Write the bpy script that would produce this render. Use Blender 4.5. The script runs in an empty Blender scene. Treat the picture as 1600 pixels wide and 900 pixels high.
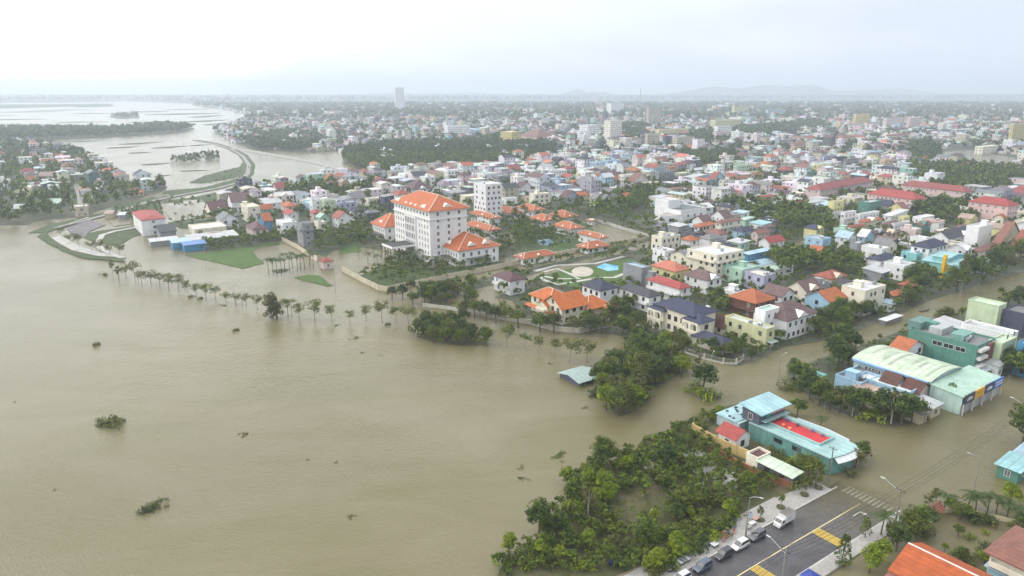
import bpy, bmesh, math, random
import numpy as np
from mathutils import Vector, Matrix
from mathutils.geometry import tessellate_polygon

SC = bpy.context.scene
COL = SC.collection
RNG = random.Random(7)
NP = np.random.default_rng(11)
R = math.radians

# ------------------------------------------------------------------ camera
CAM_H = 85.0
FPX = 1100.0                       # focal length in photo pixels (1600 wide)
PITCH = math.atan(310.0 / FPX)     # how far the camera looks down
SP, CP = math.sin(PITCH), math.cos(PITCH)
cam_data = bpy.data.cameras.new("camera")
cam_data.sensor_width = 36.0
cam_data.lens = 36.0 * FPX / 1600.0
cam_data.clip_start = 1.0
cam_data.clip_end = 60000.0
cam = bpy.data.objects.new("camera", cam_data)
COL.objects.link(cam)
cam.location = (0, 0, CAM_H)
cam.rotation_euler = (R(90) - PITCH, 0, 0)
SC.camera = cam

# ------------------------------------------------------------------ light
SUN_AZ = R(-80)       # clockwise from the view direction (+Y); sun behind cloud, ahead and to the left
SUN_EL = R(44)
world = bpy.data.worlds.new("World")
SC.world = world
world.use_nodes = True
wn = world.node_tree.nodes
wl = world.node_tree.links
wn.clear()
w_out = wn.new("ShaderNodeOutputWorld")
w_bg = wn.new("ShaderNodeBackground")
w_bg.inputs["Strength"].default_value = 0.1
w_sky = wn.new("ShaderNodeTexSky")
w_sky.sky_type = 'NISHITA'
w_sky.sun_disc = False
w_sky.sun_elevation = SUN_EL
w_sky.sun_rotation = SUN_AZ
w_tc = wn.new("ShaderNodeTexCoord")
w_nrm = wn.new("ShaderNodeVectorMath"); w_nrm.operation = 'NORMALIZE'
wl.new(w_tc.outputs["Generated"], w_nrm.inputs[0])
# cloud deck: flatten the direction so cloud cells crowd towards the horizon
w_map = wn.new("ShaderNodeMapping")
w_map.inputs["Scale"].default_value = (1.0, 1.0, 5.0)
wl.new(w_nrm.outputs[0], w_map.inputs[0])
w_noise = wn.new("ShaderNodeTexNoise")
w_noise.inputs["Scale"].default_value = 2.2
w_noise.inputs["Detail"].default_value = 6
w_noise.inputs["Roughness"].default_value = 0.5
wl.new(w_map.outputs[0], w_noise.inputs["Vector"])
# overcast gets brighter towards the hidden sun
w_dot = wn.new("ShaderNodeVectorMath"); w_dot.operation = 'DOT_PRODUCT'
wl.new(w_nrm.outputs[0], w_dot.inputs[0])
w_dot.inputs[1].default_value = (math.sin(SUN_AZ) * math.cos(SUN_EL), math.cos(SUN_AZ) * math.cos(SUN_EL), math.sin(SUN_EL))
w_mr = wn.new("ShaderNodeMapRange")
w_mr.inputs["From Min"].default_value = -0.2
w_mr.inputs["From Max"].default_value = 0.95
w_mr.inputs["To Min"].default_value = 0.0
w_mr.inputs["To Max"].default_value = 1.0
wl.new(w_dot.outputs["Value"], w_mr.inputs["Value"])
w_add = wn.new("ShaderNodeMath"); w_add.operation = 'MULTIPLY_ADD'
w_add.inputs[1].default_value = 0.85
wl.new(w_noise.outputs["Fac"], w_add.inputs[0])
wl.new(w_mr.outputs[0], w_add.inputs[2])
w_ramp = wn.new("ShaderNodeValToRGB")
w_ramp.color_ramp.elements[0].position = 0.46
w_ramp.color_ramp.elements[0].color = (0.71, 0.77, 0.89, 1)
w_ramp.color_ramp.elements[1].position = 1.0
w_ramp.color_ramp.elements[1].color = (1.75, 1.75, 1.75, 1)
w_e = w_ramp.color_ramp.elements.new(0.84)
w_e.color = (0.96, 1.0, 1.07, 1)
wl.new(w_add.outputs[0], w_ramp.inputs[0])
w_scale = wn.new("ShaderNodeVectorMath"); w_scale.operation = 'SCALE'
w_scale.inputs["Scale"].default_value = 10.6
wl.new(w_ramp.outputs[0], w_scale.inputs[0])
w_mix = wn.new("ShaderNodeMix"); w_mix.data_type = 'RGBA'
w_mix.inputs["Factor"].default_value = 0.92
wl.new(w_sky.outputs[0], w_mix.inputs["A"])
wl.new(w_scale.outputs[0], w_mix.inputs["B"])
wl.new(w_mix.outputs["Result"], w_bg.inputs["Color"])
wl.new(w_bg.outputs[0], w_out.inputs[0])

sun_data = bpy.data.lights.new("sun", 'SUN')
sun_data.energy = 1.5
sun_data.angle = R(55)
sun_data.color = (1.0, 0.96, 0.90)
sun = bpy.data.objects.new("sun", sun_data)
COL.objects.link(sun)
sdir = Vector((math.sin(SUN_AZ) * math.cos(SUN_EL), math.cos(SUN_AZ) * math.cos(SUN_EL), math.sin(SUN_EL)))
sun.rotation_euler = sdir.to_track_quat('Z', 'Y').to_euler()

vs = SC.view_settings
vs.view_transform = 'Standard'
vs.look = 'None'
vs.exposure = 0.16
vs.gamma = 1.0
vs.use_curve_mapping = False
cy = SC.cycles
cy.use_denoising = True
cy.max_bounces = 5
cy.diffuse_bounces = 2
cy.glossy_bounces = 2
cy.transmission_bounces = 2
cy.transparent_max_bounces = 6
cy.volume_bounces = 3
cy.caustics_reflective = False
cy.caustics_refractive = False
cy.use_adaptive_sampling = True
cy.adaptive_threshold = 0.02

# ------------------------------------------------------------------ geometry helpers
def at(px, py, z=0.0):
    """photo pixel -> point of the place at height z"""
    rx = (px - 800.0) / FPX; up = (450.0 - py) / FPX
    dz = up * CP - SP; dy = CP + up * SP
    t = (CAM_H - z) / -dz
    return Vector((rx * t, dy * t, z))

def proj(p):
    d = p[1] * CP - (p[2] - CAM_H) * SP
    u = p[1] * SP + (p[2] - CAM_H) * CP
    return 800 + FPX * p[0] / d, 450 - FPX * u / d, d

def solve_len(c, d, px):
    """length along horizontal unit vector d from point c at which the photo column px is reached"""
    D0 = c[1] * CP - (c[2] - CAM_H) * SP
    k = px - 800.0
    den = FPX * d[0] - k * d[1] * CP
    if abs(den) < 1e-6: return 10.0
    return (k * D0 - FPX * c[0]) / den

def lin(c):
    out = []
    for v in c[:3]:
        v = v / 255.0
        out.append(v / 12.92 if v <= 0.04045 else ((v + 0.055) / 1.055) ** 2.4)
    return out

class MB:
    """collects polygons and links them as ONE mesh object"""
    def __init__(s):
        s.v = []; s.f = []; s.mi = []; s.M = None
    def add(s, vs, fs, mi=0, M=None):
        n = len(s.v)
        M = M or s.M
        for p in vs:
            s.v.append(tuple(M @ Vector(p)) if M is not None else tuple(p))
        for f in fs:
            s.f.append([i + n for i in f]); s.mi.append(mi)
    def box(s, x0, y0, z0, x1, y1, z1, mi=0, M=None):
        s.add([(x0, y0, z0), (x1, y0, z0), (x1, y1, z0), (x0, y1, z0), (x0, y0, z1), (x1, y0, z1), (x1, y1, z1), (x0, y1, z1)],
              [(0, 3, 2, 1), (4, 5, 6, 7), (0, 1, 5, 4), (1, 2, 6, 5), (2, 3, 7, 6), (3, 0, 4, 7)], mi, M)
    def prism(s, poly, z0, z1, mi=0, M=None):
        n = len(poly)
        vs = [(p[0], p[1], z0) for p in poly] + [(p[0], p[1], z1) for p in poly]
        fs = [tuple(range(n, 2 * n)), tuple(reversed(range(n)))]
        fs += [(i, (i + 1) % n, n + (i + 1) % n, n + i) for i in range(n)]
        s.add(vs, fs, mi, M)
    def tube(s, pts, radii, n=6, mi=0, cap=True, M=None):
        rings = []
        pts = [Vector(p) for p in pts]
        base = len(s.v)
        vs = []; fs = []
        for i, p in enumerate(pts):
            d = (pts[min(i + 1, len(pts) - 1)] - pts[max(i - 1, 0)]).normalized()
            a = d.orthogonal().normalized() if abs(d.z) < 0.98 else Vector((1, 0, 0))
            a = (a - d * a.dot(d)).normalized()
            b = d.cross(a)
            r = radii[i] if hasattr(radii, '__len__') else radii
            for k in range(n):
                t = 2 * math.pi * k / n
                vs.append(p + a * (math.cos(t) * r) + b * (math.sin(t) * r))
        for i in range(len(pts) - 1):
            for k in range(n):
                k2 = (k + 1) % n
                fs.append((i * n + k, i * n + k2, (i + 1) * n + k2, (i + 1) * n + k))
        if cap:
            fs.append(tuple(reversed(range(n)))); fs.append(tuple(range((len(pts) - 1) * n, len(pts) * n)))
        s.add(vs, fs, mi, M)
    def mesh(s, name, mats=()):
        me = bpy.data.meshes.new(name)
        me.from_pydata(s.v, [], s.f)
        for m in mats: me.materials.append(m)
        if len(mats) > 1: me.polygons.foreach_set("material_index", s.mi)
        me.update()
        return me
    def build(s, name, mats, parent=None, kind=None):
        if not isinstance(mats, (list, tuple)): mats = [mats]
        return link(name, s.mesh(name, mats), parent, kind)

def link(name, data, parent=None, kind=None):
    o = bpy.data.objects.new(name, data)
    COL.objects.link(o)
    if parent is not None: o.parent = parent
    if kind: o['kind'] = kind
    return o

THINGS = []      # every counted thing: dict(o, name, desc, px, py) ; labels are settled at the end
def tag(o, cat, label=None, group=None, desc=None, p=None):
    o['category'] = cat
    if group: o['group'] = group
    if p is None: p = o.location
    x, y, d = proj(p)
    THINGS.append(dict(o=o, label=label, desc=desc, x=x, y=y, d=d))
    if label: o['label'] = label
    return o

def thing(name, loc, rz, cat, label=None, group=None, desc=None):
    o = bpy.data.objects.new(name, None)
    COL.objects.link(o)
    o.empty_display_size = 0.5
    o.location = loc; o.rotation_euler = (0, 0, rz)
    return tag(o, cat, label, group, desc, loc)

# ------------------------------------------------------------------ materials (all procedural)
MATS = {}
def new_mat(name):
    m = bpy.data.materials.new(name)
    m.use_nodes = True
    n = m.node_tree.nodes; l = m.node_tree.links
    b = n["Principled BSDF"]
    return m, n, l, b

def mixrgb(n, l, fac, a, b, mode='MIX'):
    x = n.new("ShaderNodeMix"); x.data_type = 'RGBA'; x.blend_type = mode
    for sock, v in (("Factor", fac), ("A", a), ("B", b)):
        if hasattr(v, 'is_linked') or hasattr(v, 'links'): l.new(v, x.inputs[sock])
        elif sock == "Factor": x.inputs[sock].default_value = v
        else: x.inputs[sock].default_value = (*v[:3], 1)
    return x.outputs["Result"]

def noise(n, l, vec, scale, detail=3, rough=0.55, dist=0.0):
    t = n.new("ShaderNodeTexNoise")
    t.inputs["Scale"].default_value = scale
    t.inputs["Detail"].default_value = detail
    t.inputs["Roughness"].default_value = rough
    t.inputs["Distortion"].default_value = dist
    if vec is not None: l.new(vec, t.inputs["Vector"])
    return t.outputs["Fac"]

def ramp(n, l, fac, stops):
    r = n.new("ShaderNodeValToRGB")
    e = r.color_ramp.elements
    while len(e) < len(stops): e.new(0.5)
    for i, (p, c) in enumerate(stops):
        e[i].position = p
        e[i].color = (*c[:3], 1) if hasattr(c, '__len__') else (c, c, c, 1)
    l.new(fac, r.inputs[0])
    return r.outputs[0]

def mapping(n, l, src, scale):
    m = n.new("ShaderNodeMapping"); m.inputs["Scale"].default_value = scale
    l.new(src, m.inputs[0]); return m.outputs[0]

def geo_pos(n): return n.new("ShaderNodeNewGeometry").outputs["Position"]
def obj_co(n): return n.new("ShaderNodeTexCoord").outputs["Object"]

def surf(kind, rgb, axis='x'):
    """a surface material by kind and sRGB colour"""
    key = (kind, tuple(rgb), axis)
    if key in MATS: return MATS[key]
    c = lin(rgb)
    m, n, l, b = new_mat(kind + "_%02x%02x%02x" % tuple(int(v) for v in rgb[:3]))
    pos = geo_pos(n); oc = obj_co(n)
    dark = [v * 0.62 for v in c]; lite = [min(0.9, v * 1.08) for v in c]
    if kind == 'plaster':
        big = noise(n, l, pos, 0.35, 3)
        streak = noise(n, l, mapping(n, l, pos, (1.3, 1.3, 0.12)), 1.0, 4, 0.6)
        col = mixrgb(n, l, ramp(n, l, big, [(0.35, 0.0), (0.7, 1.0)]), [v * 0.90 for v in c], lite)
        gf = (0.76, 0.75, 0.72) if min(c) > 0.6 else (0.58, 0.57, 0.55)
        grime = [v * f for v, f in zip(c, gf)]
        col = mixrgb(n, l, ramp(n, l, streak, [(0.50, 0.0), (0.74, 0.65)]), col, grime)
        b.inputs["Roughness"].default_value = 0.85
    elif kind == 'tile':
        big = noise(n, l, pos, 0.5, 4, 0.6)
        fine = noise(n, l, pos, 3.0, 2)
        col = mixrgb(n, l, ramp(n, l, big, [(0.3, 0.0), (0.7, 1.0)]), [v * f for v, f in zip(c, (0.66, 0.64, 0.66))], lite)
        col = mixrgb(n, l, ramp(n, l, fine, [(0.45, 0.0), (0.75, 0.7)]), col, dark)
        w = n.new("ShaderNodeTexWave"); w.bands_direction = 'Z'; w.inputs["Scale"].default_value = 0.8
        w.inputs["Distortion"].default_value = 0.4
        l.new(oc, w.inputs["Vector"])
        col = mixrgb(n, l, ramp(n, l, w.outputs["Fac"], [(0.0, 0.35), (0.45, 0.0)]), col, [v * 0.45 for v in c])
        bp = n.new("ShaderNodeBump"); bp.inputs["Strength"].default_value = 0.5; bp.inputs["Distance"].default_value = 0.08
        l.new(w.outputs["Fac"], bp.inputs["Height"]); l.new(bp.outputs[0], b.inputs["Normal"])
        b.inputs["Roughness"].default_value = 0.7
    elif kind == 'metal':
        big = noise(n, l, mapping(n, l, pos, (0.25, 0.25, 0.25)), 1.0, 4, 0.6)
        rust = noise(n, l, pos, 0.9, 4, 0.65)
        w = n.new("ShaderNodeTexWave"); w.bands_direction = 'X' if axis == 'x' else 'Y'
        w.inputs["Scale"].default_value = 0.17
        l.new(oc, w.inputs["Vector"])
        col = mixrgb(n, l, ramp(n, l, big, [(0.32, 0.0), (0.68, 1.0)]), [v * 0.70 for v in c], lite)
        col = mixrgb(n, l, ramp(n, l, rust, [(0.52, 0.0), (0.78, 0.65)]), col, [v * f for v, f in zip(c, (0.62, 0.52, 0.42))])
        col = mixrgb(n, l, ramp(n, l, w.outputs["Fac"], [(0.02, 0.6), (0.10, 0.0)]), col, [v * 0.55 for v in c])
        bp = n.new("ShaderNodeBump"); bp.inputs["Strength"].default_value = 0.4; bp.inputs["Distance"].default_value = 0.05
        l.new(w.outputs["Fac"], bp.inputs["Height"]); l.new(bp.outputs[0], b.inputs["Normal"])
        b.inputs["Roughness"].default_value = 0.45
    elif kind == 'slab':
        big = noise(n, l, pos, 0.22, 5, 0.62)
        spot = noise(n, l, pos, 0.9, 4, 0.6)
        col = mixrgb(n, l, ramp(n, l, big, [(0.36, 0.0), (0.64, 1.0)]), [v * 0.68 for v in c], lite)
        col = mixrgb(n, l, ramp(n, l, spot, [(0.55, 0.0), (0.78, 0.6)]), col, dark)
        b.inputs["Roughness"].default_value = 0.9
    elif kind == 'paint':
        big = noise(n, l, pos, 0.8, 3)
        col = mixrgb(n, l, big, [v * 0.85 for v in c], lite)
        b.inputs["Roughness"].default_value = 0.4
    elif kind == 'brick':
        t = n.new("ShaderNodeTexBrick"); t.inputs["Scale"].default_value = 1.0
        t.inputs["Color1"].default_value = (*c, 1); t.inputs["Color2"].default_value = (*[v * 0.7 for v in c], 1)
        t.inputs["Mortar"].default_value = (*[min(1, v * 1.3 + 0.05) for v in c], 1)
        t.inputs["Brick Width"].default_value = 0.5; t.inputs["Row Height"].default_value = 0.22
        t.inputs["Mortar Size"].default_value = 0.02
        l.new(oc, t.inputs["Vector"])
        big = noise(n, l, pos, 0.5, 4)
        col = mixrgb(n, l, ramp(n, l, big, [(0.4, 0.0), (0.7, 0.7)]), t.outputs["Color"], dark)
        b.inputs["Roughness"].default_value = 0.9
    # each object a touch lighter or darker, as paint and tiles age
    oi = n.new("ShaderNodeObjectInfo")
    rr = ramp(n, l, oi.outputs["Random"], [(0.0, 0.88), (1.0, 1.0)])
    col = mixrgb(n, l, 1.0, col, rr, 'MULTIPLY')
    l.new(col, b.inputs["Base Color"])
    MATS[key] = m
    return m

def simple(name, rgb, rough=0.6, metal=0.0, spec=0.5):
    if name in MATS: return MATS[name]
    m, n, l, b = new_mat(name)
    c = lin(rgb)
    pos = geo_pos(n)
    col = mixrgb(n, l, noise(n, l, pos, 2.0, 3), [v * 0.75 for v in c], [min(1, v * 1.15) for v in c])
    l.new(col, b.inputs["Base Color"])
    b.inputs["Roughness"].default_value = rough
    b.inputs["Metallic"].default_value = metal
    b.inputs["Specular IOR Level"].default_value = spec
    MATS[name] = m
    return m

GLASS = simple("window_glass", (44, 50, 56), 0.12, 0, 0.8)
GLASS_B = simple("window_curtained", (104, 108, 110), 0.3, 0, 0.6)
GLASS_C = simple("window_blue_glass", (70, 84, 98), 0.15, 0, 0.8)
FRAME_W = simple("frame_white", (222, 222, 220), 0.5)
FRAME_B = simple("frame_brown", (86, 58, 44), 0.6)
STEEL = simple("galvanised_steel", (172, 176, 180), 0.35, 0.6)
DARKMETAL = simple("dark_metal", (48, 50, 54), 0.5, 0.3)
CONCRETE = surf('slab', (168, 166, 160))
BARK = simple("bark", (92, 80, 66), 0.9)
PALE_BARK = simple("pale_bark", (158, 148, 132), 0.9)

def leaf_mat(name, dark, lite, hue):
    m, n, l, b = new_mat(name)
    a = n.new("ShaderNodeAttribute"); a.attribute_name = "shade"
    oi = n.new("ShaderNodeObjectInfo")
    t = n.new("ShaderNodeAttribute"); t.attribute_name = "tone"
    add = n.new("ShaderNodeMath"); add.operation = 'ADD'; add.use_clamp = False
    l.new(oi.outputs["Random"], add.inputs[0]); l.new(t.outputs["Fac"], add.inputs[1])
    fr = n.new("ShaderNodeMath"); fr.operation = 'FRACT'; l.new(add.outputs[0], fr.inputs[0])
    col = ramp(n, l, a.outputs["Fac"], [(0.0, dark), (0.55, [(p + q) / 2 for p, q in zip(dark, lite)]), (1.0, lite)])
    col = mixrgb(n, l, ramp(n, l, fr.outputs[0], [(0.0, 0.0), (0.45, 0.12), (1.0, 0.75)]), col, hue, 'MIX')
    l.new(col, b.inputs["Base Color"])
    b.inputs["Roughness"].default_value = 0.6
    b.inputs["Specular IOR Level"].default_value = 0.25
    tr = n.new("ShaderNodeBsdfTranslucent"); l.new(col, tr.inputs["Color"])
    mx = n.new("ShaderNodeMixShader"); mx.inputs[0].default_value = 0.36
    out = n["Material Output"]
    l.new(b.outputs[0], mx.inputs[1]); l.new(tr.outputs[0], mx.inputs[2]); l.new(mx.outputs[0], out.inputs["Surface"])
    return m
LEAF = leaf_mat("leaves_green", (0.030, 0.062, 0.010), (0.205, 0.280, 0.030), (0.135, 0.155, 0.026))
LEAF_DARK = leaf_mat("leaves_dark", (0.024, 0.052, 0.014), (0.140, 0.205, 0.036), (0.085, 0.110, 0.032))
LEAF_BRIGHT = leaf_mat("leaves_bright", (0.095, 0.160, 0.010), (0.310, 0.380, 0.024), (0.22, 0.27, 0.020))
LEAF_OLIVE = leaf_mat("leaves_olive", (0.055, 0.074, 0.020), (0.210, 0.225, 0.055), (0.16, 0.155, 0.050))
PALM_LEAF = leaf_mat("palm_leaves", (0.030, 0.062, 0.018), (0.115, 0.170, 0.042), (0.08, 0.105, 0.036))
DRY = leaf_mat("dry_stalks", (0.10, 0.075, 0.04), (0.30, 0.24, 0.14), (0.22, 0.16, 0.09))
# ------------------------------------------------------------------ setting: water, land, air
A35 = R(35)
def road_frame():
    k0 = at(1277, 777.6, 0.2); k1 = at(1070, 894, 0.2)
    d = (k0 - k1); d.z = 0
    return k0, d.normalized()
RO, RD = road_frame()                       # kerb end at the water, direction of the street
RN = Vector((RD.y, -RD.x, 0))               # across, towards the far kerb
RW = (at(1258, 892, 0.2) - RO).dot(RN)      # street width
def rp(s, t, z): return Vector((RO.x + RD.x * s + RN.x * t, RO.y + RD.y * s + RN.y * t, z))
def road_st(px, py, z=0.25):
    p = at(px, py, z) - RO
    return p.dot(RD), p.dot(RN)
def road_z(s):                              # the street dips under the flood
    return 0.30 if s < -24 else 0.30 - 0.0135 * (s + 24) if s < 40 else -0.55

def water_mat():
    m, n, l, b = new_mat("flood_water")
    pos = geo_pos(n)
    big = noise(n, l, pos, 0.011, 4, 0.55)
    med = noise(n, l, mapping(n, l, pos, (0.02, 0.05, 0.05)), 1.0, 4, 0.6, 0.8)
    col = mixrgb(n, l, ramp(n, l, big, [(0.35, 0.0), (0.65, 1.0)]), (0.150, 0.132, 0.067), (0.196, 0.175, 0.102))
    col = mixrgb(n, l, ramp(n, l, med, [(0.40, 0.0), (0.70, 0.6)]), col, (0.128, 0.117, 0.040))
    l.new(col, b.inputs["Base Color"])
    b.inputs["Roughness"].default_value = 0.16
    b.inputs["IOR"].default_value = 1.33
    # wind ripples: two crossing trains broken up by noise, calmer in patches
    w1 = n.new("ShaderNodeTexWave"); w1.inputs["Scale"].default_value = 0.42; w1.inputs["Distortion"].default_value = 9.0
    w1.inputs["Detail"].default_value = 3; w1.inputs["Detail Scale"].default_value = 1.4
    mp = n.new("ShaderNodeMapping"); mp.inputs["Rotation"].default_value = (0, 0, R(118)); l.new(pos, mp.inputs[0]); l.new(mp.outputs[0], w1.inputs["Vector"])
    n2 = noise(n, l, mapping(n, l, pos, (0.8, 1.3, 1.3)), 1.0, 4, 0.6, 0.6)
    calm = ramp(n, l, noise(n, l, pos, 0.017, 3), [(0.36, 0.45), (0.62, 1.0)])
    s = n.new("ShaderNodeMath"); s.operation = 'MULTIPLY_ADD'; s.inputs[1].default_value = 0.4
    l.new(w1.outputs["Fac"], s.inputs[0]); l.new(n2, s.inputs[2])
    h = n.new("ShaderNodeMath"); h.operation = 'MULTIPLY'; l.new(s.outputs[0], h.inputs[0]); l.new(calm, h.inputs[1])
    bp = n.new("ShaderNodeBump"); bp.inputs["Strength"].default_value = 0.65; bp.inputs["Distance"].default_value = 0.18
    l.new(h.outputs[0], bp.inputs["Height"]); l.new(bp.outputs[0], b.inputs["Normal"])
    # silt hides the bed within half a metre; over the drowned end of the street it is shallower than that
    sub = n.new("ShaderNodeVectorMath"); sub.operation = 'SUBTRACT'; l.new(pos, sub.inputs[0]); sub.inputs[1].default_value = (RO.x, RO.y, 0)
    ds = n.new("ShaderNodeVectorMath"); ds.operation = 'DOT_PRODUCT'; l.new(sub.outputs[0], ds.inputs[0]); ds.inputs[1].default_value = RD
    dt = n.new("ShaderNodeVectorMath"); dt.operation = 'DOT_PRODUCT'; l.new(sub.outputs[0], dt.inputs[0]); dt.inputs[1].default_value = RN
    depth = n.new("ShaderNodeMapRange"); depth.inputs["From Min"].default_value = -3.0; depth.inputs["From Max"].default_value = 15.0
    depth.inputs["To Min"].default_value = 0.0; depth.inputs["To Max"].default_value = 1.0
    l.new(ds.outputs["Value"], depth.inputs["Value"])
    lane = n.new("ShaderNodeMapRange"); lane.interpolation_type = 'SMOOTHSTEP'
    off = n.new("ShaderNodeMath"); off.operation = 'SUBTRACT'; off.inputs[1].default_value = RW / 2; l.new(dt.outputs["Value"], off.inputs[0])
    ab = n.new("ShaderNodeMath"); ab.operation = 'ABSOLUTE'; l.new(off.outputs[0], ab.inputs[0])
    lane.inputs["From Min"].default_value = RW / 2 - 0.5; lane.inputs["From Max"].default_value = RW / 2 + 2.0
    l.new(ab.outputs[0], lane.inputs["Value"])
    behind = n.new("ShaderNodeMath"); behind.operation = 'LESS_THAN'; behind.inputs[1].default_value = -30.0; l.new(ds.outputs["Value"], behind.inputs[0])
    mxx = n.new("ShaderNodeMath"); mxx.operation = 'MAXIMUM'; l.new(depth.outputs[0], mxx.inputs[0]); l.new(lane.outputs[0], mxx.inputs[1])
    mx2 = n.new("ShaderNodeMath"); mx2.operation = 'MAXIMUM'; mx2.use_clamp = True; l.new(mxx.outputs[0], mx2.inputs[0]); l.new(behind.outputs[0], mx2.inputs[1])
    l.new(mx2.outputs[0], b.inputs["Alpha"])
    return m
WATER = water_mat()

def ground_mat(name, stops, scale, stops2=None, rough=0.95):
    m, n, l, b = new_mat(name)
    pos = geo_pos(n)
    col = ramp(n, l, noise(n, l, pos, scale, 6, 0.62, 0.4), stops)
    if stops2:
        col = mixrgb(n, l, ramp(n, l, noise(n, l, pos, scale * 6.3, 4, 0.6), [(0.45, 0.0), (0.62, 0.8)]), col, ramp(n, l, noise(n, l, pos, scale * 14, 3), stops2))
    l.new(col, b.inputs["Base Color"])
    b.inputs["Roughness"].default_value = rough
    bp = n.new("ShaderNodeBump"); bp.inputs["Strength"].default_value = 0.4; bp.inputs["Distance"].default_value = 0.2
    l.new(noise(n, l, pos, 1.6, 4, 0.7), bp.inputs["Height"]); l.new(bp.outputs[0], b.inputs["Normal"])
    return m
G_CITY = ground_mat("city_soil", [(0.30, (0.035, 0.050, 0.022)), (0.48, (0.070, 0.078, 0.045)), (0.62, (0.12, 0.11, 0.085)), (0.75, (0.17, 0.16, 0.14))], 0.05, [(0.4, (0.03, 0.045, 0.018)), (0.6, (0.06, 0.075, 0.03))])
G_SCRUB = ground_mat("scrub_soil", [(0.30, (0.045, 0.055, 0.018)), (0.50, (0.085, 0.085, 0.035)), (0.64, (0.13, 0.105, 0.06)), (0.78, (0.20, 0.17, 0.11))], 0.09, [(0.4, (0.035, 0.05, 0.012)), (0.6, (0.09, 0.085, 0.02))])
G_LAWN = ground_mat("lawn", [(0.30, (0.040, 0.085, 0.012)), (0.55, (0.060, 0.120, 0.018)), (0.75, (0.095, 0.140, 0.03))], 0.12, [(0.4, (0.03, 0.06, 0.012)), (0.6, (0.08, 0.13, 0.025))])
G_BANK = ground_mat("bank_grass", [(0.30, (0.035, 0.060, 0.018)), (0.55, (0.060, 0.090, 0.028)), (0.75, (0.10, 0.11, 0.055))], 0.10, [(0.4, (0.03, 0.05, 0.014)), (0.6, (0.07, 0.09, 0.03))])
G_DIRT = ground_mat("dirt_track", [(0.30, (0.14, 0.11, 0.07)), (0.6, (0.22, 0.18, 0.12))], 0.2)
G_SAND = ground_mat("pale_sand", [(0.30, (0.36, 0.32, 0.26)), (0.6, (0.48, 0.44, 0.37))], 0.25)
G_PALE = ground_mat("pale_path", [(0.30, (0.34, 0.33, 0.30)), (0.6, (0.48, 0.47, 0.44))], 0.25)

def far_mat():
    """plain beyond the city: fields and woods with scattered pale roofs too far off to tell apart"""
    m, n, l, b = new_mat("far_plain")
    pos = geo_pos(n)
    col = ramp(n, l, noise(n, l, pos, 0.0016, 5, 0.6), [(0.32, (0.035, 0.055, 0.03)), (0.5, (0.06, 0.075, 0.045)), (0.7, (0.11, 0.12, 0.09))])
    vo = n.new("ShaderNodeTexVoronoi"); vo.inputs["Scale"].default_value = 0.035; l.new(pos, vo.inputs["Vector"])
    roofs = ramp(n, l, vo.outputs["Distance"], [(0.22, 1.0), (0.30, 0.0)])
    town = ramp(n, l, noise(n, l, pos, 0.0011, 4, 0.6), [(0.46, 0.0), (0.58, 0.9)])
    f = n.new("ShaderNodeMath"); f.operation = 'MULTIPLY'; l.new(roofs, f.inputs[0]); l.new(town, f.inputs[1])
    rc = ramp(n, l, vo.outputs["Color"], [(0.3, (0.6, 0.6, 0.6)), (0.6, (0.45, 0.36, 0.32)), (0.8, (0.62, 0.66, 0.7))])
    col = mixrgb(n, l, f.outputs[0], col, rc)
    l.new(col, b.inputs["Base Color"]); b.inputs["Roughness"].default_value = 0.95
    return m
G_FAR = far_mat()

def structure(o): o['kind'] = 'structure'; return o

def sheet(name, pts, z0, z1, mat, kind='structure'):
    """one slab of land or pavement with an upright edge"""
    pts2 = [Vector((p[0], p[1], 0)) for p in pts]
    a = sum(pts2[i].x * pts2[(i + 1) % len(pts2)].y - pts2[(i + 1) % len(pts2)].x * pts2[i].y for i in range(len(pts2)))
    if a < 0: pts2.reverse()
    tris = tessellate_polygon([pts2])
    n = len(pts2); mb = MB()
    top = [(p.x, p.y, z1) for p in pts2]; bot = [(p.x, p.y, z0) for p in pts2]
    fs = []
    for t in tris:
        q = [pts2[i] for i in t]
        c = (q[1] - q[0]).cross(q[2] - q[0]).z
        fs.append(tuple(t) if c > 0 else tuple(reversed(t)))
    fs += [(n + i, n + (i + 1) % n, (i + 1) % n, i) for i in range(n)]
    mb.add(top + bot, fs)
    return mb.build(name, mat, None, kind)

def jag(pts, amp, step, seed=1):
    """break a straight-sided outline into an uneven natural one"""
    r = random.Random(seed); out = []
    for i, p in enumerate(pts):
        q = pts[(i + 1) % len(pts)]
        L = math.hypot(q[0] - p[0], q[1] - p[1])
        k = max(1, min(40, int(L / step)))
        nx, ny = (-(q[1] - p[1]) / max(L, 1e-6), (q[0] - p[0]) / max(L, 1e-6))
        for j in range(k):
            t = j / k; o = r.uniform(-amp, amp) if j else r.uniform(-amp, amp) * 0.3
            out.append((p[0] + (q[0] - p[0]) * t + nx * o, p[1] + (q[1] - p[1]) * t + ny * o))
    return out

def pxpoly(pts, z=0.0): return [tuple(at(x, y, z)[:2]) for x, y in pts]

def inside(poly, x, y):
    c = False; j = len(poly) - 1
    for i in range(len(poly)):
        xi, yi = poly[i]; xj, yj = poly[j]
        if (yi > y) != (yj > y) and x < (xj - xi) * (y - yi) / (yj - yi) + xi: c = not c
        j = i
    return c

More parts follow.
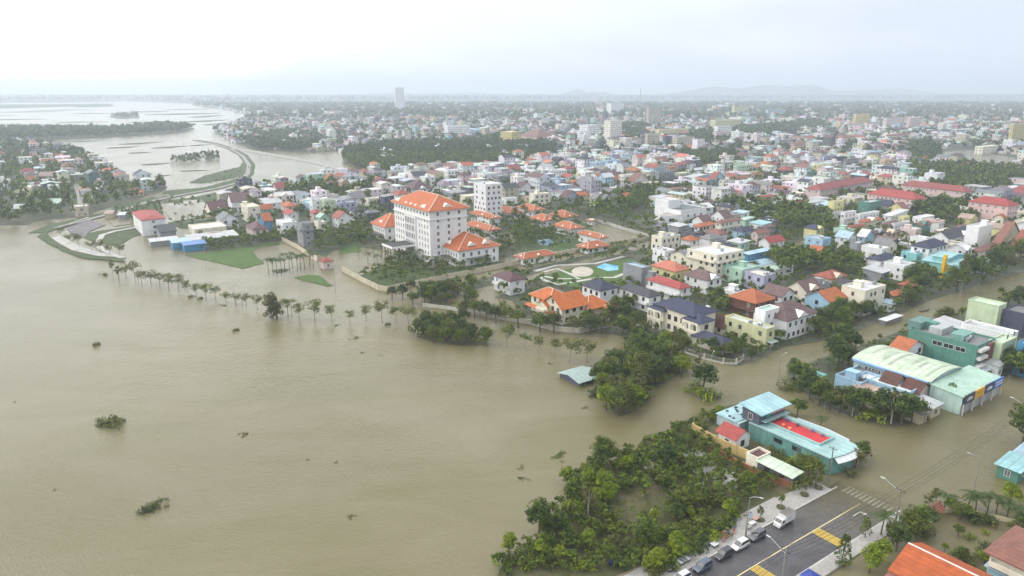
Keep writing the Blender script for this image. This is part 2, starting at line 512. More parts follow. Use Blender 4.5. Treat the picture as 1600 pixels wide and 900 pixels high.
def ribbon(name, px, w, z0, z1, mat, pts=None):
    """a strip of constant width along a line of photo pixels lying on the ground"""
    P = pts or [at(x, y, 0) for x, y in px]
    mb = MB(); vs = []; n = len(P)
    for i, p in enumerate(P):
        d = (P[min(i + 1, n - 1)] - P[max(i - 1, 0)]); d.z = 0; d.normalize()
        q = Vector((-d.y, d.x, 0)) * w / 2
        vs += [(p.x + q.x, p.y + q.y, z1), (p.x - q.x, p.y - q.y, z1), (p.x + q.x * 1.0, p.y + q.y * 1.0, z0), (p.x - q.x, p.y - q.y, z0)]
    fs = []
    for i in range(n - 1):
        a = i * 4; b = a + 4
        fs += [(a, a + 1, b + 1, b), (a + 2, a, b, b + 2), (a + 1, a + 3, b + 3, b + 1)]
    fs += [(0, 2, 3, 1), ((n - 1) * 4, (n - 1) * 4 + 1, (n - 1) * 4 + 3, (n - 1) * 4 + 2)]
    mb.add(vs, fs)
    return mb.build(name, mat, None, 'structure')

# the flood itself, out to the horizon, and the bed under the drowned street
FARR = 13500.0
sheet("flood_water", [(-FARR, -600), (FARR, -600), (FARR, FARR), (-FARR, FARR)], -0.004, 0.0, WATER)
sheet("river_bed", [(-FARR, -600), (FARR, -600), (FARR, FARR), (-FARR, FARR)], -1.3, -1.2, G_DIRT)

# beyond a few kilometres: the plain
FAR_EDGE = [(-200, 161), (120, 160), (200, 158), (330, 163), (420, 160), (800, 158), (1200, 157), (1800, 156)]
far_pts = pxpoly(FAR_EDGE) + [(FARR * 0.98, FARR * 0.6), (FARR * 0.98, FARR * 0.98), (-FARR * 0.98, FARR * 0.98), (-FARR * 0.98, 5000)]
sheet("plain_land", far_pts, -0.8, 0.25, G_FAR)

LAND = {}
def land(name, px, z, mat, amp=0.0, step=12.0, seed=1):
    pts = pxpoly(px)
    if amp: pts = jag(pts, amp, step, seed)
    o = sheet(name, pts, -0.8 - 0.003 * len(LAND), z + 0.0013 * len(LAND), mat)
    LAND[o.name] = pts
    return pts

CITY_PX = [(330, 340), (345, 318), (372, 296), (398, 292), (460, 287), (545, 277), (596, 274), (556, 262), (536, 250), (538, 236), (470, 238), (402, 234), (372, 226), (348, 214), (332, 205),
           (372, 192), (395, 180), (345, 170), (300, 164), (330, 161), (420, 158.5), (800, 157), (1200, 156), (1850, 155.5), (2300, 330), (1700, 400), (1600, 424), (1520, 448), (1452, 470), (1405, 490),
           (1330, 520), (1285, 533), (1222, 543), (1178, 566), (1150, 572), (1078, 556), (1000, 532), (950, 520), (868, 517), (800, 503), (720, 486), (672, 474), (648, 458), (740, 438), (850, 415), (1010, 373), (900, 352), (806, 392), (800, 360), (720, 372), (600, 392), (470, 372), (440, 376), (400, 385), (340, 398), (302, 388)]
CITY = land("city_ground", CITY_PX, 0.10, G_CITY, 1.0, 25, 3)
RIGHT_BLOCK = land("block_ground", [(1228, 580), (1262, 568), (1305, 552), (1380, 527), (1430, 512), (1500, 490), (1560, 470), (1640, 448), (2000, 500), (1720, 560), (1600, 578), (1545, 596), (1500, 628), (1440, 655), (1400, 668), (1330, 652), (1262, 618), (1235, 600)], 0.09, G_CITY, 0.5, 9, 4)
LEFT_VILLAGE = land("village_ground", [(-500, 350), (-300, 235), (0, 222), (75, 225), (128, 240), (165, 262), (200, 285), (262, 292), (250, 300), (190, 318), (150, 331), (132, 338), (60, 345), (40, 352), (0, 352)], 0.12, G_CITY, 1.5, 20, 5)
LEFT_BANK = land("wooded_bank", [(-400, 212), (-200, 205), (0, 203), (90, 203), (190, 203), (262, 196), (304, 200), (280, 207), (200, 213), (75, 218), (0, 219), (-200, 224)], 0.3, G_CITY, 4, 40, 6)
land("sand_bar", [(170, 183), (182, 178), (216, 177), (218, 184), (190, 186)], 0.3, G_CITY, 2, 20, 7)
for i, (x0, y0, x1, y1) in enumerate([(-100, 171, 60, 167), (120, 168, 176, 165.5), (210, 176, 262, 174), (230, 180, 340, 176.5), (300, 184, 345, 180), (292, 191, 355, 187), (320, 196, 362, 191)]):
    land("mud_bank", [(x0, y0), ((x0 + x1) / 2, y0 - 0.6), (x1, y1 + 0.8), (x1 + 4, y1), ((x0 + x1) / 2, (y0 + y1) / 2 - 1.2), (x0 - 5, y0 - 1)], 0.25, G_BANK, 2.5, 25, 20 + i)
land("mud_bank", [(-300, 163), (60, 163), (170, 162), (178, 165), (60, 168), (-300, 168)], 0.25, G_BANK, 8, 80, 31)
land("marsh_bank", [(296, 286), (316, 276), (345, 268), (372, 262), (383, 250), (375, 244), (388, 243), (392, 262), (380, 274), (352, 281), (320, 286)], 0.25, G_BANK, 1.2, 9, 8)
land("marsh_bank", [(255, 302), (262, 298), (320, 293), (352, 284), (372, 279), (366, 288), (320, 300), (292, 305), (270, 305)], 0.25, G_BANK, 1.0, 8, 9)
land("marsh_bank", [(168, 336), (180, 322), (240, 308), (250, 318), (256, 340), (228, 346), (205, 346)], 0.25, G_BANK, 0.8, 8, 10)
land("marsh_bank", [(262, 348), (330, 343), (345, 336), (352, 350), (300, 358), (280, 356)], 0.25, G_BANK, 0.6, 8, 11)
land("pond_bank", [(250, 314), (300, 309), (340, 300), (372, 296), (345, 330), (336, 325), (312, 311), (256, 318)], 0.2, G_BANK, 0.5, 8, 12)
land("grass_verge", [(58, 370), (72, 363), (86, 378), (112, 393), (150, 401), (188, 403), (196, 410), (172, 408), (130, 404), (96, 392)], 0.45, G_BANK, 0.6, 5, 13)
land("pavement", [(80, 372), (95, 369), (120, 383), (152, 394), (192, 402), (186, 404), (150, 400), (112, 391), (92, 380)], 0.30, G_PALE)
land("grass_island", [(125, 368), (155, 361), (178, 358), (228, 350), (232, 362), (205, 372), (185, 384), (160, 380), (138, 375)], 0.20, G_BANK, 0.4, 6, 14)
land("lawn", [(290, 399), (330, 394), (372, 388), (400, 386), (396, 395), (402, 402), (412, 412), (378, 420), (334, 410)], 0.18, G_LAWN, 0.7, 4, 15)
land("lawn", [(400, 383), (436, 378), (438, 381), (402, 388)], 0.18, G_LAWN, 0.6, 4, 16)
land("lawn", [(460, 434), (480, 430), (498, 431), (520, 446), (512, 448), (488, 442)], 0.18, G_LAWN, 0.6, 3, 17)
land("lawn", [(424, 423), (440, 420), (452, 421), (446, 425), (432, 427)], 0.12, G_BANK, 0.2, 3, 18)
land("lawn", [(530, 390), (545, 381), (562, 378), (564, 394), (530, 396)], 0.12, G_LAWN, 0.2, 4, 19)
land("hotel_garden", [(455, 372), (560, 360), (585, 370), (566, 378), (520, 392), (508, 402), (480, 390)], 0.10, G_CITY, 0.4, 6, 24)
land("hotel_garden", [(560, 432), (600, 415), (660, 418), (700, 420), (770, 405), (800, 412), (740, 428), (640, 446), (598, 448), (575, 442)], 0.10, G_BANK, 0.5, 6, 21)
land("hotel_garden", [(700, 405), (690, 395), (790, 372), (810, 395), (780, 405)], 0.11, G_CITY, 0.4, 6, 22)
land("hotel_garden", [(808, 391), (803, 364), (818, 352), (862, 350), (905, 346), (925, 352), (935, 380), (900, 392), (850, 401)], 0.11, G_BANK, 0.4, 6, 41)
land("lawn", [(812, 356), (830, 350), (838, 358), (822, 364)], 0.15, G_LAWN, 0.2, 4, 42)
land("lawn", [(866, 384), (890, 378), (900, 386), (872, 392)], 0.15, G_LAWN, 0.2, 4, 43)
sheet("garden_pool", pxpoly([(840, 376), (858, 374), (866, 379), (858, 384), (842, 383)]), 0.0, 0.27, simple("garden_pool_water", (120, 150, 170), 0.08))
sheet("garden_pool", pxpoly([(878, 375), (890, 373), (893, 377), (882, 379)]), 0.0, 0.27, simple("garden_pool_water", (120, 150, 170), 0.08))
land("grove_ground", [(652, 526), (668, 514), (700, 505), (730, 520), (760, 531), (758, 539), (720, 541), (668, 533)], 0.08, G_SCRUB, 0.6, 5, 23)
land("grove_ground", [(955, 642), (948, 610), (962, 576), (1003, 558), (1056, 560), (1074, 579), (1052, 590), (1012, 612), (990, 643), (970, 650)], 0.08, G_SCRUB, 0.6, 5, 25)
SCRUB = land("scrub_ground", [(736, 990), (782, 890), (792, 872), (828, 856), (858, 818), (882, 788), (892, 752), (938, 729), (990, 707), (1010, 682), (1060, 668), (1085, 650), (1115, 640), (1150, 632), (1230, 640), (1310, 690), (1325, 712), (1292, 735), (1262, 755), (1235, 768), (1000, 905), (940, 990)], 0.16, G_SCRUB, 0.7, 5, 26)
land("sandy_patch", [(1000, 722), (1012, 717), (1030, 726), (1022, 738), (1008, 735)], 0.18, G_SAND, 0.3, 2, 27)
land("rubble_patch", [(1065, 705), (1090, 700), (1125, 730), (1160, 745), (1150, 765), (1110, 760), (1075, 735)], 0.18, G_PALE, 0.8, 2.5, 28)
land("rubble_patch", [(1092, 740), (1110, 736), (1122, 758), (1105, 768)], 0.18, G_PALE, 0.6, 2.0, 29)
land("dirt_track", [(955, 905), (1010, 880), (1080, 845), (1130, 806), (1142, 815), (1092, 852), (1030, 890), (1000, 905)], 0.18, G_DIRT, 0.25, 4, 30)
land("grass_plot", [(1172, 668), (1190, 662), (1250, 700), (1290, 728), (1268, 738), (1222, 712)], 0.19, G_LAWN, 0.3, 4, 31)

for i, (x0, y0, x1, y1) in enumerate([(-60, 188, 70, 186), (90, 192, 165, 190), (120, 178, 170, 177), (0, 176, 96, 174), (225, 208, 300, 205), (190, 226, 250, 222), (170, 232, 214, 229), (205, 240, 232, 238), (240, 232, 290, 228), (300, 228, 326, 226), (60, 173, 140, 171.5), (262, 172, 330, 170), (-80, 181, 20, 180), (30, 196, 90, 195), (205, 192, 262, 190), (176, 200, 210, 199), (110, 222, 150, 220), (225, 258, 262, 255), (350, 206, 372, 204), (286, 268, 320, 266), (245, 276, 262, 274)]):
    land("mud_bank", [(x0, y0), ((x0 + x1) / 2, y0 - 0.5), (x1, y1 + 0.4), (x1 + 4, y1), ((x0 + x1) / 2, (y0 + y1) / 2 - 0.9), (x0 - 5, y0 - 0.7)], 0.22, G_BANK, 1.5, 16, 120 + i)
# roads on the dyke and the causeway
ribbon("dyke_slope", [(60, 364), (92, 351), (138, 342), (180, 331), (232, 314), (290, 303), (340, 294), (372, 285), (388, 272), (391, 258), (380, 243), (362, 233), (335, 224), (305, 219)], 11, -0.8, 0.35, G_BANK)
ribbon("dyke_road", [(88, 357), (104, 353), (138, 344), (180, 333), (232, 316), (290, 304), (340, 295), (372, 286), (387, 272), (389, 258), (379, 244), (362, 234), (335, 225), (305, 220)], 4.5, 0.3, 0.6, surf('slab', (150, 147, 142)))
ribbon("causeway", [(360, 232), (385, 235), (430, 243), (480, 252), (530, 263), (575, 272), (610, 278)], 12, -0.8, 0.6, surf('slab', (168, 166, 160)))
ribbon("road_kerb", [(92, 357), (110, 352), (138, 342)], 1.2, 0.3, 1.2, surf('slab', (190, 186, 176)))
ribbon("village_road", [(128, 340), (131, 325), (128, 308), (122, 288)], 7, -0.3, 0.3, WATER)
ribbon("park_path", [(192, 404), (170, 396), (150, 384), (160, 368), (180, 362), (208, 357), (240, 353)], 3.2, 0.0, 0.5, G_PALE)
asphalt_wet = surf('slab', (118, 114, 116))
land("asphalt_apron", [(104, 358), (138, 344), (165, 352), (140, 362), (132, 372), (118, 368)], 0.32, asphalt_wet)

# water lying over the city ground
for i, px in enumerate([
    [(690, 474), (745, 452), (800, 440), (850, 424), (960, 394), (1016, 377), (1022, 385), (950, 402), (870, 426), (812, 446), (770, 468), (715, 482)],
    [(905, 346), (928, 348), (1000, 366), (1012, 374), (985, 386), (945, 376), (925, 368)],
    [(1222, 388), (1262, 374), (1285, 380), (1262, 390), (1238, 396)],
    [(1462, 243), (1478, 237), (1515, 235), (1585, 247), (1592, 262), (1575, 270), (1540, 263), (1490, 253)],
    [(1540, 297), (1555, 285), (1572, 288), (1568, 304)],
    [(735, 476), (760, 464), (800, 470), (808, 482), (770, 490)],
    [(1020, 380), (1060, 372), (1045, 392), (1030, 396)],
    [(1128, 338), (1105, 350), (1098, 344), (1125, 330), (1140, 318), (1146, 324)],
]):
    sheet("flooded_street", jag(pxpoly(px), 0.8, 10, 60 + i), 0.05 - 0.003 * i, 0.112 + 0.004 * i, WATER)
for px in ([(256, 320), (290, 314), (312, 313), (338, 328), (330, 339), (272, 346), (260, 336)], [(170, 345), (205, 340), (208, 350), (178, 354)]):
    sheet("pond", jag(pxpoly(px), 0.7, 8, 77), -0.3, 0.36, WATER)
# the round park
for i, px in enumerate([[(845, 432), (880, 422), (915, 420), (985, 404), (1000, 412), (975, 440), (930, 452), (880, 447)]]):
    sheet("park_ground", pxpoly(px), 0.0, 0.155, G_LAWN)
def oval(cx, cy, rx, ry, n=20): return [(cx + rx * math.cos(2 * math.pi * k / n), cy + ry * math.sin(2 * math.pi * k / n)) for k in range(n)]
sheet("park_plaza", pxpoly(oval(910, 425, 17, 8)), 0.0, 0.175, G_SAND)
ribbon("park_path", [(838, 430), (850, 438), (872, 445), (902, 440), (935, 434), (960, 434), (985, 424)], 2.2, 0.0, 0.167, G_PALE)
ribbon("park_path", [(850, 425), (870, 420), (890, 428), (905, 436), (870, 436), (850, 432)], 2.0, 0.0, 0.171, G_PALE)
ribbon("park_path", [(836, 424), (870, 415), (930, 412), (975, 401)], 2.6, 0.0, 0.163, G_PALE)
sheet("pool_water", pxpoly([(932, 418), (944, 412), (966, 416), (966, 422), (950, 424)]), 0.0, 0.18, simple("pool_blue", (110, 185, 225), 0.1))

# ------------------------------------------------------------------ street at the foot of the picture
def asphalt_mat():
    m, n, l, b = new_mat("asphalt")
    pos = geo_pos(n)
    rot = n.new("ShaderNodeMapping"); rot.inputs["Rotation"].default_value = (0, 0, -math.atan2(RD.y, RD.x)); l.new(pos, rot.inputs[0])
    streak = noise(n, l, mapping(n, l, rot.outputs[0], (0.06, 1.1, 1)), 1.0, 4, 0.6)
    big = noise(n, l, pos, 0.16, 5, 0.6, 0.6)
    col = ramp(n, l, big, [(0.32, (0.052, 0.050, 0.054)), (0.62, (0.078, 0.074, 0.080))])
    col = mixrgb(n, l, ramp(n, l, streak, [(0.4, 0.0), (0.7, 0.45)]), col, (0.040, 0.039, 0.042))
    fine = noise(n, l, pos, 14.0, 2)
    col = mixrgb(n, l, ramp(n, l, fine, [(0.45, 0.0), (0.75, 0.35)]), col, (0.12, 0.115, 0.115))
    sub = n.new("ShaderNodeVectorMath"); sub.operation = 'SUBTRACT'; l.new(pos, sub.inputs[0]); sub.inputs[1].default_value = (RO.x, RO.y, 0)
    ds = n.new("ShaderNodeVectorMath"); ds.operation = 'DOT_PRODUCT'; l.new(sub.outputs[0], ds.inputs[0]); ds.inputs[1].default_value = RD
    sh = n.new("ShaderNodeMapRange"); sh.inputs["From Min"].default_value = -20; sh.inputs["From Max"].default_value = 2; l.new(ds.outputs["Value"], sh.inputs["Value"])
    mu = n.new("ShaderNodeMath"); mu.operation = 'MULTIPLY'; l.new(sh.outputs[0], mu.inputs[0]); l.new(ramp(n, l, big, [(0.35, 0.2), (0.6, 0.9)]), mu.inputs[1])
    col = mixrgb(n, l, mu.outputs[0], col, (0.115, 0.098, 0.062))
    l.new(col, b.inputs["Base Color"])
    wet = ramp(n, l, noise(n, l, pos, 0.22, 4, 0.6), [(0.40, 0.22), (0.60, 0.72)])
    l.new(wet, b.inputs["Roughness"])
    return m
def strip(name, t0, t1, s0, s1, dz, mat, ns=40, thick=0.0, dzf=None):
    mb = MB(); vs = []; fs = []
    for i in range(ns + 1):
        s = s0 + (s1 - s0) * i / ns
        z = road_z(s) + dz
        vs += [rp(s, t0, z), rp(s, t1, z)]
        if thick: vs += [rp(s, t0, z - thick), rp(s, t1, z - thick)]
    k = 4 if thick else 2
    for i in range(ns):
        a = i * k; c = a + k
        fs.append((a, c, c + 1, a + 1)[::-1])
        if thick: fs += [(a, c, c + 2, a + 2), (a + 1, a + 3, c + 3, c + 1)]
    if thick: fs += [(0, 2, 3, 1), (ns * k, ns * k + 1, ns * k + 3, ns * k + 2)]
    mb.add(vs, fs)
    o = mb.build(name, mat, None, 'structure')
    return o
S0 = -110.0
strip("road", -0.05, RW + 0.05, S0, 38, 0.0, asphalt_mat(), 60, 0.5)

def paver_mat():
    m, n, l, b = new_mat("paving_blocks")
    pos = geo_pos(n)
    rot = n.new("ShaderNodeMapping"); rot.inputs["Rotation"].default_value = (0, 0, -math.atan2(RD.y, RD.x)); l.new(pos, rot.inputs[0])
    t = n.new("ShaderNodeTexBrick"); t.inputs["Scale"].default_value = 1.0
    t.inputs["Color1"].default_value = (0.42, 0.405, 0.385, 1); t.inputs["Color2"].default_value = (0.34, 0.325, 0.305, 1); t.inputs["Mortar"].default_value = (0.22, 0.21, 0.20, 1)
    t.inputs["Brick Width"].default_value = 0.8; t.inputs["Row Height"].default_value = 0.4; t.inputs["Mortar Size"].default_value = 0.02
    l.new(rot.outputs[0], t.inputs["Vector"])
    big = noise(n, l, pos, 0.35, 5, 0.65)
    col = mixrgb(n, l, ramp(n, l, big, [(0.42, 0.0), (0.72, 0.75)]), t.outputs["Color"], (0.27, 0.25, 0.22))
    l.new(col, b.inputs["Base Color"]); b.inputs["Roughness"].default_value = 0.8
    return m
PAVER = paver_mat()
KERB = surf('slab', (196, 192, 186))
_, tL = road_st(1235, 763)
SWL = -tL
strip("pavement", -SWL, -0.28, S0, 6, 0.13, PAVER, 60, 0.6)
strip("kerb", -0.28, 0.0, S0, 8, 0.16, KERB, 60, 0.5)
_, tR = road_st(1330, 872)
SWR = max(3.0, tR - RW)
strip("pavement", RW + 0.28, RW + SWR, S0, 12, 0.13, PAVER, 60, 0.6)
strip("kerb", RW, RW + 0.28, S0, 14, 0.16, KERB, 60, 0.5)
# painted lines
YEL = simple("road_paint_yellow", (240, 200, 36), 0.6)
YELP = simple("road_paint_pale_yellow", (222, 206, 150), 0.6)
WHT = simple("road_paint_white", (226, 226, 222), 0.6)
sC, tC = road_st(1345, 785)
sD, tD = road_st(1155, 898)
TC = (tC + tD) / 2
strip("road_line", TC - 0.10, TC + 0.10, S0, sC, 0.006, YELP, 50)
for (xa, ya), (xb, yb) in (((1270, 832), (1282, 825)), ((1171, 890), (1183, 882))):
    sa, _ = road_st(xa, ya); sb, _ = road_st(xb, yb)
    n_ = 6
    for k in range(n_):
        s = sa + (sb - sa) * (k + 0.5) / n_
        w = abs(sb - sa) / n_ * 0.22
        strip("road_marking", TC + 0.15, RW - 0.35, s - w, s + w, 0.006, YEL, 1)
sX, _ = road_st(1365, 781)
nb = 11
for k in range(nb):
    t = 1.0 + (RW - 2.0) * (k + 0.5) / nb
    strip("crossing_stripe", t - 0.24, t + 0.24, sX - 1.6, sX + 1.6, 0.006, WHT, 6)
sA, tA = road_st(1342, 799)
mb = MB()
def rq(pts, z=0.0): return [rp(sA + a, tA + b, road_z(sA + a) + 0.008) for a, b in pts]
for q in ([(-2.2, -0.10), (0.6, -0.10), (0.6, 0.10), (-2.2, 0.10)], [(0.4, 0.10), (0.8, 0.10), (0.8, 0.8), (0.4, 0.8)], [(0.0, 0.8), (1.2, 0.8), (0.6, 1.5)]):
    v = rq(q); mb.add(v, [tuple(reversed(range(len(v))))])
mb.build("arrow_marking", WHT, None, 'structure')

# far hills, barely seen through the air
def hills(x0, x1, depth, hs, seed):
    r = random.Random(seed); mb = MB(); n = 60
    vs = []; fs = []
    ph = [r.uniform(0, 6.28) for _ in range(8)]
    for i in range(n + 1):
        u = i / n
        e = math.sin(math.pi * u) ** 0.8
        h = hs * e * (0.55 + 0.25 * math.sin(5 * u + ph[0]) + 0.14 * math.sin(13 * u + ph[1]) + 0.07 * math.sin(31 * u + ph[2]))
        x = x0 + (x1 - x0) * u
        vs += [(x, depth - 500, 0.2), (x, depth - 150, h * 0.55), (x, depth, h), (x, depth + 500, 0.2)]
    for i in range(n):
        for k in range(3): fs.append((i * 4 + k, i * 4 + 4 + k, i * 4 + 5 + k, i * 4 + 1 + k))
    mb.add(vs, fs)
    mb.build("hills", G_FAR, None, 'structure')
hills(600, 1500, 9500, 130, 1)
hills(1900, 5200, 9800, 190, 2)
hills(3600, 8800, 10500, 150, 3)
hills(-2500, 700, 12000, 90, 4)

# the damp air that fades the distance
mh, n_, l_, b_ = new_mat("haze")
n_.remove(b_)
pv = n_.new("ShaderNodeVolumePrincipled")
HAZE_DENSITY = 1 / 4500.0
pv.inputs["Color"].default_value = (0.79, 0.875, 0.98, 1)
pv.inputs["Density"].default_value = HAZE_DENSITY
pv.inputs["Anisotropy"].default_value = 0.3
l_.new(pv.outputs[0], n_["Material Output"].inputs["Volume"])
mb = MB(); mb.box(-14500, -900, -3, 14500, 14500, 215)
mb.build("haze", mh, None, 'stuff')
# ------------------------------------------------------------------ buildings
WALLC = {  # word -> sRGB of the paint
 'white': (238, 238, 236), 'cream': (232, 225, 204), 'pale yellow': (226, 216, 150), 'yellow': (228, 206, 104), 'grey': (150, 152, 156), 'dark grey': (98, 100, 106),
 'slate': (84, 84, 108), 'light blue': (160, 200, 226), 'bright blue': (62, 142, 190), 'cyan': (136, 206, 206), 'teal': (84, 142, 128), 'mint': (178, 214, 190),
 'pale green': (196, 216, 176), 'olive green': (204, 204, 156), 'pink': (226, 190, 182), 'lilac': (176, 178, 202), 'beige': (202, 188, 160), 'pinkish': (222, 202, 194), 'peach': (228, 186, 140), 'brown': (120, 80, 64)}
ROOFC = {'orange': (190, 102, 54), 'bright orange': (198, 108, 46), 'salmon': (212, 120, 88), 'red': (176, 68, 62), 'brick red': (164, 82, 62), 'maroon': (104, 68, 72), 'brown': (116, 88, 86), 'dark brown': (96, 54, 42), 'reddish brown': (146, 94, 78),
 'navy': (56, 60, 88), 'dark grey': (70, 72, 80), 'grey': (128, 128, 130), 'white': (214, 216, 218), 'pale grey': (188, 190, 192), 'mint': (176, 208, 190), 'cyan': (148, 200, 204), 'pale blue': (168, 200, 218), 'teal': (96, 160, 150), 'tan': (176, 148, 132), 'pale green': (196, 214, 188), 'blue': (70, 128, 200), 'faded cyan': (160, 184, 178)}
for _k, _v in WALLC.items(): ROOFC.setdefault(_k, _v)
FOOT = []     # footprints: (cx, cy, cos, sin, half length, half width)
def foot(cx, cy, yaw, hx, hy): FOOT.append((cx, cy, math.cos(yaw), math.sin(yaw), hx, hy))
def on_building(x, y, m=0.0):
    for cx, cy, c, s, hx, hy in FOOT_GRID.get((int(x // 60), int(y // 60)), ()):
        dx, dy = x - cx, y - cy
        if abs(dx * c + dy * s) < hx + m and abs(-dx * s + dy * c) < hy + m: return True
    return False
FOOT_GRID = {}
def index_feet():
    FOOT_GRID.clear()
    for f in FOOT:
        r = math.hypot(f[4], f[5]) + 6
        for i in range(int((f[0] - r) // 60), int((f[0] + r) // 60) + 1):
            for j in range(int((f[1] - r) // 60), int((f[1] + r) // 60) + 1):
                FOOT_GRID.setdefault((i, j), []).append(f)

WIN = {}
def window_mesh(w, h, kind='w'):
    """a framed window facing -y, its sill at z = 0, centred on x"""
    key = (round(w, 1), round(h, 1), kind, RNG.choice((0, 0, 0, 1, 2)))
    if key in WIN: return WIN[key]
    w, h = key[0], key[1]
    mb = MB(); t = 0.09; d = 0.07
    mb.box(-w / 2 - t, -d, -t, w / 2 + t, 0.03, 0); mb.box(-w / 2 - t, -d, h, w / 2 + t, 0.03, h + t)
    mb.box(-w / 2 - t, -d, 0, -w / 2, 0.03, h); mb.box(w / 2, -d, 0, w / 2 + t, 0.03, h)
    if w > 0.7: mb.box(-0.035, -0.05, 0, 0.035, 0.03, h)
    mb.box(-w / 2, -0.015, 0, w / 2, 0.02, h, 1)
    fr = {'w': FRAME_W, 'b': FRAME_B, 'g': DARKMETAL}[kind]
    WIN[key] = mb.mesh("window", [fr, (GLASS, GLASS_B, GLASS_C)[key[3]]])
    return WIN[key]

def put(name, mesh, parent, x, y, z, rz=0.0):
    o = link(name, mesh, parent); o.location = (x, y, z); o.rotation_euler = (0, 0, rz); return o

def win_grid(root, face, a0, a1, off, zs, w=1.0, h=1.3, pitch=3.0, kind='w', keep=1.0, r=RNG, name="window"):
    """rows of windows on a wall. face 'R' looks along -y at y=off, 'L' looks along -x at x=off"""
    L = a1 - a0
    n = max(1, int(L / pitch))
    for z in zs:
        for i in range(n):
            if r.random() > keep: continue
            a = a0 + L * (i + 0.5) / n
            if face == 'R': put(name, window_mesh(w, h, kind), root, a, off, z)
            else: put(name, window_mesh(w, h, kind), root, off, a, z, R(-90))

def wins_joined(root, La, Lb, fl, fh, kind, seed):
    """far facade: windows too small to pick apart one by one"""
    mb = MB(); r = random.Random(seed)
    for f in range(fl):
        z = f * fh + 0.9
        for L, side in ((La, 'R'), (Lb, 'L')):
            n = max(1, int(L / 3.2))
            for i in range(n):
                if r.random() < 0.15: continue
                a = -L / 2 + L * (i + 0.5) / n
                if side == 'R': mb.box(a - 0.6, -Lb / 2 - 0.05, z, a + 0.6, -Lb / 2 + 0.02, z + 1.4)
                else: mb.box(-La / 2 - 0.05, a - 0.6, z, -La / 2 + 0.02, a + 0.6, z + 1.4)
    if mb.f: mb.build("window", GLASS, root, 'stuff')

def roof_hip(mb, x0, y0, x1, y1, z, rise, oh=0.6, th=0.22, mi=0, ridge_mi=None):
    x0 -= oh; y0 -= oh; x1 += oh; y1 += oh
    lx, ly = x1 - x0, y1 - y0
    if lx >= ly:
        k = ly / 2 * 0.92; a, b = (x0 + k, (y0 + y1) / 2, z + rise), (x1 - k, (y0 + y1) / 2, z + rise)
    else:
        k = lx / 2 * 0.92; a, b = ((x0 + x1) / 2, y0 + k, z + rise), ((x0 + x1) / 2, y1 - k, z + rise)
    v = [(x0, y0, z), (x1, y0, z), (x1, y1, z), (x0, y1, z), (x0, y0, z - th), (x1, y0, z - th), (x1, y1, z - th), (x0, y1, z - th), a, b]
    if lx >= ly: f = [(0, 1, 9, 8), (1, 2, 9), (2, 3, 8, 9), (3, 0, 8)]
    else: f = [(0, 1, 8), (1, 2, 9, 8), (2, 3, 9), (3, 0, 8, 9)]
    mb.add(v, f, mi)
    mb.add(v[:8], [(4, 5, 1, 0), (5, 6, 2, 1), (6, 7, 3, 2), (7, 4, 0, 3), (7, 6, 5, 4)], mi if ridge_mi is None else ridge_mi)
    return v, a, b, lx >= ly

def ridge_caps(root, v, a, b, longx, mat, w=0.16):
    mb = MB()
    A, B = Vector(a), Vector(b)
    segs = [(A, B)]
    c = [Vector(p) for p in v[:4]]
    if longx: segs += [(c[0], A), (c[3], A), (c[1], B), (c[2], B)]
    else: segs += [(c[0], A), (c[1], A), (c[2], B), (c[3], B)]
    up = Vector((0, 0, 0.06))
    for p, q in segs: mb.tube([p + up, q + up], w, 5)
    mb.build("ridge_cap", mat, root)

def roof_gable(mb, x0, y0, x1, y1, z, rise, axis, oh=0.5, th=0.18, mi=0):
    """two slopes; ridge along x or y"""
    if axis == 'x':
        ym = (y0 + y1) / 2; s = rise / (ym - y0); e = z - oh * s
        P = lambda t: [(x0 - oh, y0 - oh, e + t), (x1 + oh, y0 - oh, e + t), (x1 + oh, ym, z + rise + t), (x0 - oh, ym, z + rise + t), (x0 - oh, y1 + oh, e + t), (x1 + oh, y1 + oh, e + t)]
    else:
        xm = (x0 + x1) / 2; s = rise / (xm - x0); e = z - oh * s
        P = lambda t: [(x0 - oh, y1 + oh, e + t), (x0 - oh, y0 - oh, e + t), (xm, y0 - oh, z + rise + t), (xm, y1 + oh, z + rise + t), (x1 + oh, y1 + oh, e + t), (x1 + oh, y0 - oh, e + t)]
    v = P(th) + P(0.02)
    f = [(0, 1, 2, 3), (3, 2, 5, 4), (7, 6, 9, 8), (8, 9, 10, 11), (6, 7, 1, 0), (10, 4, 5, 11), (7, 8, 2, 1), (8, 11, 5, 2), (6, 0, 3, 9), (9, 3, 4, 10)]
    mb.add(v, f, mi)

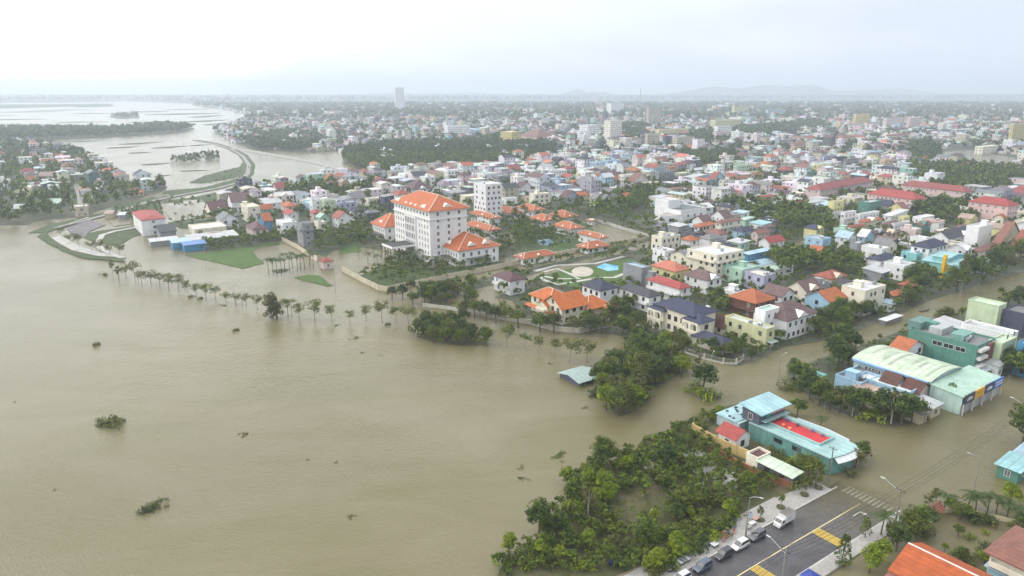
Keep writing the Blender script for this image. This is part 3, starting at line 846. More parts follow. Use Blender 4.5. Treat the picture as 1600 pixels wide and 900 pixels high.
def walls_gable(mb, x0, y0, x1, y1, z0, z, rise, axis, mi=0):
    if axis == 'x':
        ym = (y0 + y1) / 2
        for x, s in ((x0, 1), (x1, -1)):
            v = [(x, y0, z0), (x, y1, z0), (x, y1, z), (x, ym, z + rise), (x, y0, z)]
            mb.add(v, [(0, 4, 3, 2, 1) if s > 0 else (0, 1, 2, 3, 4)], mi)
        mb.add([(x0, y0, z0), (x1, y0, z0), (x1, y0, z), (x0, y0, z), (x0, y1, z0), (x1, y1, z0), (x1, y1, z), (x0, y1, z)], [(0, 1, 2, 3), (5, 4, 7, 6)], mi)
    else:
        xm = (x0 + x1) / 2
        for y, s in ((y0, 1), (y1, -1)):
            v = [(x0, y, z0), (x1, y, z0), (x1, y, z), (xm, y, z + rise), (x0, y, z)]
            mb.add(v, [(0, 1, 2, 3, 4) if s > 0 else (4, 3, 2, 1, 0)], mi)
        mb.add([(x0, y0, z0), (x0, y1, z0), (x0, y1, z), (x0, y0, z), (x1, y0, z0), (x1, y1, z0), (x1, y1, z), (x1, y0, z)], [(1, 0, 3, 2), (4, 5, 6, 7)], mi)

def tank(root, x, y, z, s=1.0):
    """the steel water tank most roofs here carry, lying on a low frame"""
    mb = MB()
    mb.tube([(-0.8 * s, 0, 0.95 * s), (0.8 * s, 0, 0.95 * s)], 0.5 * s, 10)
    for dx in (-0.5, 0.5): mb.box(dx * s - 0.06, -0.4 * s, 0, dx * s + 0.06, 0.4 * s, 0.55 * s)
    o = mb.build("water_tank", STEEL, root); o.location = (x, y, z); o.rotation_euler = (0, 0, RNG.choice((0, R(90))))
    return o

def vol(root, x0, y0, x1, y1, z0, H, wall, roof, rc, rise=None, oh=0.6, caps=False, wname="wall", rname="roof", deck=None):
    """one block of a building with its roof; wall and roof colours are sRGB"""
    wm = surf('plaster', wall)
    lx, ly = x1 - x0, y1 - y0
    sh = min(lx, ly)
    if rise is None: rise = {'hip': 0.30, 'gx': 0.36, 'gy': 0.36}.get(roof, 0.3) * (sh if roof == 'hip' else ly if roof == 'gx' else lx)
    mb = MB()
    if roof in ('gx', 'gy'):
        walls_gable(mb, x0, y0, x1, y1, z0, H, rise, roof[1])
        mb.build(wname, wm, root)
        rb = MB(); roof_gable(rb, x0, y0, x1, y1, H, rise, roof[1], oh)
        rb.build(rname, surf('tile', rc), root)
    elif roof == 'hip':
        mb.box(x0, y0, z0, x1, y1, H - 0.05); mb.build(wname, wm, root)
        rb = MB(); v, a, b, lxx = roof_hip(rb, x0, y0, x1, y1, H, rise, oh)
        rb.build(rname, surf('tile', rc), root)
        if caps: ridge_caps(root, v, a, b, lxx, surf('paint', (226, 206, 186)))
    elif roof in ('mx', 'my'):          # sheet metal, low gable
        ax = roof[1]; rise = rise if rise is not None and rise < 3 else 0.14 * (ly if ax == 'x' else lx)
        walls_gable(mb, x0, y0, x1, y1, z0, H, rise, ax); mb.build(wname, wm, root)
        rb = MB(); roof_gable(rb, x0, y0, x1, y1, H, rise, ax, oh)
        rb.build(rname, surf('metal', rc, ax), root)
    elif roof in ('sx', 'sy'):          # sheet metal, one slope falling towards the low side
        drop = 0.10 * (ly if roof == 'sy' else lx)
        if roof == 'sy': zz = [H, H, H + drop, H + drop]
        else: zz = [H, H + drop, H + drop, H]
        v = [(x0, y0, z0), (x1, y0, z0), (x1, y1, z0), (x0, y1, z0)]
        v += [(p[0], p[1], zz[i]) for i, p in enumerate(v)]
        mb.add(v, [(0, 1, 5, 4), (1, 2, 6, 5), (2, 3, 7, 6), (3, 0, 4, 7)]); mb.build(wname, wm, root)
        rb = MB()
        q = [(x0 - oh, y0 - oh), (x1 + oh, y0 - oh), (x1 + oh, y1 + oh), (x0 - oh, y1 + oh)]
        v = [(p[0], p[1], zz[i] + 0.16) for i, p in enumerate(q)] + [(p[0], p[1], zz[i] + 0.03) for i, p in enumerate(q)]
        rb.add(v, [(0, 1, 2, 3), (7, 6, 5, 4), (4, 5, 1, 0), (5, 6, 2, 1), (6, 7, 3, 2), (7, 4, 0, 3)])
        rb.build(rname, surf('metal', rc, 'x' if roof == 'sy' else 'y'), root)
    else:                                # flat with a parapet
        t = 0.22; ph = 0.75
        mb.box(x0, y0, z0, x1, y1, H - 0.01)
        mb.build(wname, wm, root)
        pb = MB()
        e = 0.04
        pb.box(x0 - e, y0 - e, H, x1 + e, y0 + t, H + ph); pb.box(x0 - e, y1 - t, H, x1 + e, y1 + e, H + ph)
        pb.box(x0 - e, y0 + t, H, x0 + t, y1 - t, H + ph); pb.box(x1 - t, y0 + t, H, x1 + e, y1 - t, H + ph)
        pb.build("parapet", wm, root)
        db = MB(); db.box(x0 + t, y0 + t, H - 0.005, x1 - t, y1 - t, H + 0.12)
        db.build(rname, surf('slab', rc), root)
    return rise

def corner_frame(x, y, H, wl_, wr_, yaw, La=None, Lb=None, z0=0.0):
    """place a block by the photo position of its near top corner: width of the left-hand and right-hand faces in pixels"""
    c = at(x, y, H)
    ax = Vector((math.cos(yaw), math.sin(yaw), 0)); bx = Vector((-math.sin(yaw), math.cos(yaw), 0))
    if La is None:
        La = solve_len(c, ax, x + wr_)
        La = min(max(La, 2.5), 90)
    if Lb is None:
        Lb = solve_len(c, bx, x - wl_)
        if Lb < 2: Lb = 9.0
        Lb = min(Lb, 90)
    ctr = c + ax * La / 2 + bx * Lb / 2
    return Vector((ctr.x, ctr.y, z0)), La, Lb

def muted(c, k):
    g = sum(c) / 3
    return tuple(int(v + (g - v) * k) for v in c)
NUMW = {1: 'one-storey', 2: 'two-storey', 3: 'three-storey', 4: 'four-storey', 5: 'five-storey', 6: 'six-storey', 7: 'seven-storey', 8: 'eight-storey', 9: 'nine-storey', 10: 'ten-storey'}
NHOUSE = [0]
def house(x, y, wl_, wr_, fl, wall, roof, rc, label=None, yaw=35, name=None, La=None, Lb=None, fh=3.3, rise=None, extras='', group='houses of the flooded town', cat=None, desc=None, keep=0.85, z0=0.05, wk=None, H=None, oh=0.6, caps=False):
    yaw = R(yaw)
    H = H or fl * fh
    loc, La, Lb = corner_frame(x, y, H, wl_, wr_, yaw, La, Lb)
    seed = NHOUSE[0]; NHOUSE[0] += 1
    r = random.Random(1000 + seed)
    wc, rcc = WALLC[wall], ROOFC[rc]
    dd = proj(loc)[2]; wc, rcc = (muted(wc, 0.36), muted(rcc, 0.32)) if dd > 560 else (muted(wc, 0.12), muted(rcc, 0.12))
    n = int(round(fl))
    if name is None: name = {True: 'house', False: 'town_house'}[n <= 2] if n < 5 else 'apartment_block'
    if desc is None:
        kind = {'hip': 'hipped', 'gx': 'gabled', 'gy': 'gabled', 'mx': 'metal', 'my': 'metal', 'sx': 'metal', 'sy': 'metal'}.get(roof, 'flat')
        desc = "%s %s %s with %s %s roof" % (wall, NUMW[max(1, n)], 'house' if n < 5 else 'block', rc, kind)
    root = thing(name, loc, yaw, cat or ('house' if n < 5 else 'building'), label, group, desc)
    x0, x1, y0, y1 = -La / 2, La / 2, -Lb / 2, Lb / 2
    foot(loc.x, loc.y, yaw, La / 2, Lb / 2)
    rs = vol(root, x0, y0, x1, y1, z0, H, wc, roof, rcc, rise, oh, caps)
    d = proj(loc)[2]
    kind = wk or ('b' if r.random() < 0.3 else 'w')
    if d < 640:
        for f in range(n):
            zs = [f * fh + 1.0]
            hh = 1.4
            win_grid(root, 'R', x0 + 0.4, x1 - 0.4, y0, zs, r.choice((1.0, 1.2, 1.5)), hh, r.choice((2.8, 3.3, 3.8)), kind, keep, r)
            win_grid(root, 'L', y0 + 0.4, y1 - 0.4, x0, zs, r.choice((0.9, 1.1)), hh, r.choice((3.2, 4.0, 4.8)), kind, keep * 0.8, r)
    elif d < 2600: wins_joined(root, La, Lb, n, fh, kind, seed)
    if roof == 'flat':
        if d < 900 and La > 4 and Lb > 5 and 's' not in extras:
            sx = r.uniform(x0 + 1.5, x1 - 2.5) if La > 5 else -1; sy = r.uniform(0, y1 - 3) if Lb > 8 else 0
            if r.random() < 0.6:
                sb = MB(); sb.box(sx - 1.2, sy - 1.6, H + 0.121, sx + 1.2, sy + 1.6, H + 2.5); sb.box(sx - 1.4, sy - 1.8, H + 2.501, sx + 1.4, sy + 1.8, H + 2.65)
                sb.build("stair_hut", surf('plaster', wc), root)
            if r.random() < 0.7 and d < 700: tank(root, r.uniform(x0 + 1, x1 - 1), r.uniform(y0 + 1.2, -0.2), H + 0.12)
    if 't' in extras: tank(root, x0 + La * 0.5, y0 + Lb * 0.25, H + (0.12 if roof == 'flat' else 0.3 * rs))
    if 'b' in extras and n >= 2:         # balcony across the right-hand front
        bb = MB(); z = fh * (n - 1)
        bb.box(x0 + 0.3, y0 - 1.3, z - 0.15, x1 - 0.3, y0 - 0.002, z); bb.box(x0 + 0.3, y0 - 1.3, z, x1 - 0.3, y0 - 1.18, z + 0.95)
        bb.box(x0 + 0.3, y0 - 1.18, z, x0 + 0.42, y0 - 0.002, z + 0.95); bb.box(x1 - 0.42, y0 - 1.18, z, x1 - 0.3, y0 - 0.002, z + 0.95)
        bb.build("balcony", surf('plaster', wc), root)
    if 'l' in extras and n >= 2:         # balcony on the left-hand front
        bb = MB(); z = fh * (n - 1)
        bb.box(x0 - 1.3, y0 + 0.4, z - 0.15, x0 - 0.002, y1 - 0.4, z); bb.box(x0 - 1.3, y0 + 0.4, z, x0 - 1.18, y1 - 0.4, z + 0.95)
        bb.box(x0 - 1.18, y0 + 0.4, z, x0 - 0.002, y0 + 0.52, z + 0.95); bb.box(x0 - 1.18, y1 - 0.52, z, x0 - 0.002, y1 - 0.4, z + 0.95)
        bb.build("balcony", surf('plaster', wc), root)
    if 'a' in extras:                    # awning over the ground floor front
        ab = MB(); ab.box(x0 + 0.2, y0 - 2.2, 2.6, x1 - 0.2, y0 - 0.002, 2.7); ab.box(x0 + 0.3, y0 - 2.1, 0, x0 + 0.4, y0 - 2.0, 2.6); ab.box(x1 - 0.4, y0 - 2.1, 0, x1 - 0.3, y0 - 2.0, 2.6)
        ab.build("awning", surf('metal', (170, 190, 190)), root)
    if 'd' in extras:                    # small front gable breaking the eave
        g = MB(); w = min(La * 0.35, 3.2); zc = H
        g.add([(-w, y0 - 0.55, zc), (w, y0 - 0.55, zc), (0, y0 - 0.55, zc + w * 0.62), (-w, y0 + w, zc), (w, y0 + w, zc), (0, y0 + w * 1.2, zc + w * 0.62)], [(0, 1, 2), (0, 2, 5, 3), (1, 4, 5, 2), (3, 4, 1, 0)])
        g.build("front_gable", surf('plaster', wc), root)
    return root, La, Lb, H

# ---- the eight-storey hotel -------------------------------------------------
def hotel():
    yaw = R(35); W = (244, 242, 238); OR = ROOFC['orange']
    H = 27.0
    loc, La, Lb = corner_frame(671, 330, H, 55, 58, yaw)
    La = min(max(La, 18), 34); Lb = min(max(Lb, 40), 60)
    c = at(671, 330, H); ax = Vector((math.cos(yaw), math.sin(yaw), 0)); bx = Vector((-math.sin(yaw), math.cos(yaw), 0))
    ctr = c + ax * La / 2 + bx * Lb / 2
    root = thing("hotel", (ctr.x, ctr.y, 0.05), yaw, 'hotel', 'eight-storey white hotel with long orange tiled roof and two low wings')
    x0, x1, y0, y1 = -La / 2, La / 2, -Lb / 2, Lb / 2
    foot(ctr.x, ctr.y, yaw, La / 2 + 2, Lb / 2 + 2)
    wm = surf('plaster', W)
    mb = MB(); mb.box(x0, y0, 0, x1, y1, H - 0.2); mb.build("wall", wm, root)
    cb = MB()
    for z, e in ((H - 0.19, 1.0), (H - 4.3, 0.5), (4.2, 0.35)):
        cb.box(x0 - e, y0 - e, z - 0.45, x1 + e, y1 + e, z)
    cb.build("cornice", wm, root)
    rb = MB(); v, a, b, lx = roof_hip(rb, x0, y0, x1, y1, H, 6.0, 1.4)
    rb.build("roof", surf('tile', OR), root); ridge_caps(root, v, a, b, lx, surf('paint', (226, 200, 176)), 0.2)
    def dormer(px_, py_, face, w, zb):
        d = MB(); h = w * 0.62
        if face == 'L': d.add([(0, -w, 0), (0, w, 0), (0, 0, h), (h * 1.9, 0, h)], [(0, 2, 1), (0, 3, 2), (1, 2, 3)][::1])
        else: d.add([(-w, 0, 0), (w, 0, 0), (0, 0, h), (0, h * 1.9, h)], [(0, 1, 2), (0, 2, 3), (1, 3, 2)])
        o = d.build("dormer", surf('paint', (240, 230, 220)), root); o.location = (px_, py_, zb)
    sl = 6.0 / (La / 2 + 1.4)
    for t, w in ((0.08, 2.2), (0.34, 1.3), (0.47, 1.3), (0.60, 1.3), (0.80, 2.4)):
        dormer(x0 - 1.4 + 1.4, y1 - t * Lb, 'L', w, H + 1.4 * sl)
    dormer(0, y0 - 1.4 + 2.0, 'R', 3.0, H + 2.0 * 6.0 / (La / 2 + 1.4))
    # long front: paired windows either side, tall bay in the middle
    for f in range(8):
        z = 1.0 + f * 3.3
        if f == 7:
            win_grid(root, 'L', y0 + 1, y1 - 1, x0, [z + 0.2], 0.9, 1.1, 3.3, 'g', 1.0)
        elif f > 0:
            for s0, s1 in ((y0 + 1, y0 + Lb * 0.32), (y0 + Lb * 0.70, y1 - 1)):
                win_grid(root, 'L', s0, s1, x0, [z], 0.8, 1.9, 2.4, 'w', 1.0)
        if f > 0: win_grid(root, 'R', x0 + 1.5, x1 - 1.5, y0, [z], 1.2, 1.7, 6.0, 'w', 1.0)
    bay = MB(); bay.box(x0 - 0.7, y0 + Lb * 0.36, 4.3, x0 - 0.001, y0 + Lb * 0.66, H - 5.0); bay.build("front_bay", wm, root)
    for k in range(7):
        yy = y0 + Lb * (0.375 + 0.045 * k)
        pb = MB(); pb.box(x0 - 0.95, yy - 0.25, 4.6, x0 - 0.701, yy + 0.25, H - 5.4); pb.build("pilaster", wm, root)
    for k in range(6):
        yy = y0 + Lb * (0.3975 + 0.045 * k)
        for z in (6.2, 10.2, 14.2, 18.2): put("window", window_mesh(1.1, 2.8, 'w'), root, x0 - 0.7, yy, z, R(-90))
    # portico
    px0, px1, py0, py1 = x0 - 14, x0 - 0.02, y0 + Lb * 0.38, y0 + Lb * 0.68
    mb = MB(); mb.box(px0, py0, 6.6, px1, py1, 7.6); mb.build("portico_slab", wm, root)
    mb = MB(); mb.box(px0 + 0.4, py0 + 0.4, 7.601, px1, py1 - 0.4, 7.75); mb.build("portico_roof", surf('slab', (78, 76, 78)), root)
    for i in range(4):
        for j in range(2):
            if i in (0, 3) or j == 0:
                cx = px0 + 1.0 + j * 8; cy_ = py0 + 1.0 + i * (py1 - py0 - 2.0) / 3
                mb = MB(); mb.box(-0.6, -0.6, 0, 0.6, 0.6, 6.6); o = mb.build("column", surf('plaster', (206, 196, 178)), root); o.location = (cx, cy_, 0)
    # wings
    for (wx, wy, lw, rw, hh, nm) in ((716.5, 392, 39, 63, 8.5, 0), (612, 355.5, 30, 22, 8.5, 1)):
        if nm == 0: c2 = at(716.5, 392, hh); l2a, l2b = solve_len(c2, ax, 779), solve_len(c2, bx, 679)
        else: c2 = at(601, 355, hh); l2a, l2b = 16.0, solve_len(c2, bx, 582)
        l2a = min(max(l2a, 14), 40); l2b = min(max(l2b, 14), 46)
        m = Matrix.Rotation(-yaw, 3, 'Z')
        lc = m @ (c2 - ctr)
        a0, b0 = lc.x, lc.y; a1, b1 = a0 + l2a, b0 + l2b
        foot(ctr.x + (ax * (a0 + a1) / 2 + bx * (b0 + b1) / 2).x, ctr.y + (ax * (a0 + a1) / 2 + bx * (b0 + b1) / 2).y, yaw, l2a / 2 + 1, l2b / 2 + 1)
        mb = MB(); mb.box(a0, b0, 0, a1, b1, hh - 0.2); mb.build("wing_wall", wm, root)
        cbx = MB(); cbx.box(a0 - 0.7, b0 - 0.7, hh - 0.6, a1 + 0.7, b1 + 0.7, hh - 0.19); cbx.build("cornice", wm, root)
        rb = MB(); v, a, b, lx = roof_hip(rb, a0, b0, a1, b1, hh, 6.2, 1.1); rb.build("wing_roof", surf('tile', OR), root)
        ridge_caps(root, v, a, b, lx, surf('paint', (226, 200, 176)), 0.18)
        for zz in (1.0, 5.0):
            win_grid(root, 'L', b0 + 0.6, b1 - 0.6, a0, [zz], 0.9, 1.8, 2.4, 'w', 1.0)
            win_grid(root, 'R', a0 + 0.6, a1 - 0.6, b0, [zz], 1.2, 1.8, 4.2, 'w', 1.0)
        def dm(px_, py_, face, w):
            d = MB(); h = w * 0.62
            if face == 'L': d.add([(0, -w, 0), (0, w, 0), (0, 0, h), (h * 1.6, 0, h)], [(0, 2, 1), (0, 3, 2), (1, 2, 3)])
            else: d.add([(-w, 0, 0), (w, 0, 0), (0, 0, h), (0, h * 1.6, h)], [(0, 1, 2), (0, 2, 3), (1, 3, 2)])
            o = d.build("dormer", surf('paint', (240, 230, 220)), root); o.location = (px_, py_, hh + 1.35)
        dm(a0 + 0.9, (b0 + b1) / 2, 'L', 2.4)
        if nm == 0:
            dm(a0 + l2a * 0.36, b0 + 0.9, 'R', 2.9); dm(a0 + l2a * 0.72, b0 + 0.9, 'R', 2.9)
        cn = MB(); cn.box(a0 - 2.4, b0 + 2, 3.9, a0 - 0.002, b1 - 2, 4.15); cn.build("canopy", surf('slab', (120, 118, 116)), root)
        if nm == 0:
            cn = MB(); cn.box(a0 + 4, b0 - 2.6, 3.9, a1 - 6, b0 - 0.002, 4.15); cn.build("canopy", surf('slab', (120, 118, 116)), root)
hotel()

# ---- small orange pavilions of the hotel garden -----------------------------
def pavilion(x, y, wl_, wr_, H, label, yaw=35, caps=True):
    g = 'orange pavilions of the hotel garden'
    root, La, Lb, _ = house(x + wl_ * 0.05, y, wl_ * 1.2, wr_ * 1.2, max(1, round(H / 3.4)), 'white', 'hip', 'orange', label, yaw, 'pavilion', fh=3.4, H=H, group=g, cat='pavilion', wk='b', caps=caps, oh=1.0)
    d = MB(); w = 1.3; h = 0.85
    d.add([(-w, 0, 0), (w, 0, 0), (0, 0, h), (0, h * 2, h)], [(0, 1, 2), (0, 2, 3), (1, 3, 2)])
    o = d.build("dormer", surf('paint', (240, 230, 220)), root); o.location = (0, -Lb / 2, H + 0.35)
    d = MB(); d.add([(0, -w, 0), (0, w, 0), (0, 0, h), (h * 2, 0, h)], [(0, 2, 1), (0, 3, 2), (1, 2, 3)])
    o = d.build("dormer", surf('paint', (240, 230, 220)), root); o.location = (-La / 2, 0, H + 0.35)
for a in [(768, 341, 28, 10, 6.0, 'two-storey orange-roofed pavilion close behind the hotel, nearest its corner'),
          (762, 360, 30, 14, 5.5, 'orange-roofed pavilion squeezed between the hotel and its right wing'),
          (795, 333, 18, 16, 5.0, 'orange-roofed pavilion at the far end of the hotel garden beside the apartment tower'),
          (832, 329, 20, 14, 4.5, 'low orange-roofed pavilion set furthest back in the hotel garden'),
          (849, 345, 17, 16, 4.5, 'orange-roofed pavilion touching its twin, the left one of the pair'),
          (880, 340, 18, 17, 4.5, 'orange-roofed pavilion touching its twin, the right one of the pair'),
          (890, 358, 22, 16, 4.5, 'orange-roofed pavilion among trees behind the hotel pools'),
          (936, 372, 28, 10, 5.0, 'orange-roofed poolside pavilion with white walls beside the long pond'),
          (918, 388, 13, 26, 3.2, 'low open orange-roofed shelter against the compound wall'),
          (818, 404, 10, 40, 3.6, 'long low orange-roofed pavilion inside the compound wall')]:
    pavilion(*a)
pavilion(925, 345, 6, 4, 3.0, 'tiny orange-roofed guard kiosk at the back gate of the hotel garden')
house(505, 409, 8, 5, 1, 'pinkish', 'hip', 'brick red', 'small pinkish gatehouse with red roof standing in water at the hotel gate', 35, 'gatehouse', group=None, cat='gatehouse', H=4.0, La=5.0, Lb=5.0)

# ---- orange villa with nested roofs -----------------------------------------
def orange_villa():
    yaw = R(35); H = 6.6
    c = at(878, 482, H)
    ax = Vector((math.cos(yaw), math.sin(yaw), 0)); bx = Vector((-math.sin(yaw), math.cos(yaw), 0))
    Lb = solve_len(c, bx, 824); Lb = min(max(Lb, 16), 30); La = 12.0
    ctr = c + ax * La / 2 + bx * Lb / 2
    root = thing("villa", (ctr.x, ctr.y, 0.05), yaw, 'villa', 'large villa with nested orange tiled roofs and white gable behind the row of street trees')
    x0, x1, y0, y1 = -La / 2, La / 2, -Lb / 2, Lb / 2
    foot(ctr.x, ctr.y, yaw, La / 2 + 1, Lb / 2 + 1)
    W = WALLC['cream']; O = ROOFC['bright orange']
    vol(root, x0 + 2, y0 + Lb * 0.45, x1, y1, 0, H, W, 'hip', O, 3.2, 0.9, True)
    vol(root, x0, y0, x1, y0 + Lb * 0.5, 0, H + 0.02, W, 'gx', O, 3.8, 0.9)
    vol(root, x0 - 1.2, y0 + Lb * 0.34, x0 + 1.9, y0 + Lb * 0.62, 0, H - 0.9, W, 'gx', O, 1.6, 0.5)
    # the lower annex to the right
    vol(root, x1 + 0.01, y0 - 1.0, x1 + 11, y0 + 9, 0, 4.4, W, 'hip', O, 3.4, 1.0, True)
    vol(root, x1 + 7, y0 - 5.5, x1 + 14.5, y0 - 1.05, 0, 3.4, W, 'hip', O, 2.4, 0.8, True)
    foot(*(ctr + ax * (La / 2 + 6) + bx * y0 * 0.6)[:2], yaw, 8, 7)
    # skirt roof between the floors
    sk = MB(); sk.add([(x0 - 1.6, y0 + 0.2, 3.1), (x0 - 1.6, y1 - 0.2, 3.1), (x0 - 0.01, y1 - 0.2, 3.9), (x0 - 0.01, y0 + 0.2, 3.9), (x0 - 1.6, y0 + 0.2, 2.95), (x0 - 1.6, y1 - 0.2, 2.95)], [(0, 3, 2, 1), (4, 0, 1, 5)])
    sk.build("skirt_roof", surf('tile', O), root)
    bb = MB(); bb.box(x0 - 2.6, y0 + Lb * 0.36, 3.3, x0 - 1.61, y0 + Lb * 0.6, 4.3); bb.build("balcony", surf('plaster', W), root)
    for z in (0.9, 4.3):
        win_grid(root, 'L', y0 + 0.6, y0 + Lb * 0.33, x0, [z], 1.3, 1.7, 2.6, 'b', 1)
        win_grid(root, 'L', y0 + Lb * 0.64, y1 - 0.6, x0 + 2, [z], 1.1, 1.6, 2.6, 'b', 1)
        win_grid(root, 'R', x0 + 0.8, x1 - 0.8, y0, [z], 1.3, 1.6, 3.4, 'b', 1)
    put("window", window_mesh(1.0, 1.6, 'b'), root, x0, y0 + Lb * 0.25, H + 0.6, R(-90))
orange_villa()

# ---- navy-roofed villa with arched balconies --------------------------------
def arch_panel(root, mat, face, a0, a1, off, z0, z1, n, thick=0.25):
    """a wall pierced by n round-headed arches"""
    mb = MB(); L = (a1 - a0) / n
    for i in range(n):
        c = a0 + L * (i + 0.5); r = L * 0.36; zs = z1 - r - 0.45
        P = [(c - L / 2, z0), (c - r, z0), (c - r, zs)]
        arc = [(c - r * math.cos(math.pi * k / 8), zs + r * math.sin(math.pi * k / 8)) for k in range(9)]
        strips = [((c - L / 2, z0), (c - r, z0), (c - r, z1), (c - L / 2, z1)), ((c + r, z0), (c + L / 2, z0), (c + L / 2, z1), (c + r, z1))]
        for k in range(8): strips.append((arc[k], arc[k + 1], (arc[k + 1][0], z1), (arc[k][0], z1)))
        for q in strips:
            if face == 'R': v = [(p[0], off, p[1]) for p in q] + [(p[0], off + thick, p[1]) for p in q]
            else: v = [(off, -p[0], p[1]) for p in q] + [(off + thick, -p[0], p[1]) for p in q]
            mb.add(v, [(0, 1, 2, 3), (7, 6, 5, 4), (0, 4, 5, 1), (1, 5, 6, 2), (2, 6, 7, 3), (3, 7, 4, 0)])
    mb.build("arcade", mat, root)

def navy_villa():
    yaw = R(35); H = 7.4
    c = at(1090, 506, H)
    ax = Vector((math.cos(yaw), math.sin(yaw), 0)); bx = Vector((-math.sin(yaw), math.cos(yaw), 0))
    Lb = min(max(solve_len(c, bx, 1012), 16), 28); La = min(max(solve_len(c, ax, 1107), 6), 14)
    ctr = c + ax * La / 2 + bx * Lb / 2
    root = thing("villa", (ctr.x, ctr.y, 0.05), yaw, 'villa', 'cream two-storey villa with navy tiled roofs and arched balconies')
    W = WALLC['cream']; N = ROOFC['navy']; wm = surf('plaster', W)
    x0, x1, y0, y1 = -La / 2, La / 2, -Lb / 2, Lb / 2
    foot(ctr.x + ax.x * 4, ctr.y + ax.y * 4, yaw, La / 2 + 5, Lb / 2 + 1)
    vol(root, x0 + 2.5, y0 + Lb * 0.16, x1 + 8, y1 - 1.2, 0, H + 1.2, W, 'hip', N, 2.8, 0.8)
    vol(root, x0 + 1.4, y0, x1 + 2, y0 + Lb * 0.30, 0, H, W, 'hip', N, 1.9, 0.8, rname="porch_roof")
    vol(root, x0 + 1.4, y1 - Lb * 0.28, x1 + 1, y1, 0, H, W, 'hip', N, 1.7, 0.8, rname="porch_roof")
    for q0, q1 in ((y0, y0 + Lb * 0.30), (y1 - Lb * 0.28, y1)):
        arch_panel(root, wm, 'L', -q1, -q0, x0, 0, 3.3, 2); arch_panel(root, wm, 'L', -q1, -q0, x0, 3.9, H - 0.25, 2, 0.22)
        bb = MB(); bb.box(x0 - 0.1, q0, 3.3, x0 + 1.39, q1, 3.55); bb.box(x0 - 0.1, q0, 3.551, x0 - 0.001, q1, 4.4); bb.build("balcony", wm, root)
        win_grid(root, 'L', q0 + 0.5, q1 - 0.5, x0 + 1.4, [0.4, 4.0], 1.2, 2.0, 2.2, 'b', 1)
    for z in (0.9, 4.5):
        win_grid(root, 'L', y0 + Lb * 0.32, y1 - Lb * 0.30, x0 + 2.5, [z], 1.3, 1.7, 2.4, 'b', 1)
        win_grid(root, 'R', x0 + 1.8, x1 + 1.6, y0, [z], 1.7, 1.5, 3.0, 'b', 1)
    tank(root, x1 + 6, y0 + Lb * 0.24, H + 1.6, 1.0)
navy_villa()

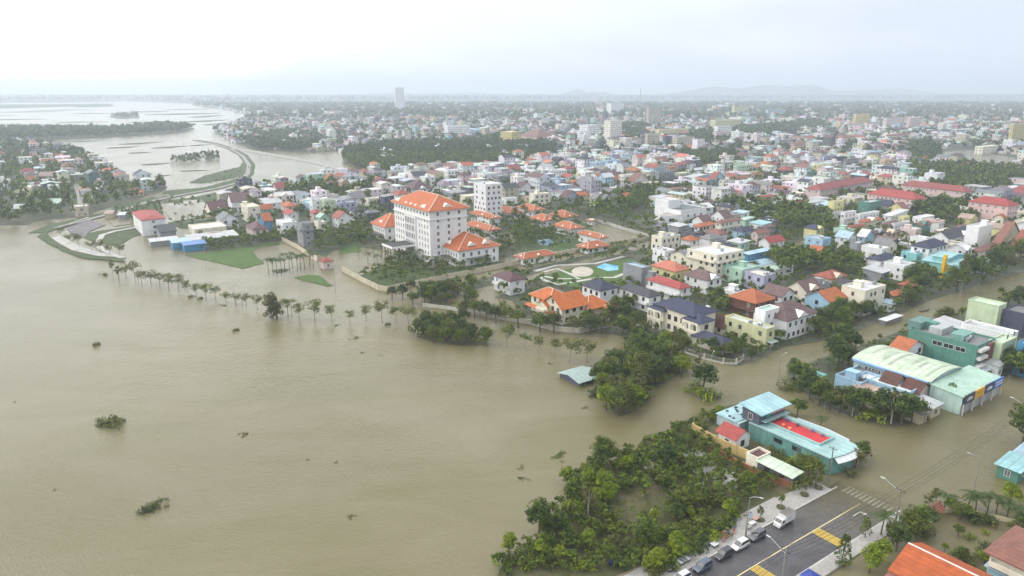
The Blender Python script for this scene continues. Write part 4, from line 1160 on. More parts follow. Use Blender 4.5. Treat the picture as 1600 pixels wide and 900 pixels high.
# ---- mint warehouse with shop fronts ----------------------------------------
def warehouse():
    yaw = R(35); H = 6.6
    c = at(1453, 596, H)
    ax = Vector((math.cos(yaw), math.sin(yaw), 0)); bx = Vector((-math.sin(yaw), math.cos(yaw), 0))
    Lb = solve_len(c, bx, 1335); La = solve_len(c, ax, 1500)
    ctr = c + ax * La / 2 + bx * Lb / 2; ctr.z = 0
    root = thing("warehouse", (ctr.x, ctr.y, 0.05), yaw, 'warehouse', 'long warehouse with pale green curved roof and light blue eave behind the shop signs')
    x0, x1, y0, y1 = -La / 2, La / 2, -Lb / 2, Lb / 2
    foot(ctr.x, ctr.y - 0, yaw, La / 2 + 1, Lb / 2 + 1)
    W = (176, 196, 196); wm = surf('plaster', W)
    r_ = random.Random(4)
    # curved roof: arc cross-section along x
    n = 10; rise = 1.3
    prof = [(x0 - 0.5 + (La + 1.0) * k / n, H + rise * math.sin(math.pi * k / n) ** 0.8) for k in range(n + 1)]
    mb = MB(); mb.box(x0, y0, 0, x1, y1, H - 0.02); mb.build("wall", wm, root)
    rb = MB(); v = []; f = []
    for k, (x, z) in enumerate(prof): v += [(x, y0 - 0.5, z), (x, y1 + 0.5, z), (x, y0 - 0.5, z - 0.2), (x, y1 + 0.5, z - 0.2)]
    for k in range(n):
        a, b = k * 4, k * 4 + 4
        f += [(a, b, b + 1, a + 1), (a + 2, a + 3, b + 3, b + 2), (a, a + 2, b + 2, b), (a + 1, b + 1, b + 3, a + 3)]
    f += [(0, 1, 3, 2), (n * 4, n * 4 + 2, n * 4 + 3, n * 4 + 1)]
    rb.add(v, f); rb.build("roof", surf('metal', (196, 212, 186), 'y'), root)
    for q in range(9):                   # newer and older sheets let into the roof
        ya = y0 + 1 + q * (Lb - 3) / 9 + r_.uniform(0, 1.2); k0 = r_.randint(1, 4); k1 = r_.randint(6, 9)
        p = MB(); vv = []
        for k in range(k0, k1 + 1): vv += [(prof[k][0], ya, prof[k][1] + 0.03), (prof[k][0], ya + 1.0, prof[k][1] + 0.03)]
        p.add(vv, [(2 * k, 2 * k + 2, 2 * k + 3, 2 * k + 1) for k in range(k1 - k0)])
        p.build("roof_sheet", surf('metal', [(176, 192, 166), (206, 216, 196), (160, 170, 150)][q % 3], 'y'), root)
    for yy, d in ((y0 + 0.02, 1), (y1 - 0.02, -1)):
        g = MB(); vv = [(x, yy, z - 0.2) for x, z in prof] + [(x0, yy, H - 0.02), (x1, yy, H - 0.02)]
        g.add(vv, [tuple(range(n + 1)) + (n + 2, n + 1)]); g.build("end_wall", wm, root)
    e = MB(); e.box(x0 - 1.1, y0, H - 0.55, x0 - 0.5, y1, H - 0.02); e.build("eave_gutter", surf('paint', (140, 184, 226)), root)
    for i in range(5):
        a = y1 - 4 - i * (Lb - 8) / 5
        for k in range(4): put("window", window_mesh(0.7, 1.8, 'w'), root, x0, a - k * 1.1, 3.2, R(-90))
    # the shop annex towards the avenue
    foot(*(ctr + bx * (y0 - 4.6) + ax * 2.2)[:2], yaw, La / 2 + 3.6, 5.6)
    vol(root, x0 - 0.5, y0 - 9, x1 + 5, y0 - 0.55, 0, 5.2, (178, 204, 196), 'sy', ROOFC['mint'], None, 0.3, wname="annex_wall", rname="annex_roof")
    sx = x0 - 1.0; total = (x1 + 5) - sx
    cols = [((52, 66, 86), (200, 206, 210)), ((226, 176, 62), (190, 150, 60)), ((44, 58, 104), (206, 214, 226)), ((58, 104, 184), (206, 220, 238))]
    yy = y0 - 9.6
    for k, (bg, fg) in enumerate(cols):
        a, b = sx + total * k / 4 + 0.15, sx + total * (k + 1) / 4 - 0.15
        s = thing("shop_sign", ctr + ax * (a + b) / 2 + bx * (yy - 0.02) + Vector((0, 0, 3.4)), yaw, 'sign',
                  ['dark grey shop sign board at the near end of the warehouse front', 'yellow shop sign board between two dark ones', 'navy shop sign board with pale emblem beside the yellow board', 'bright blue shop sign board with two white lines of writing'][k], 'shop sign boards on the warehouse front')
        w = (b - a) / 2
        m = MB(); m.box(-w, -0.15, 0, w, 0.15, 2.6); m.build("board", surf('paint', bg), s)
        m = MB()
        if k == 3:
            m.box(-w * 0.8, -0.19, 1.5, w * 0.8, -0.151, 1.9); m.box(-w * 0.8, -0.19, 0.7, w * 0.8, -0.151, 1.05)
        elif k == 1:
            for q in range(5): m.box(-w * 0.7 + q * w * 0.29, -0.19, 1.3, -w * 0.7 + q * w * 0.29 + w * 0.2, -0.151, 1.8)
            m.box(-w * 0.6, -0.19, 0.6, w * 0.6, -0.151, 0.8)
        else:
            m.prism([(-w * 0.6, 1.0), (-w * 0.45, 0.75), (w * 0.5, 0.75), (w * 0.65, 1.3), (w * 0.2, 1.75), (-w * 0.3, 1.7)], 0, 0.04, M=Matrix(((1, 0, 0, 0), (0, 0, -1, -0.152), (0, 1, 0, 0), (0, 0, 0, 1))))
        m.build("lettering", surf('paint', fg), s)
        for e_ in (-w, w - 0.25):
            m = MB(); m.box(e_, -0.1, -3.35, e_ + 0.25, 0.1, -0.001); m.build("post", surf('plaster', (206, 200, 186)), s)
        sh = MB(); sh.box(a, y0 - 9.04, 0.1, b, y0 - 9.001, 3.0); sh.build("shutter", surf('metal', (182, 186, 188), 'x'), root)
warehouse()

# ---- cyan-roofed restaurant, ship-shaped ------------------------------------
def restaurant():
    yaw = R(35); H = 4.2
    c = at(1297, 717, H)
    ax = Vector((math.cos(yaw), math.sin(yaw), 0)); bx = Vector((-math.sin(yaw), math.cos(yaw), 0))
    Lb = 22.0; La = 10.6
    ctr = c + ax * La / 2 + bx * Lb / 2; ctr.z = 0
    root = thing("restaurant", (ctr.x, ctr.y, 0.05), yaw, 'restaurant', 'long teal restaurant with cyan metal roof, rounded prow and red roof terrace')
    x0, x1, y0, y1 = -La / 2, La / 2, -Lb / 2, Lb / 2
    foot(ctr.x, ctr.y, yaw, La / 2 + 1.5, Lb / 2 + 5)
    foot(*(ctr + bx * (Lb / 2 + 5))[:2], yaw, La / 2, 5)
    C = (158, 192, 190); wmat = surf('metal', (108, 158, 150), 'y')
    # outline: straight sides, bowed prow at the -y end towards the right
    prow = [(x0, y0)] + [(x0 + La * t, y0 - 1.7 * math.sin(math.pi * t) ** 0.75 * (0.35 + 0.65 * t)) for t in (0.12, 0.25, 0.4, 0.55, 0.7, 0.82, 0.92)] + [(x1, y0)]
    body = prow[:-1] + [(x1 - 0.2, y0 + 0.6), (x1, y0 + 2.0), (x1 + 0.9, y0 + 8.0), (x1 + 0.3, y1 - 6), (x1, y1), (x0, y1)]
    mb = MB(); mb.prism(body, 0, H - 0.02); mb.build("wall", wmat, root)
    out = [(x * 1.0 + (0.5 if x > 0 else -0.35), y) for x, y in body]
    rb = MB(); rb.prism(out, H, H + 0.22); rb.build("roof", surf('metal', C, 'x'), root)
    # white scalloped canopy round the prow
    wb = MB()
    for i in range(1, len(prow) - 1):
        p, q = Vector((*prow[i], 0)), Vector((*prow[i + 1], 0))
        d = (q - p).normalized(); nn = Vector((d.y, -d.x, 0))
        wb.add([p + Vector((0, 0, H - 0.1)), q + Vector((0, 0, H - 0.1)), q + nn * 1.2 + Vector((0, 0, H - 0.9)), p + nn * 1.2 + Vector((0, 0, H - 0.9)),
                p + Vector((0, 0, H - 0.2)), q + Vector((0, 0, H - 0.2)), q + nn * 1.2 + Vector((0, 0, H - 1.0)), p + nn * 1.2 + Vector((0, 0, H - 1.0))],
               [(0, 3, 2, 1), (4, 5, 6, 7), (3, 7, 6, 2), (0, 4, 7, 3), (1, 2, 6, 5)])
    wb.build("prow_canopy", surf('paint', (226, 230, 234)), root)
    # white fascia on the far side
    fb = MB(); fb.add([(x1 + 0.55, y0 + 2, H - 0.3), (x1 + 1.45, y0 + 8, H - 0.3), (x1 + 0.85, y1 - 6, H - 0.3), (x1 + 0.55, y0 + 2, H + 0.5), (x1 + 1.45, y0 + 8, H + 0.5), (x1 + 0.85, y1 - 6, H + 0.5), (x1 + 0.70, y0 + 2, H - 0.3), (x1 + 1.60, y0 + 8, H - 0.3), (x1 + 1.0, y1 - 6, H - 0.3), (x1 + 0.70, y0 + 2, H + 0.5), (x1 + 1.60, y0 + 8, H + 0.5), (x1 + 1.0, y1 - 6, H + 0.5)], [(0, 3, 4, 1), (1, 4, 5, 2), (6, 7, 10, 9), (7, 8, 11, 10), (3, 9, 10, 4), (4, 10, 11, 5), (0, 1, 7, 6), (1, 2, 8, 7), (0, 6, 9, 3), (2, 5, 11, 8)]); fb.build("fascia", surf('paint', (226, 230, 234)), root)
    # red terrace let into the roof, with upstand
    ty0, ty1 = y0 + 4.8, y0 + 18.6
    tb = MB(); tb.box(x0 + 3.4, ty0, H + 0.221, x1 - 2.0, ty1, H + 0.30); tb.build("terrace_floor", surf('slab', (196, 58, 62)), root)
    ub = MB()
    ub.box(x0 + 3.0, ty0 - 0.3, H + 0.22, x0 + 3.39, ty1, H + 0.75); ub.box(x1 - 1.99, ty0 - 0.3, H + 0.22, x1 - 1.6, ty1, H + 0.95); ub.box(x0 + 3.39, ty0 - 0.3, H + 0.22, x1 - 1.99, ty0 - 0.001, H + 0.75)
    ub.build("terrace_upstand", surf('metal', C, 'x'), root)
    for k, (tx, ty) in enumerate(((x1 - 2.6, ty1 - 2), (x1 - 2.7, ty1 - 5), (x1 - 2.6, ty1 - 9), (x1 - 2.8, ty0 + 2), (x0 + 5.0, ty1 - 3), (x0 + 4.6, ty1 - 5))):
        t = MB(); t.box(-0.35, -0.35, 0.42, 0.35, 0.35, 0.46); t.box(-0.05, -0.05, 0, 0.05, 0.05, 0.42); t.box(-0.25, -0.25, 0, 0.25, 0.25, 0.03)
        o = t.build("terrace_table", surf('paint', [(60, 90, 170), (40, 50, 90), (60, 90, 170), (60, 70, 120), (226, 150, 60), (226, 170, 90)][k]), root); o.location = (tx, ty, H + 0.30)
    # upper storey with its own roof
    uy0, uy1 = y0 + 19.4, y0 + 24.4
    ux0, ux1 = x0 + 0.3, x1 + 0.4
    mb = MB(); mb.box(ux0, uy0, H + 0.221, ux1, uy1, H + 3.4); mb.build("upper_wall", surf('plaster', (92, 98, 110)), root)
    rb = MB(); rb.add([(ux0 - 0.8, uy0 - 1.2, H + 3.45), (ux1 + 0.8, uy0 - 1.2, H + 3.45), (ux1 + 0.8, uy1 + 0.8, H + 4.3), (ux0 - 0.8, uy1 + 0.8, H + 4.3), (ux0 - 0.8, uy0 - 1.2, H + 3.25), (ux1 + 0.8, uy0 - 1.2, H + 3.25), (ux1 + 0.8, uy1 + 0.8, H + 4.1), (ux0 - 0.8, uy1 + 0.8, H + 4.1)],
           [(0, 1, 2, 3), (7, 6, 5, 4), (4, 5, 1, 0), (5, 6, 2, 1), (6, 7, 3, 2), (7, 4, 0, 3)]); rb.build("upper_roof", surf('metal', (166, 206, 214), 'x'), root)
    sg = MB(); sg.box(ux0 + 4.6, uy0 - 0.2, H + 1.9, ux1 - 0.4, uy0 - 0.002, H + 3.0); sg.build("sign_panel", surf('paint', (196, 120, 124)), root)
    sg = MB()
    for k in range(6): sg.box(ux0 + 4.9 + k * 0.9, uy0 - 0.24, H + 2.2, ux0 + 5.5 + k * 0.9, uy0 - 0.201, H + 2.7)
    sg.build("lettering", surf('paint', (226, 196, 196)), root)
    lg = MB(); lg.box(ux0 + 2.6, uy0 - 0.25, H + 1.6, ux0 + 4.2, uy0 - 0.002, H + 2.8); lg.build("sign_emblem", surf('paint', (40, 150, 130)), root)
    mb = MB(); mb.box(ux0 + 0.5, uy0 - 1.6, H + 1.3, ux1 - 0.2, uy0 - 0.26, H + 1.45); mb.build("upper_canopy", surf('metal', C, 'x'), root)
    win_grid(root, 'L', uy0 + 0.8, uy1 - 0.6, ux0, [H + 0.9], 1.1, 1.6, 1.9, 'w', 0.9)
    for a in (y1 - 8, y1 - 13): 
        for k in range(2): put("window", window_mesh(1.0, 0.9, 'g'), root, x0, a - k * 1.15, 2.4, R(-90))
    # low flat wing at the back with dark round discs taken for tyre weights
    mb = MB(); mb.box(x0 - 0.5, uy1 + 0.01, 0, x1 - 2, uy1 + 7, H - 1.2); mb.build("back_wing", surf('plaster', (178, 200, 206)), root)
    mb = MB(); mb.box(x0 - 0.8, uy1 + 0.85, H - 1.2, x1 - 1.7, uy1 + 7.3, H - 1.0); mb.build("back_roof", surf('metal', (168, 204, 210), 'x'), root)
    r = random.Random(5)
    for k in range(13):
        m = MB(); m.prism(oval(0, 0, 0.42, 0.42, 10), 0, 0.12); o = m.build("roof_disc", DARKMETAL, root); o.location = (r.uniform(x0 + 0.5, x1 - 2.5), r.uniform(uy1 + 1.5, uy1 + 6.8), H - 0.998)
restaurant()
# ---- houses read from the photograph one by one ------------------------------
# near and middle right
house(797, 439, 25, 23, 2, 'white', 'hip', 'maroon', 'white two-storey house with maroon hipped roof at the muddy yard', extras='l')
house(938, 454, 28, 27, 2, 'white', 'hip', 'navy', 'white square house with navy hipped roof below the round park', wk='g', fh=3.5)
house(1003, 421, 29, 13, 3, 'grey', 'flat', 'pale blue', 'tall plain grey house with few windows at the park edge', keep=0.35, extras='s')
house(1026, 437, 22, 12, 2, 'grey', 'flat', 'pale grey', 'lower grey block joined to the tall plain grey house', keep=0.3)
house(1014.5, 464, 47, 18, 2, 'white', 'hip', 'dark grey', 'white villa with charcoal hipped roof and yellow corner column', extras='l', wk='g')
house(1055, 424, 36, 22, 2, 'pale yellow', 'hip', 'salmon', 'cream-yellow house with salmon hipped roof', H=7.6, wk='b', extras='t')
house(1062.5, 451, 50, 16, 2, 'white', 'hip', 'red', 'white house with wide red hipped roof and long balcony', extras='lb', wk='b')
house(1106, 438, 37, 22, 2, 'white', 'hip', 'brown', 'white L-shaped house with grey-brown roof and bright gable ends', extras='d')
house(1131, 511, 36, 14, 1, 'cream', 'gy', 'dark brown', 'low house under a steep dark brown roof beside the navy-roofed villa', rise=3.2)
house(1140, 499, 8, 7, 1, 'brown', 'gy', 'red', 'tiny lean-to with red roof behind the steep brown roof', group=None)
house(1198, 517, 65, 13, 2, 'olive green', 'flat', 'white', 'long olive-green flat-roofed house with dark windows on the avenue', wk='b', extras='ta', keep=1.0)
house(1181, 474, 41, 30, 2, 'brown', 'hip', 'orange', 'house with orange hipped roof and dark maroon walls', extras='lb', wk='w')
house(1196, 489, 16, 22, 3, 'white', 'flat', 'mint', 'narrow white house with roof garden and balustrade', extras='s')
house(1230, 501, 52, 46, 2, 'white', 'hip', 'brown', 'big white house with broad grey-brown roof above the avenue', extras='d', fh=3.7)
house(1222, 463, 30, 20, 2, 'white', 'gy', 'brown', 'white gabled house with grey-brown roof between the orange roof and the light blue house', rise=2.6)
house(1260, 455, 30, 24, 2, 'cream', 'gx', 'brown', 'cream house with double brown roof behind the light blue house', extras='d')
house(1284, 447, 20, 14, 2, 'grey', 'flat', 'white', 'grey box house with white slab roof behind the brown gables')
house(1296, 471, 38, 26, 2, 'light blue', 'gx', 'orange', 'light blue house with steep orange gabled roof', extras='ba', wk='b', rise=2.8)
house(1300, 436, 28, 22, 1, 'beige', 'hip', 'brick red', 'low house with spreading brick-red roof behind the cream block', H=4.6, extras='d')
house(1352, 457, 37, 32, 3, 'cream', 'flat', 'white', 'plain cream three-storey block with arched loggia facing the avenue', wk='b', keep=0.6)
house(1344, 467, 24, 8, 2, 'cream', 'gy', 'reddish brown', 'small cream house with steep reddish gable beside the cream block', H=5.0)
house(1392, 475, 14, 8, 1, 'white', 'sx', 'pale blue', 'white shed with pale blue metal roof at the avenue bend', H=3.5)
house(1398, 462, 14, 18, 1, 'beige', 'hip', 'orange', 'small house with orange tiled roof behind the gate tower', H=3.8)
house(1376, 407, 20, 24, 2, 'white', 'hip', 'navy', 'white house with slate-navy hipped roof above the dark trees', extras='l')
house(1413, 418, 32, 18, 2, 'white', 'flat', 'pale grey', 'white terraced house with black slanted panel', extras='b')
house(1452, 388, 28, 28, 3, 'white', 'hip', 'navy', 'bluish-white house with navy hipped roof over the cyan sheds', extras='')
house(1432, 399, 24, 14, 2, 'cyan', 'flat', 'pale blue', 'pale cyan flat-roofed annex below the bluish-white house')
house(1500, 417, 58, 30, 1, 'cyan', 'my', 'cyan', 'wide cyan metal shed behind the yellow slide tower', H=5.5, rise=1.4)
house(1482, 404, 24, 24, 2, 'cyan', 'my', 'cyan', 'raised cyan metal roof in the middle of the sheds', H=8.0, rise=1.0)
house(1540, 414, 24, 20, 1, 'mint', 'mx', 'mint', 'mint metal shed half hidden by the trees on the avenue', H=4.5)
house(1561, 481, 48, 12, 4, 'pale green', 'flat', 'pale green', 'tall pale green house with teal edges across the avenue', keep=0.1, H=10.0, extras='s')
house(1601, 493, 33, 20, 3, 'slate', 'flat', 'grey', 'dark slate-blue house next to the tall pale green one', keep=0.15, H=8.4)
house(1578, 526, 76, 13, 3, 'white', 'flat', 'pale grey', 'long white house with white side wall behind the teal tower house', keep=0.05, H=8.0, extras='s')
house(1566, 540, 22, 22, 4, 'pale green', 'flat', 'pale green', 'narrow lime-green house squeezed behind the teal tower house', keep=0.3, H=9.2, extras='s')
house(1500, 517, 44, 20, 2, 'white', 'sy', 'pale grey', 'white house with long pale sheet roof near the tall pale green house', keep=0.4)
house(1470, 526, 32, 20, 2, 'white', 'sy', 'white', 'white low house with sheet roof on the avenue side of the teal tower house', keep=0.4)
house(1620, 545, 30, 25, 3, 'bright blue', 'flat', 'pale blue', 'bright blue house at the edge of the view behind the big street tree', extras='b')
tt, tLa, tLb, tH = house(1527, 544, 107, 28, 4, 'teal', 'flat', 'grey', 'tall windowless teal house, the largest wall beside the warehouse', name='town_house', keep=0.0, H=9.6, extras='t')
for k in range(3): put("window", window_mesh(2.8, 1.3, 'w'), tt, -tLa / 2, -tLb / 2 + 4.5 + k * 3.4, 7.2, R(-90))
mb = MB(); mb.box(tLa * 0.02, -tLb / 2 - 0.9, 2.8, tLa * 0.42, -tLb / 2 - 0.01, 9.8); mb.build("front_bay", surf('brick', (124, 84, 74)), tt)
for k in range(3):
    mb = MB(); mb.box(-tLa * 0.46, -tLb / 2 - 1.2, 3.0 + k * 2.6, -tLa * 0.02, -tLb / 2 - 0.01, 3.9 + k * 2.6); mb.build("balcony", surf('plaster', (232, 228, 224)), tt)
    put("window", window_mesh(1.6, 1.4, 'b'), tt, -tLa * 0.24, -tLb / 2, 4.0 + k * 2.2)
mb = MB(); mb.box(-tLa * 0.5, -tLb / 2 - 3.2, 2.5, tLa * 0.5, -tLb / 2 - 0.95, 2.7); mb.build("front_canopy", surf('metal', (190, 200, 206)), tt)
for k in range(3):
    mb = MB(); a_ = -tLb / 2 + 5 + k * 6.5; mb.box(-tLa * 0.3, a_, tH + 0.121, tLa * 0.3, a_ + 4, tH + 1.8 + 0.4 * k); mb.build("roof_hut", surf('plaster', [(120, 160, 150), (180, 186, 186), (108, 140, 134)][k]), tt)
house(1560, 572, 22, 8, 1, 'white', 'sx', 'pale grey', 'white ground-floor canopy house at the foot of the teal tower house', H=4.0)
house(1415, 549, 24, 28, 2, 'white', 'gy', 'orange', 'small white house with orange gable between warehouse and teal wall', rise=2.4)
house(1420, 617, 82, 15, 1, 'light blue', 'flat', 'white', 'long low light blue house with white roof in front of the warehouse', H=4.6, keep=0.1, extras='')
house(1345, 602, 40, 40, 1, 'light blue', 'flat', 'grey', 'low light blue house with stained flat roof behind the hedge trees', H=4.2, keep=0.3, extras='')
house(1400, 600, 22, 14, 1, 'cream', 'gy', 'dark brown', 'brown-gabled cottage nearest the warehouse end', H=5.2, rise=2.0)
house(1434, 614, 24, 18, 1, 'pinkish', 'gy', 'dark brown', 'brown-gabled cottage beside the pale awnings', H=4.6, rise=2.2)
house(1388, 632, 62, 20, 1, 'beige', 'sx', 'tan', 'long tan sheet-roofed lean-to above the hedge trees', H=3.6, keep=0.0)
house(1456, 638, 12, 15, 1, 'beige', 'sy', 'pale grey', 'pale metal awning roof over the corner stall', H=3.4, keep=0.3)
house(1440, 648, 12, 10, 1, 'beige', 'sy', 'grey', 'grey patched stall roof at the corner', H=3.0, keep=0.3)
house(1276, 592, 14, 12, 1, 'teal', 'sx', 'teal', 'small teal-roofed hut at the tip of the block', H=3.0, keep=0.2)
house(1130, 540, 14, 16, 1, 'cream', 'hip', 'navy', 'navy-roofed garden pavilion on white arches', H=3.4, name='garden_pavilion', group=None, cat='pavilion', La=6, Lb=13)
house(992, 535, 9, 8, 1, 'slate', 'gx', 'dark grey', 'small dark gatehouse by the villa wall', H=3.0, name='gatehouse', group=None, cat='gatehouse', La=4, Lb=5, keep=0.2)
# bottom right
house(1150, 686, 27, 22, 1, 'white', 'gy', 'red', 'small white house with red gabled roof beside the restaurant', H=3.6, rise=1.6, yaw=35)
house(1184, 720, 18, 20, 1, 'cream', 'flat', 'maroon', 'low shed with flat maroon roof on the yellow wall', H=3.0, keep=0.0, extras='s', name='shed', cat='shed', group=None)
house(1237, 746, 52, 13, 1, 'dark grey', 'sx', 'pale green', 'long shed with pale corrugated roof at the pavement end', H=3.0, keep=0.3, name='shed', cat='shed', group=None)
house(905, 598, 30, 34, 1, 'slate', 'mx', 'faded cyan', 'drowned shed with cyan sheet roof at the edge of the grove', H=1.3, rise=0.9, keep=0.0, name='shed', cat='shed', group=None)
house(1592, 738, 33, 20, 1, 'teal', 'sx', 'cyan', 'teal stall with cyan sheet roof standing in the flood', H=3.0, name='shed', cat='shed', group=None)
house(1612, 722, 30, 24, 1, 'slate', 'sx', 'pale blue', 'pale blue sheet roof behind the teal stall', H=3.4, name='shed', cat='shed', group=None)
# left waterfront
house(220.5, 344, 14, 37, 3, 'white', 'hip', 'red', 'plain white three-storey house with low red roof by the white pond', keep=0.5, rise=1.6)
house(250, 363, 16, 25, 1, 'grey', 'gx', 'dark grey', 'dark slate gabled roof rising behind the blue market', H=4.5, keep=0.0, Lb=16, rise=3.0)
house(304, 360, 10, 50, 1, 'cream', 'flat', 'cream', 'long low cream flat-roofed building by the market', H=5.5, extras='s')
house(345, 344, 8, 27, 2, 'white', 'gy', 'grey', 'white gable-fronted house with grey roof beyond the cream low building', rise=3.4)
house(297, 376, 60, 14, 1, 'grey', 'sy', 'pale grey', 'long patched grey market roof', H=3.6, keep=0.0, name='market_shed', cat='shed', group='market sheds', Lb=12, La=26)
house(270, 380, 12, 20, 1, 'bright blue', 'sy', 'pale blue', 'market shed with white and blue sheet roof', H=4.0, keep=0.0, name='market_shed', cat='shed', group='market sheds', La=9, Lb=8)
house(288, 384, 6, 26, 1, 'bright blue', 'sy', 'blue', 'market shed with bright blue sheet roof and walls', H=3.6, keep=0.0, name='market_shed', cat='shed', group='market sheds', La=11, Lb=7)
house(235, 378, 20, 28, 1, 'grey', 'mx', 'white', 'low white-roofed market shed on the lane side', H=3.0, keep=0.0, name='market_shed', cat='shed', group='market sheds', La=14, Lb=8)
house(328, 370, 3, 9, 1, 'beige', 'gx', 'brick red', 'tiny house with brick-red tiles below the cream low building', H=3.0, La=7, Lb=5)
